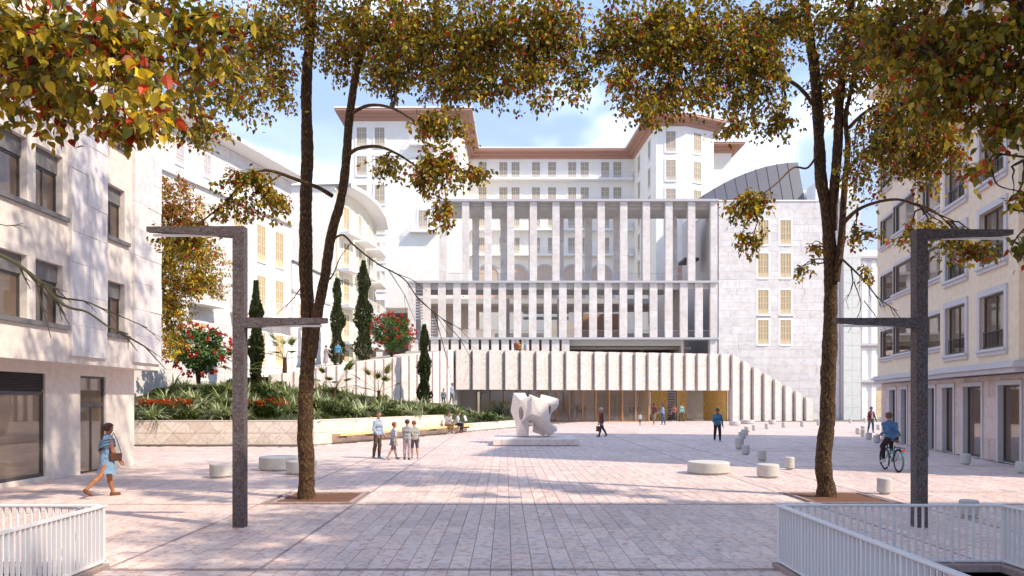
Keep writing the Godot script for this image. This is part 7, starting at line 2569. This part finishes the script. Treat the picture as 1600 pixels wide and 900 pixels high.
func build_people() -> void:
	M.skin = mat(Color.WHITE, 0.6)
	M.cloth = mat(Color.WHITE, 0.85, noise_tex(0.03, 0, [[0.0, Color(0.78, 0.78, 0.78)], [1.0, Color.WHITE]], 5, 256, 0.0, 51), 1.2, noise_tex(0.012, 1, [], 3, 512, 30.0, 77, 9.0), 0.9)
	M.cloth.uv1_world_triplanar = true
	M.hair = mat(Color.WHITE, 0.55)
	var dark := Color(0.025, 0.018, 0.014)
	var brown := Color(0.09, 0.045, 0.025)
	var ginger := Color(0.2, 0.07, 0.03)
	var deep := Color(0.2, 0.095, 0.06)
	# woman in the blue dress
	var g := Vector3(-9.077, 0, -17.046)
	var w := person("woman in a ruffled light blue dress walking past the shop window", g, deg_to_rad(142), 1.7, {"cell": 0.016, "thigh_l": 14, "knee_l": 2, "thigh_r": -26, "knee_r": 22, "arm_l": -8, "elbow_l": 28, "arm_r": 10, "elbow_r": 26, "out_r": 8, "in_r": 0, "sleeve": 0, "legwear": 0, "top": Color(0.2, 0.34, 0.52), "shoes": Color(0.2, 0.08, 0.035), "skin": Color(0.33, 0.14, 0.07), "hair": Color(0.06, 0.018, 0.01), "wide": 0.9, "look": 8, "hair_thick": 0.024})
	var hip: Vector3 = w.get_meta("hip_at")
	var bl := Color(0.23, 0.38, 0.56)
	var sm := MB.new()
	sm.col = bl
	var ss := 1.7 / 1.75
	sm.lathe([Vector2(0.235, -0.33), Vector2(0.21, -0.25), Vector2(0.195, -0.235)], 44, Transform3D(Basis.from_scale(Vector3(ss, 1, ss * 0.9)), hip), 0.07, 13)
	sm.lathe([Vector2(0.198, -0.24), Vector2(0.175, 0.0), Vector2(0.135, 0.14), Vector2(0.128, 0.19)], 44, Transform3D(Basis.from_scale(Vector3(ss, 1, ss * 0.85)), hip), 0.025, 12)
	part("skirt", sm.mesh(), M.cloth, w)
	var rm := MB.new()
	rm.col = bl * 1.08
	for k in 3:
		rm.lathe([Vector2(0.235 - 0.01 * k, 0.0), Vector2(0.2 - 0.01 * k, 0.075), Vector2(0.15, 0.125)], 44, Transform3D(Basis(Vector3(0, 0, 1), -0.42) * Basis.from_scale(Vector3(ss * 1.05, 1, ss * 0.72)), hip + Vector3(0, 0.24 + 0.062 * k, 0.005)), 0.075, 12)
	part("ruffle", rm.mesh(), M.cloth, w)
	var pt := MB.new()
	pt.col = Color(0.05, 0.015, 0.008)
	var nk: Vector3 = w.get_meta("neck")
	pt.tube([nk + Vector3(0, 0.12, -0.085), nk + Vector3(0, 0.08, -0.125), nk + Vector3(-0.01, -0.02, -0.13), nk + Vector3(-0.02, -0.14, -0.145), nk + Vector3(-0.02, -0.24, -0.15)], [0.035, 0.034, 0.032, 0.026, 0.008], 9)
	part("ponytail", pt.mesh(), M.hair, w)
	var wr: Array = w.get_meta("wrists")
	var hb := thing("handbag", "brown leather handbag carried at the hip by the woman in blue", "bag", g + Basis(Vector3.UP, deg_to_rad(142)) * Vector3(-0.2, 0.82, 0.1), deg_to_rad(40))
	var bm := MB.new()
	bm.cbox(Vector3(-0.13, 0, -0.05), Vector3(0.13, 0.17, 0.05), 0.035)
	part("pouch", bm.mesh(), M.leather, hb)
	var fl := MB.new()
	fl.cbox(Vector3(-0.128, 0.08, 0.03), Vector3(0.128, 0.172, 0.058), 0.012)
	part("flap", fl.mesh(), M.leather, hb)
	var sp := MB.new()
	sp.tube([Vector3(-0.12, 0.165, 0), Vector3(-0.1, 0.45, -0.02), Vector3(-0.03, 0.64, -0.06)], [0.008, 0.008, 0.008], 5)
	sp.tube([Vector3(0.12, 0.165, 0), Vector3(0.05, 0.45, -0.04), Vector3(-0.03, 0.64, -0.06)], [0.008, 0.008, 0.008], 5)
	part("strap", sp.mesh(), M.leather, hb)
	# the family group
	person("man in a light blue shirt and brown trousers standing with three children", Vector3(-4.835, 0, -28.286), deg_to_rad(60), 1.78, {"thigh_l": 2, "thigh_r": -3, "arm_l": -4, "elbow_l": 42, "out_l": 16, "in_l": 20, "arm_r": 0, "elbow_r": 40, "out_r": 14, "in_r": 18, "top": Color(0.4, 0.5, 0.66), "bottom": Color(0.13, 0.085, 0.065), "hair": brown, "shoes": Color(0.5, 0.48, 0.47)})
	var girl := person("girl in a white top and short grey skirt stepping towards the other children", Vector3(-4.14, 0, -27.677), deg_to_rad(130), 1.4, {"thigh_l": 18, "knee_l": 4, "thigh_r": -20, "knee_r": 14, "arm_l": 12, "out_l": 26, "arm_r": -16, "out_r": 26, "sleeve": 1, "legwear": 1, "head": 1.12, "top": Color(0.52, 0.53, 0.55), "bottom": Color(0.2, 0.2, 0.21), "hair": ginger, "shoes": Color(0.4, 0.4, 0.4), "wide": 0.92})
	skirt(girl, Color(0.24, 0.25, 0.27), 0.8, 0.98, 0.66, 0.14, 0.22, 3)
	person("child in a grey T-shirt and pink leggings seen from behind", Vector3(-3.643, 0, -27.677), deg_to_rad(170), 1.48, {"thigh_l": 2, "thigh_r": -2, "sleeve": 1, "arm_l": 30, "elbow_l": 60, "arm_r": 20, "elbow_r": 40, "head": 1.1, "top": Color(0.42, 0.43, 0.43), "bottom": Color(0.5, 0.4, 0.46), "hair": Color(0.07, 0.03, 0.02), "shoes": Color(0.06, 0.02, 0.02)})
	person("boy in a pale shirt and dark knee-length shorts leaning to another child", Vector3(-3.433, 0, -28.286), deg_to_rad(200), 1.42, {"lean": 8, "nod": 24, "thigh_l": 6, "thigh_r": -6, "sleeve": 1, "legwear": 1, "head": 1.12, "top": Color(0.4, 0.42, 0.41), "bottom": Color(0.08, 0.09, 0.11), "hair": ginger, "shoes": Color(0.45, 0.45, 0.44)})
	# two on the bench
	var bd := Vector3(0.415, 0, -1).normalized()
	var bf := frame(Vector3(wall_line(37.3), 0, -37.3), bd)
	var face := atan2(bf.basis.z.x, bf.basis.z.z)
	var sit := {"hip": 0.62, "thigh_l": 88, "knee_l": 92, "thigh_r": 82, "knee_r": 100, "lean": 16, "nod": 14, "arm_l": 30, "elbow_l": 62, "in_l": 20, "arm_r": 30, "elbow_r": 62, "in_r": 20}
	var s1 := sit.duplicate()
	s1.merge({"top": Color(0.36, 0.37, 0.36), "bottom": Color(0.3, 0.17, 0.07), "hair": brown, "shoes": Color(0.62, 0.62, 0.62), "knee_l": 70})
	person("man in a grey shirt and tan trousers sitting on the wooden bench", bf * Vector3(11.9, 0, 0.36), face - 0.35, 1.76, s1)
	var s2 := sit.duplicate()
	s2.merge({"top": Color(0.6, 0.61, 0.64), "bottom": Color(0.03, 0.025, 0.025), "hair": dark, "shoes": Color(0.2, 0.07, 0.04)})
	person("man in a white shirt and black trousers reading a newspaper on the bench", bf * Vector3(13.2, 0, 0.36), face + 0.25, 1.78, s2)
	var np := thing("newspaper", "open white newspaper held by the man on the bench", "newspaper", bf * Vector3(13.35, 0.82, 0.92), face + 0.25)
	var npm := MB.new()
	npm.col = Color(0.7, 0.69, 0.66)
	npm.box(Vector3(-0.36, 0, 0), Vector3(0, 0.36, 0.006), Transform3D(Basis(Vector3.UP, 0.3) * Basis(Vector3.RIGHT, -0.3), Vector3.ZERO))
	npm.box(Vector3(0.002, 0, 0), Vector3(0.36, 0.36, 0.006), Transform3D(Basis(Vector3.UP, -0.3) * Basis(Vector3.RIGHT, -0.3), Vector3.ZERO))
	part("sheet", npm.mesh(), M.cloth, np)
	# behind the planting
	person("boy in a striped grey top standing behind the planting by the ramp wall", Vector3(-5.057, 0.792, -61) * Vector3(1, 0, 1), 0.3, 1.5, {"cell": 0.03, "head": 1.08, "top": Color(0.22, 0.25, 0.3), "bottom": Color(0.12, 0.13, 0.16), "hair": ginger}).position.y = bed_height(-5.06, 61.0)
	person("man in a light blue shirt standing behind the planting by the ramp wall", Vector3(-4.451, 0.769, -62) * Vector3(1, 0, 1), 1.2, 1.78, {"cell": 0.03, "top": Color(0.36, 0.47, 0.64), "bottom": Color(0.12, 0.12, 0.15), "hair": ginger}).position.y = bed_height(-4.45, 62.0) + 0.25
	# crossing the square
	var om := person("white haired man in a dark red jacket walking with a paper bag", Vector3(5.789, 0, -45.158), deg_to_rad(-75), 1.78, {"thigh_l": 16, "knee_l": 4, "thigh_r": -18, "knee_r": 14, "arm_l": 2, "elbow_l": 10, "arm_r": 4, "elbow_r": 8, "top": Color(0.18, 0.035, 0.03), "bottom": Color(0.045, 0.05, 0.07), "hair": Color(0.55, 0.54, 0.53), "shoes": Color(0.02, 0.02, 0.02), "cell": 0.024})
	var owr: Array = om.get_meta("wrists")
	shopping_bag(om.transform * (owr[1] + Vector3(0, -0.44, 0)), 0.3, 0.32, Color(0.26, 0.14, 0.06), "brown paper bag hanging from the white haired man's hand")
	person("man in a blue shirt and black trousers walking towards the round benches", Vector3(11.203, 0, -39.6), deg_to_rad(-8), 1.8, {"thigh_l": 14, "knee_l": 4, "thigh_r": -12, "knee_r": 14, "arm_l": -14, "elbow_l": 20, "arm_r": 10, "elbow_r": 40, "in_r": 25, "out_l": 14, "top": Color(0.07, 0.22, 0.36), "bottom": Color(0.014, 0.012, 0.012), "skin": deep, "hair": dark, "shoes": Color(0.6, 0.65, 0.68), "cell": 0.022})
	var pm := person("person in a red plaid shirt and jeans walking among the bollards", Vector3(24.631, 0, -50.471), deg_to_rad(8), 1.76, {"thigh_l": 8, "thigh_r": -8, "top": Color(0.14, 0.02, 0.03), "bottom": Color(0.035, 0.1, 0.16), "hair": dark, "skin": deep, "shoes": Color(0.5, 0.52, 0.55), "cell": 0.026, "out_l": 16, "out_r": 16})
	var tee := MB.new()
	tee.col = Color(0.5, 0.48, 0.5)
	var ph: Vector3 = pm.get_meta("hip_at")
	tee.cbox(Vector3(-0.055, 0.02, 0.1), Vector3(0.055, 0.44, 0.142), 0.02, Transform3D(Basis.IDENTITY, ph))
	part("undershirt", tee.mesh(), M.cloth, pm)
	for k in 4:
		var st := MB.new()
		st.col = Color(0.02, 0.015, 0.03)
		st.lathe([Vector2(0.2, 0.0), Vector2(0.2, 0.035)], 24, Transform3D(Basis.from_scale(Vector3(1.0, 1, 0.66)), ph + Vector3(0, 0.06 + 0.1 * k, 0)))
		part("plaid_stripe", st.mesh(), M.cloth, pm)
	# at the entrance
	person("small boy in a white T-shirt and blue shorts outside the glass front", Vector3(11.407, 0, -63.556), deg_to_rad(160), 1.12, {"cell": 0.026, "head": 1.2, "sleeve": 1, "legwear": 1, "top": Color(0.6, 0.62, 0.66), "bottom": Color(0.07, 0.13, 0.24), "hair": brown})
	var dad := person("man in a maroon top carrying a toddler outside the entrance", Vector3(13.087, 0, -66), deg_to_rad(120), 1.95, {"cell": 0.03, "legwear": 1, "arm_l": 35, "elbow_l": 95, "in_l": 20, "arm_r": 25, "elbow_r": 90, "in_r": 20, "top": Color(0.16, 0.04, 0.035), "bottom": Color(0.28, 0.24, 0.22), "hair": dark, "skin": deep, "shoes": Color(0.6, 0.6, 0.62)})
	person("toddler in a dark red top held in the arms of the man in maroon", dad.transform * Vector3(0.05, 1.12, 0.26), deg_to_rad(200), 0.85, {"cell": 0.022, "head": 1.35, "hip": 0.2, "thigh_l": 50, "knee_l": 40, "thigh_r": 55, "knee_r": 40, "top": Color(0.2, 0.03, 0.05), "bottom": Color(0.05, 0.1, 0.3), "hair": brown})
	person("woman in a loose light blue shirt and blue jeans facing the man with the toddler", Vector3(13.877, 0, -66), deg_to_rad(-110), 1.9, {"cell": 0.03, "arm_l": 20, "elbow_l": 50, "arm_r": 40, "elbow_r": 50, "wide": 1.15, "top": Color(0.25, 0.34, 0.58), "bottom": Color(0.08, 0.11, 0.24), "hair": dark, "hair_thick": 0.035, "hairline": -0.05, "shoes": Color(0.6, 0.6, 0.62)})
	person("red haired woman in a pink top walking out of the wooden entrance", Vector3(17.272, 0, -76.836), deg_to_rad(-20), 1.85, {"cell": 0.03, "thigh_l": 10, "thigh_r": -12, "arm_l": 10, "elbow_l": 60, "in_l": 25, "top": Color(0.42, 0.2, 0.2), "bottom": Color(0.06, 0.07, 0.1), "hair": Color(0.2, 0.05, 0.02), "hair_thick": 0.03, "hairline": -0.04})
	person("man in a pale green shirt walking out of the wooden entrance", Vector3(18.06, 0, -76.836), deg_to_rad(20), 1.95, {"cell": 0.03, "thigh_l": 12, "thigh_r": -12, "top": Color(0.26, 0.42, 0.42), "bottom": Color(0.12, 0.11, 0.11), "hair": dark, "shoes": Color(0.12, 0.04, 0.03)})
	# inside the hall
	person("person in a brown coat standing inside the glass hall", Vector3(7.6, 0.01, -79.0), 0.6, 1.8, {"cell": 0.034, "top": Color(0.14, 0.06, 0.04), "bottom": Color(0.22, 0.15, 0.1), "hair": dark})
	person("person in a dark red top beside the brown coat inside the hall", Vector3(8.3, 0.01, -79.6), -0.6, 1.78, {"cell": 0.034, "top": Color(0.14, 0.04, 0.04), "bottom": Color(0.06, 0.09, 0.14), "hair": dark})
	person("person in dark clothes inside the hall near the wooden entrance", Vector3(13.1, 0.01, -78.0), 0.3, 1.85, {"cell": 0.034, "top": Color(0.04, 0.035, 0.035), "bottom": Color(0.04, 0.035, 0.035), "hair": dark, "wide": 1.1})
	person("second person in dark clothes inside the hall, close to a mullion", Vector3(14.0, 0.01, -78.5), -0.8, 1.75, {"cell": 0.034, "top": Color(0.05, 0.03, 0.03), "bottom": Color(0.03, 0.03, 0.04), "hair": dark})
	# on the ramp
	var lady := person("woman in a long pale dress walking up the ramp", Vector3(-13.81, 4.805, -57.5), deg_to_rad(150), 1.62, {"cell": 0.03, "top": Color(0.5, 0.42, 0.44), "bottom": Color(0.5, 0.42, 0.44), "hair": brown, "arm_r": 20, "elbow_r": 50})
	skirt(lady, Color(0.5, 0.43, 0.45), 0.93, 1.02, 0.25, 0.15, 0.24, 2)
	person("man in a bright blue shirt walking up the ramp", Vector3(-13.1, 5, -58.5), deg_to_rad(170), 1.78, {"cell": 0.03, "thigh_l": 12, "thigh_r": -10, "top": Color(0.12, 0.38, 0.62), "bottom": Color(0.1, 0.09, 0.045), "hair": brown, "out_l": 14, "out_r": 14})
	# on the terrace above the screen
	person("man in a maroon jacket on the terrace above the stone screen", Vector3(1.094, 6.918, -80) * Vector3(1, 0, 1) + Vector3(0, 6.86, 0), 0.4, 1.78, {"cell": 0.034, "top": Color(0.2, 0.04, 0.03), "bottom": Color(0.06, 0.07, 0.1), "hair": dark})
	person("woman in a yellow and red top beside the maroon jacket on the terrace", Vector3(1.445, 6.947, -80.5) * Vector3(1, 0, 1) + Vector3(0, 6.86, 0), -0.4, 1.68, {"cell": 0.034, "top": Color(0.55, 0.33, 0.06), "bottom": Color(0.35, 0.03, 0.06), "hair": brown})
	person("woman in a white top with an orange bag on the terrace", Vector3(2.125, 6.93, -80.2) * Vector3(1, 0, 1) + Vector3(0, 6.86, 0), -0.9, 1.66, {"cell": 0.034, "top": Color(0.45, 0.5, 0.58), "bottom": Color(0.4, 0.16, 0.04), "hair": dark})
	cyclist()

func wheel(parent: Node, at: Vector3) -> void:
	var ty := MB.new()
	var rim := MB.new()
	var R := 0.335
	var n := 40
	for k in n:
		var a0 := TAU * k / n
		var a1 := TAU * (k + 1) / n
		for j in 8:
			var b0 := TAU * j / 8
			var b1 := TAU * (j + 1) / 8
			var P_ := func(a: float, b: float, rr: float, r: float) -> Array:
				var d := Vector3(0, cos(a), sin(a))
				var nn := d * cos(b) + Vector3.RIGHT * sin(b)
				return [d * rr + nn * r, nn]
			var q := [P_.call(a0, b0, R, 0.019), P_.call(a0, b1, R, 0.019), P_.call(a1, b1, R, 0.019), P_.call(a1, b0, R, 0.019)]
			ty.squad(q[0][0], q[1][0], q[2][0], q[3][0], q[0][1], q[1][1], q[2][1], q[3][1])
			if j < 4:
				var c0 := TAU * j / 4
				var c1 := TAU * (j + 1) / 4
				var w := [P_.call(a0, c0, R - 0.026, 0.011), P_.call(a0, c1, R - 0.026, 0.011), P_.call(a1, c1, R - 0.026, 0.011), P_.call(a1, c0, R - 0.026, 0.011)]
				rim.squad(w[0][0], w[1][0], w[2][0], w[3][0], w[0][1], w[1][1], w[2][1], w[3][1])
	for k in 18:
		var a := TAU * k / 18
		rim.tube([Vector3(0.02 if k % 2 else -0.02, cos(a + 0.3) * 0.02, sin(a + 0.3) * 0.02), Vector3(0, cos(a) * (R - 0.03), sin(a) * (R - 0.03))], [0.0022, 0.0022], 3, false)
	rim.tube([Vector3(-0.045, 0, 0), Vector3(0.045, 0, 0)], [0.02, 0.02], 8)
	var o := part("wheel", ty.mesh(), M.black, parent, Transform3D(Basis.IDENTITY, at))
	part("rim", rim.mesh(), M.chrome, o)

func cyclist() -> void:
	# bicycle heading away from the camera and a little to the left; its own +z is forwards
	var at := Vector3(11.96, 0, -23.2)
	var turn := PI - 0.1
	var b := thing("bicycle", "dark teal city bicycle ridden across the square", "bicycle", at, turn)
	wheel(b, Vector3(0, 0.354, 0.52))
	wheel(b, Vector3(0, 0.354, -0.5))
	var f := MB.new()
	var bb := Vector3(0, 0.3, -0.08)
	var seat := Vector3(0, 0.8, -0.24)
	var head := Vector3(0, 0.86, 0.3)
	var headlow := Vector3(0, 0.66, 0.36)
	f.tube([bb, seat], [0.018, 0.018], 8)
	f.tube([bb, headlow], [0.022, 0.022], 8)
	f.tube([Vector3(0, 0.62, -0.185), Vector3(0, 0.68, 0.1), headlow + Vector3(0, 0.08, -0.02)], [0.017, 0.017, 0.017], 8)
	f.tube([head, headlow], [0.023, 0.023], 8)
	for s in [-0.05, 0.05]:
		f.tube([headlow, headlow + Vector3(s, -0.06, 0.01), Vector3(s, 0.354, 0.52)], [0.014, 0.014, 0.01], 6)
		f.tube([bb, Vector3(s, 0.354, -0.5)], [0.011, 0.01], 6)
		f.tube([seat + Vector3(0, -0.12, 0.02), Vector3(s, 0.354, -0.5)], [0.01, 0.009], 6)
	part("frame", f.mesh(), M.teal, b)
	var sd := MB.new()
	sd.tube([seat, seat + Vector3(0, 0.12, -0.03)], [0.013, 0.013], 8)
	part("seat_post", sd.mesh(), M.chrome, b)
	var sa := MB.new()
	sa.tube([Vector3(0, 0.935, -0.42), Vector3(0, 0.945, -0.33), Vector3(0, 0.94, -0.22), Vector3(0, 0.935, -0.12)], [0.07, 0.085, 0.045, 0.022], 10)
	part("saddle", sa.mesh(), M.leather, b, Transform3D(Basis.from_scale(Vector3(1, 0.5, 1)), Vector3(0, 0.47, 0)))
	var hbm := MB.new()
	hbm.tube([head, head + Vector3(0, 0.2, -0.02)], [0.013, 0.013], 8)
	hbm.tube([Vector3(-0.3, 1.08, 0.12), Vector3(-0.24, 1.09, 0.24), Vector3(-0.1, 1.07, 0.31), Vector3(0.1, 1.07, 0.31), Vector3(0.24, 1.09, 0.24), Vector3(0.3, 1.08, 0.12)], [0.012, 0.012, 0.012, 0.012, 0.012, 0.012], 8)
	part("handlebar", hbm.mesh(), M.chrome, b)
	for s in [-1.0, 1.0]:
		var gr := MB.new()
		gr.tube([Vector3(s * 0.3, 1.08, 0.12), Vector3(s * 0.285, 1.083, 0.02 + 0.13)], [0.017, 0.017], 8)
		part("grip", gr.mesh(), M.leather, b)
	var mg := MB.new()
	for z in [[0.52, 0.1, 2.2], [-0.5, -2.3, 0.4]]:
		for k in 14:
			var a0 := lerpf(z[1], z[2], k / 14.0)
			var a1 := lerpf(z[1], z[2], (k + 1) / 14.0)
			var c := Vector3(0, 0.354, z[0])
			var d0 := Vector3(0, cos(a0), sin(a0)) * 0.37
			var d1 := Vector3(0, cos(a1), sin(a1)) * 0.37
			mg.quad(c + d0 + Vector3(-0.025, 0, 0), c + d0 + Vector3(0.025, 0, 0), c + d1 + Vector3(0.025, 0, 0), c + d1 + Vector3(-0.025, 0, 0))
	part("mudguard", mg.mesh(), M.teal, b)
	var rk := MB.new()
	rk.box(Vector3(-0.07, 0.75, -0.82), Vector3(0.07, 0.765, -0.32))
	rk.tube([Vector3(-0.06, 0.75, -0.78), Vector3(-0.055, 0.36, -0.52)], [0.006, 0.006], 5)
	rk.tube([Vector3(0.06, 0.75, -0.78), Vector3(0.055, 0.36, -0.52)], [0.006, 0.006], 5)
	part("rack", rk.mesh(), M.black, b)
	part("rear_light", bx(Vector3(-0.04, 0.66, -0.9), Vector3(0.04, 0.72, -0.87)).mesh(), M.red_lens, b)
	var cr := MB.new()
	cr.tube([Vector3(0.07, 0.3, -0.08), Vector3(0.08, 0.16, -0.02)], [0.012, 0.012], 6)
	cr.tube([Vector3(-0.07, 0.3, -0.08), Vector3(-0.08, 0.44, -0.14)], [0.012, 0.012], 6)
	cr.tube([Vector3(-0.07, 0.3, -0.08), Vector3(0.07, 0.3, -0.08)], [0.015, 0.015], 6)
	cr.box(Vector3(0.07, 0.145, -0.07), Vector3(0.17, 0.165, 0.03))
	cr.box(Vector3(-0.17, 0.43, -0.19), Vector3(-0.07, 0.45, -0.09))
	part("crank", cr.mesh(), M.chrome, b)
	var hl := MB.new()
	hl.lathe([Vector2(0.0, 0.06), Vector2(0.035, 0.05), Vector2(0.045, 0.0), Vector2(0.0, -0.01)], 14, Transform3D(Basis(Vector3.RIGHT, PI / 2), Vector3(0, 0.9, 0.4)))
	part("headlight", hl.mesh(), M.chrome, b)
	person("cyclist in a blue jumper and black trousers riding the teal bicycle", at, turn, 1.78, {"cell": 0.016, "hip": 1.03, "lean": 22, "nod": -8, "thigh_l": 52, "knee_l": 62, "thigh_r": 88, "knee_r": 98, "spread": 6, "hand_l": Vector3(0.285, 1.13, 0.13), "hand_r": Vector3(-0.285, 1.13, 0.13), "curl": 0.9, "top": Color(0.06, 0.17, 0.34), "bottom": Color(0.02, 0.014, 0.012), "hair": Color(0.09, 0.04, 0.02), "shoes": Color(0.62, 0.62, 0.64), "wide": 1.08}).position.z += 0.0
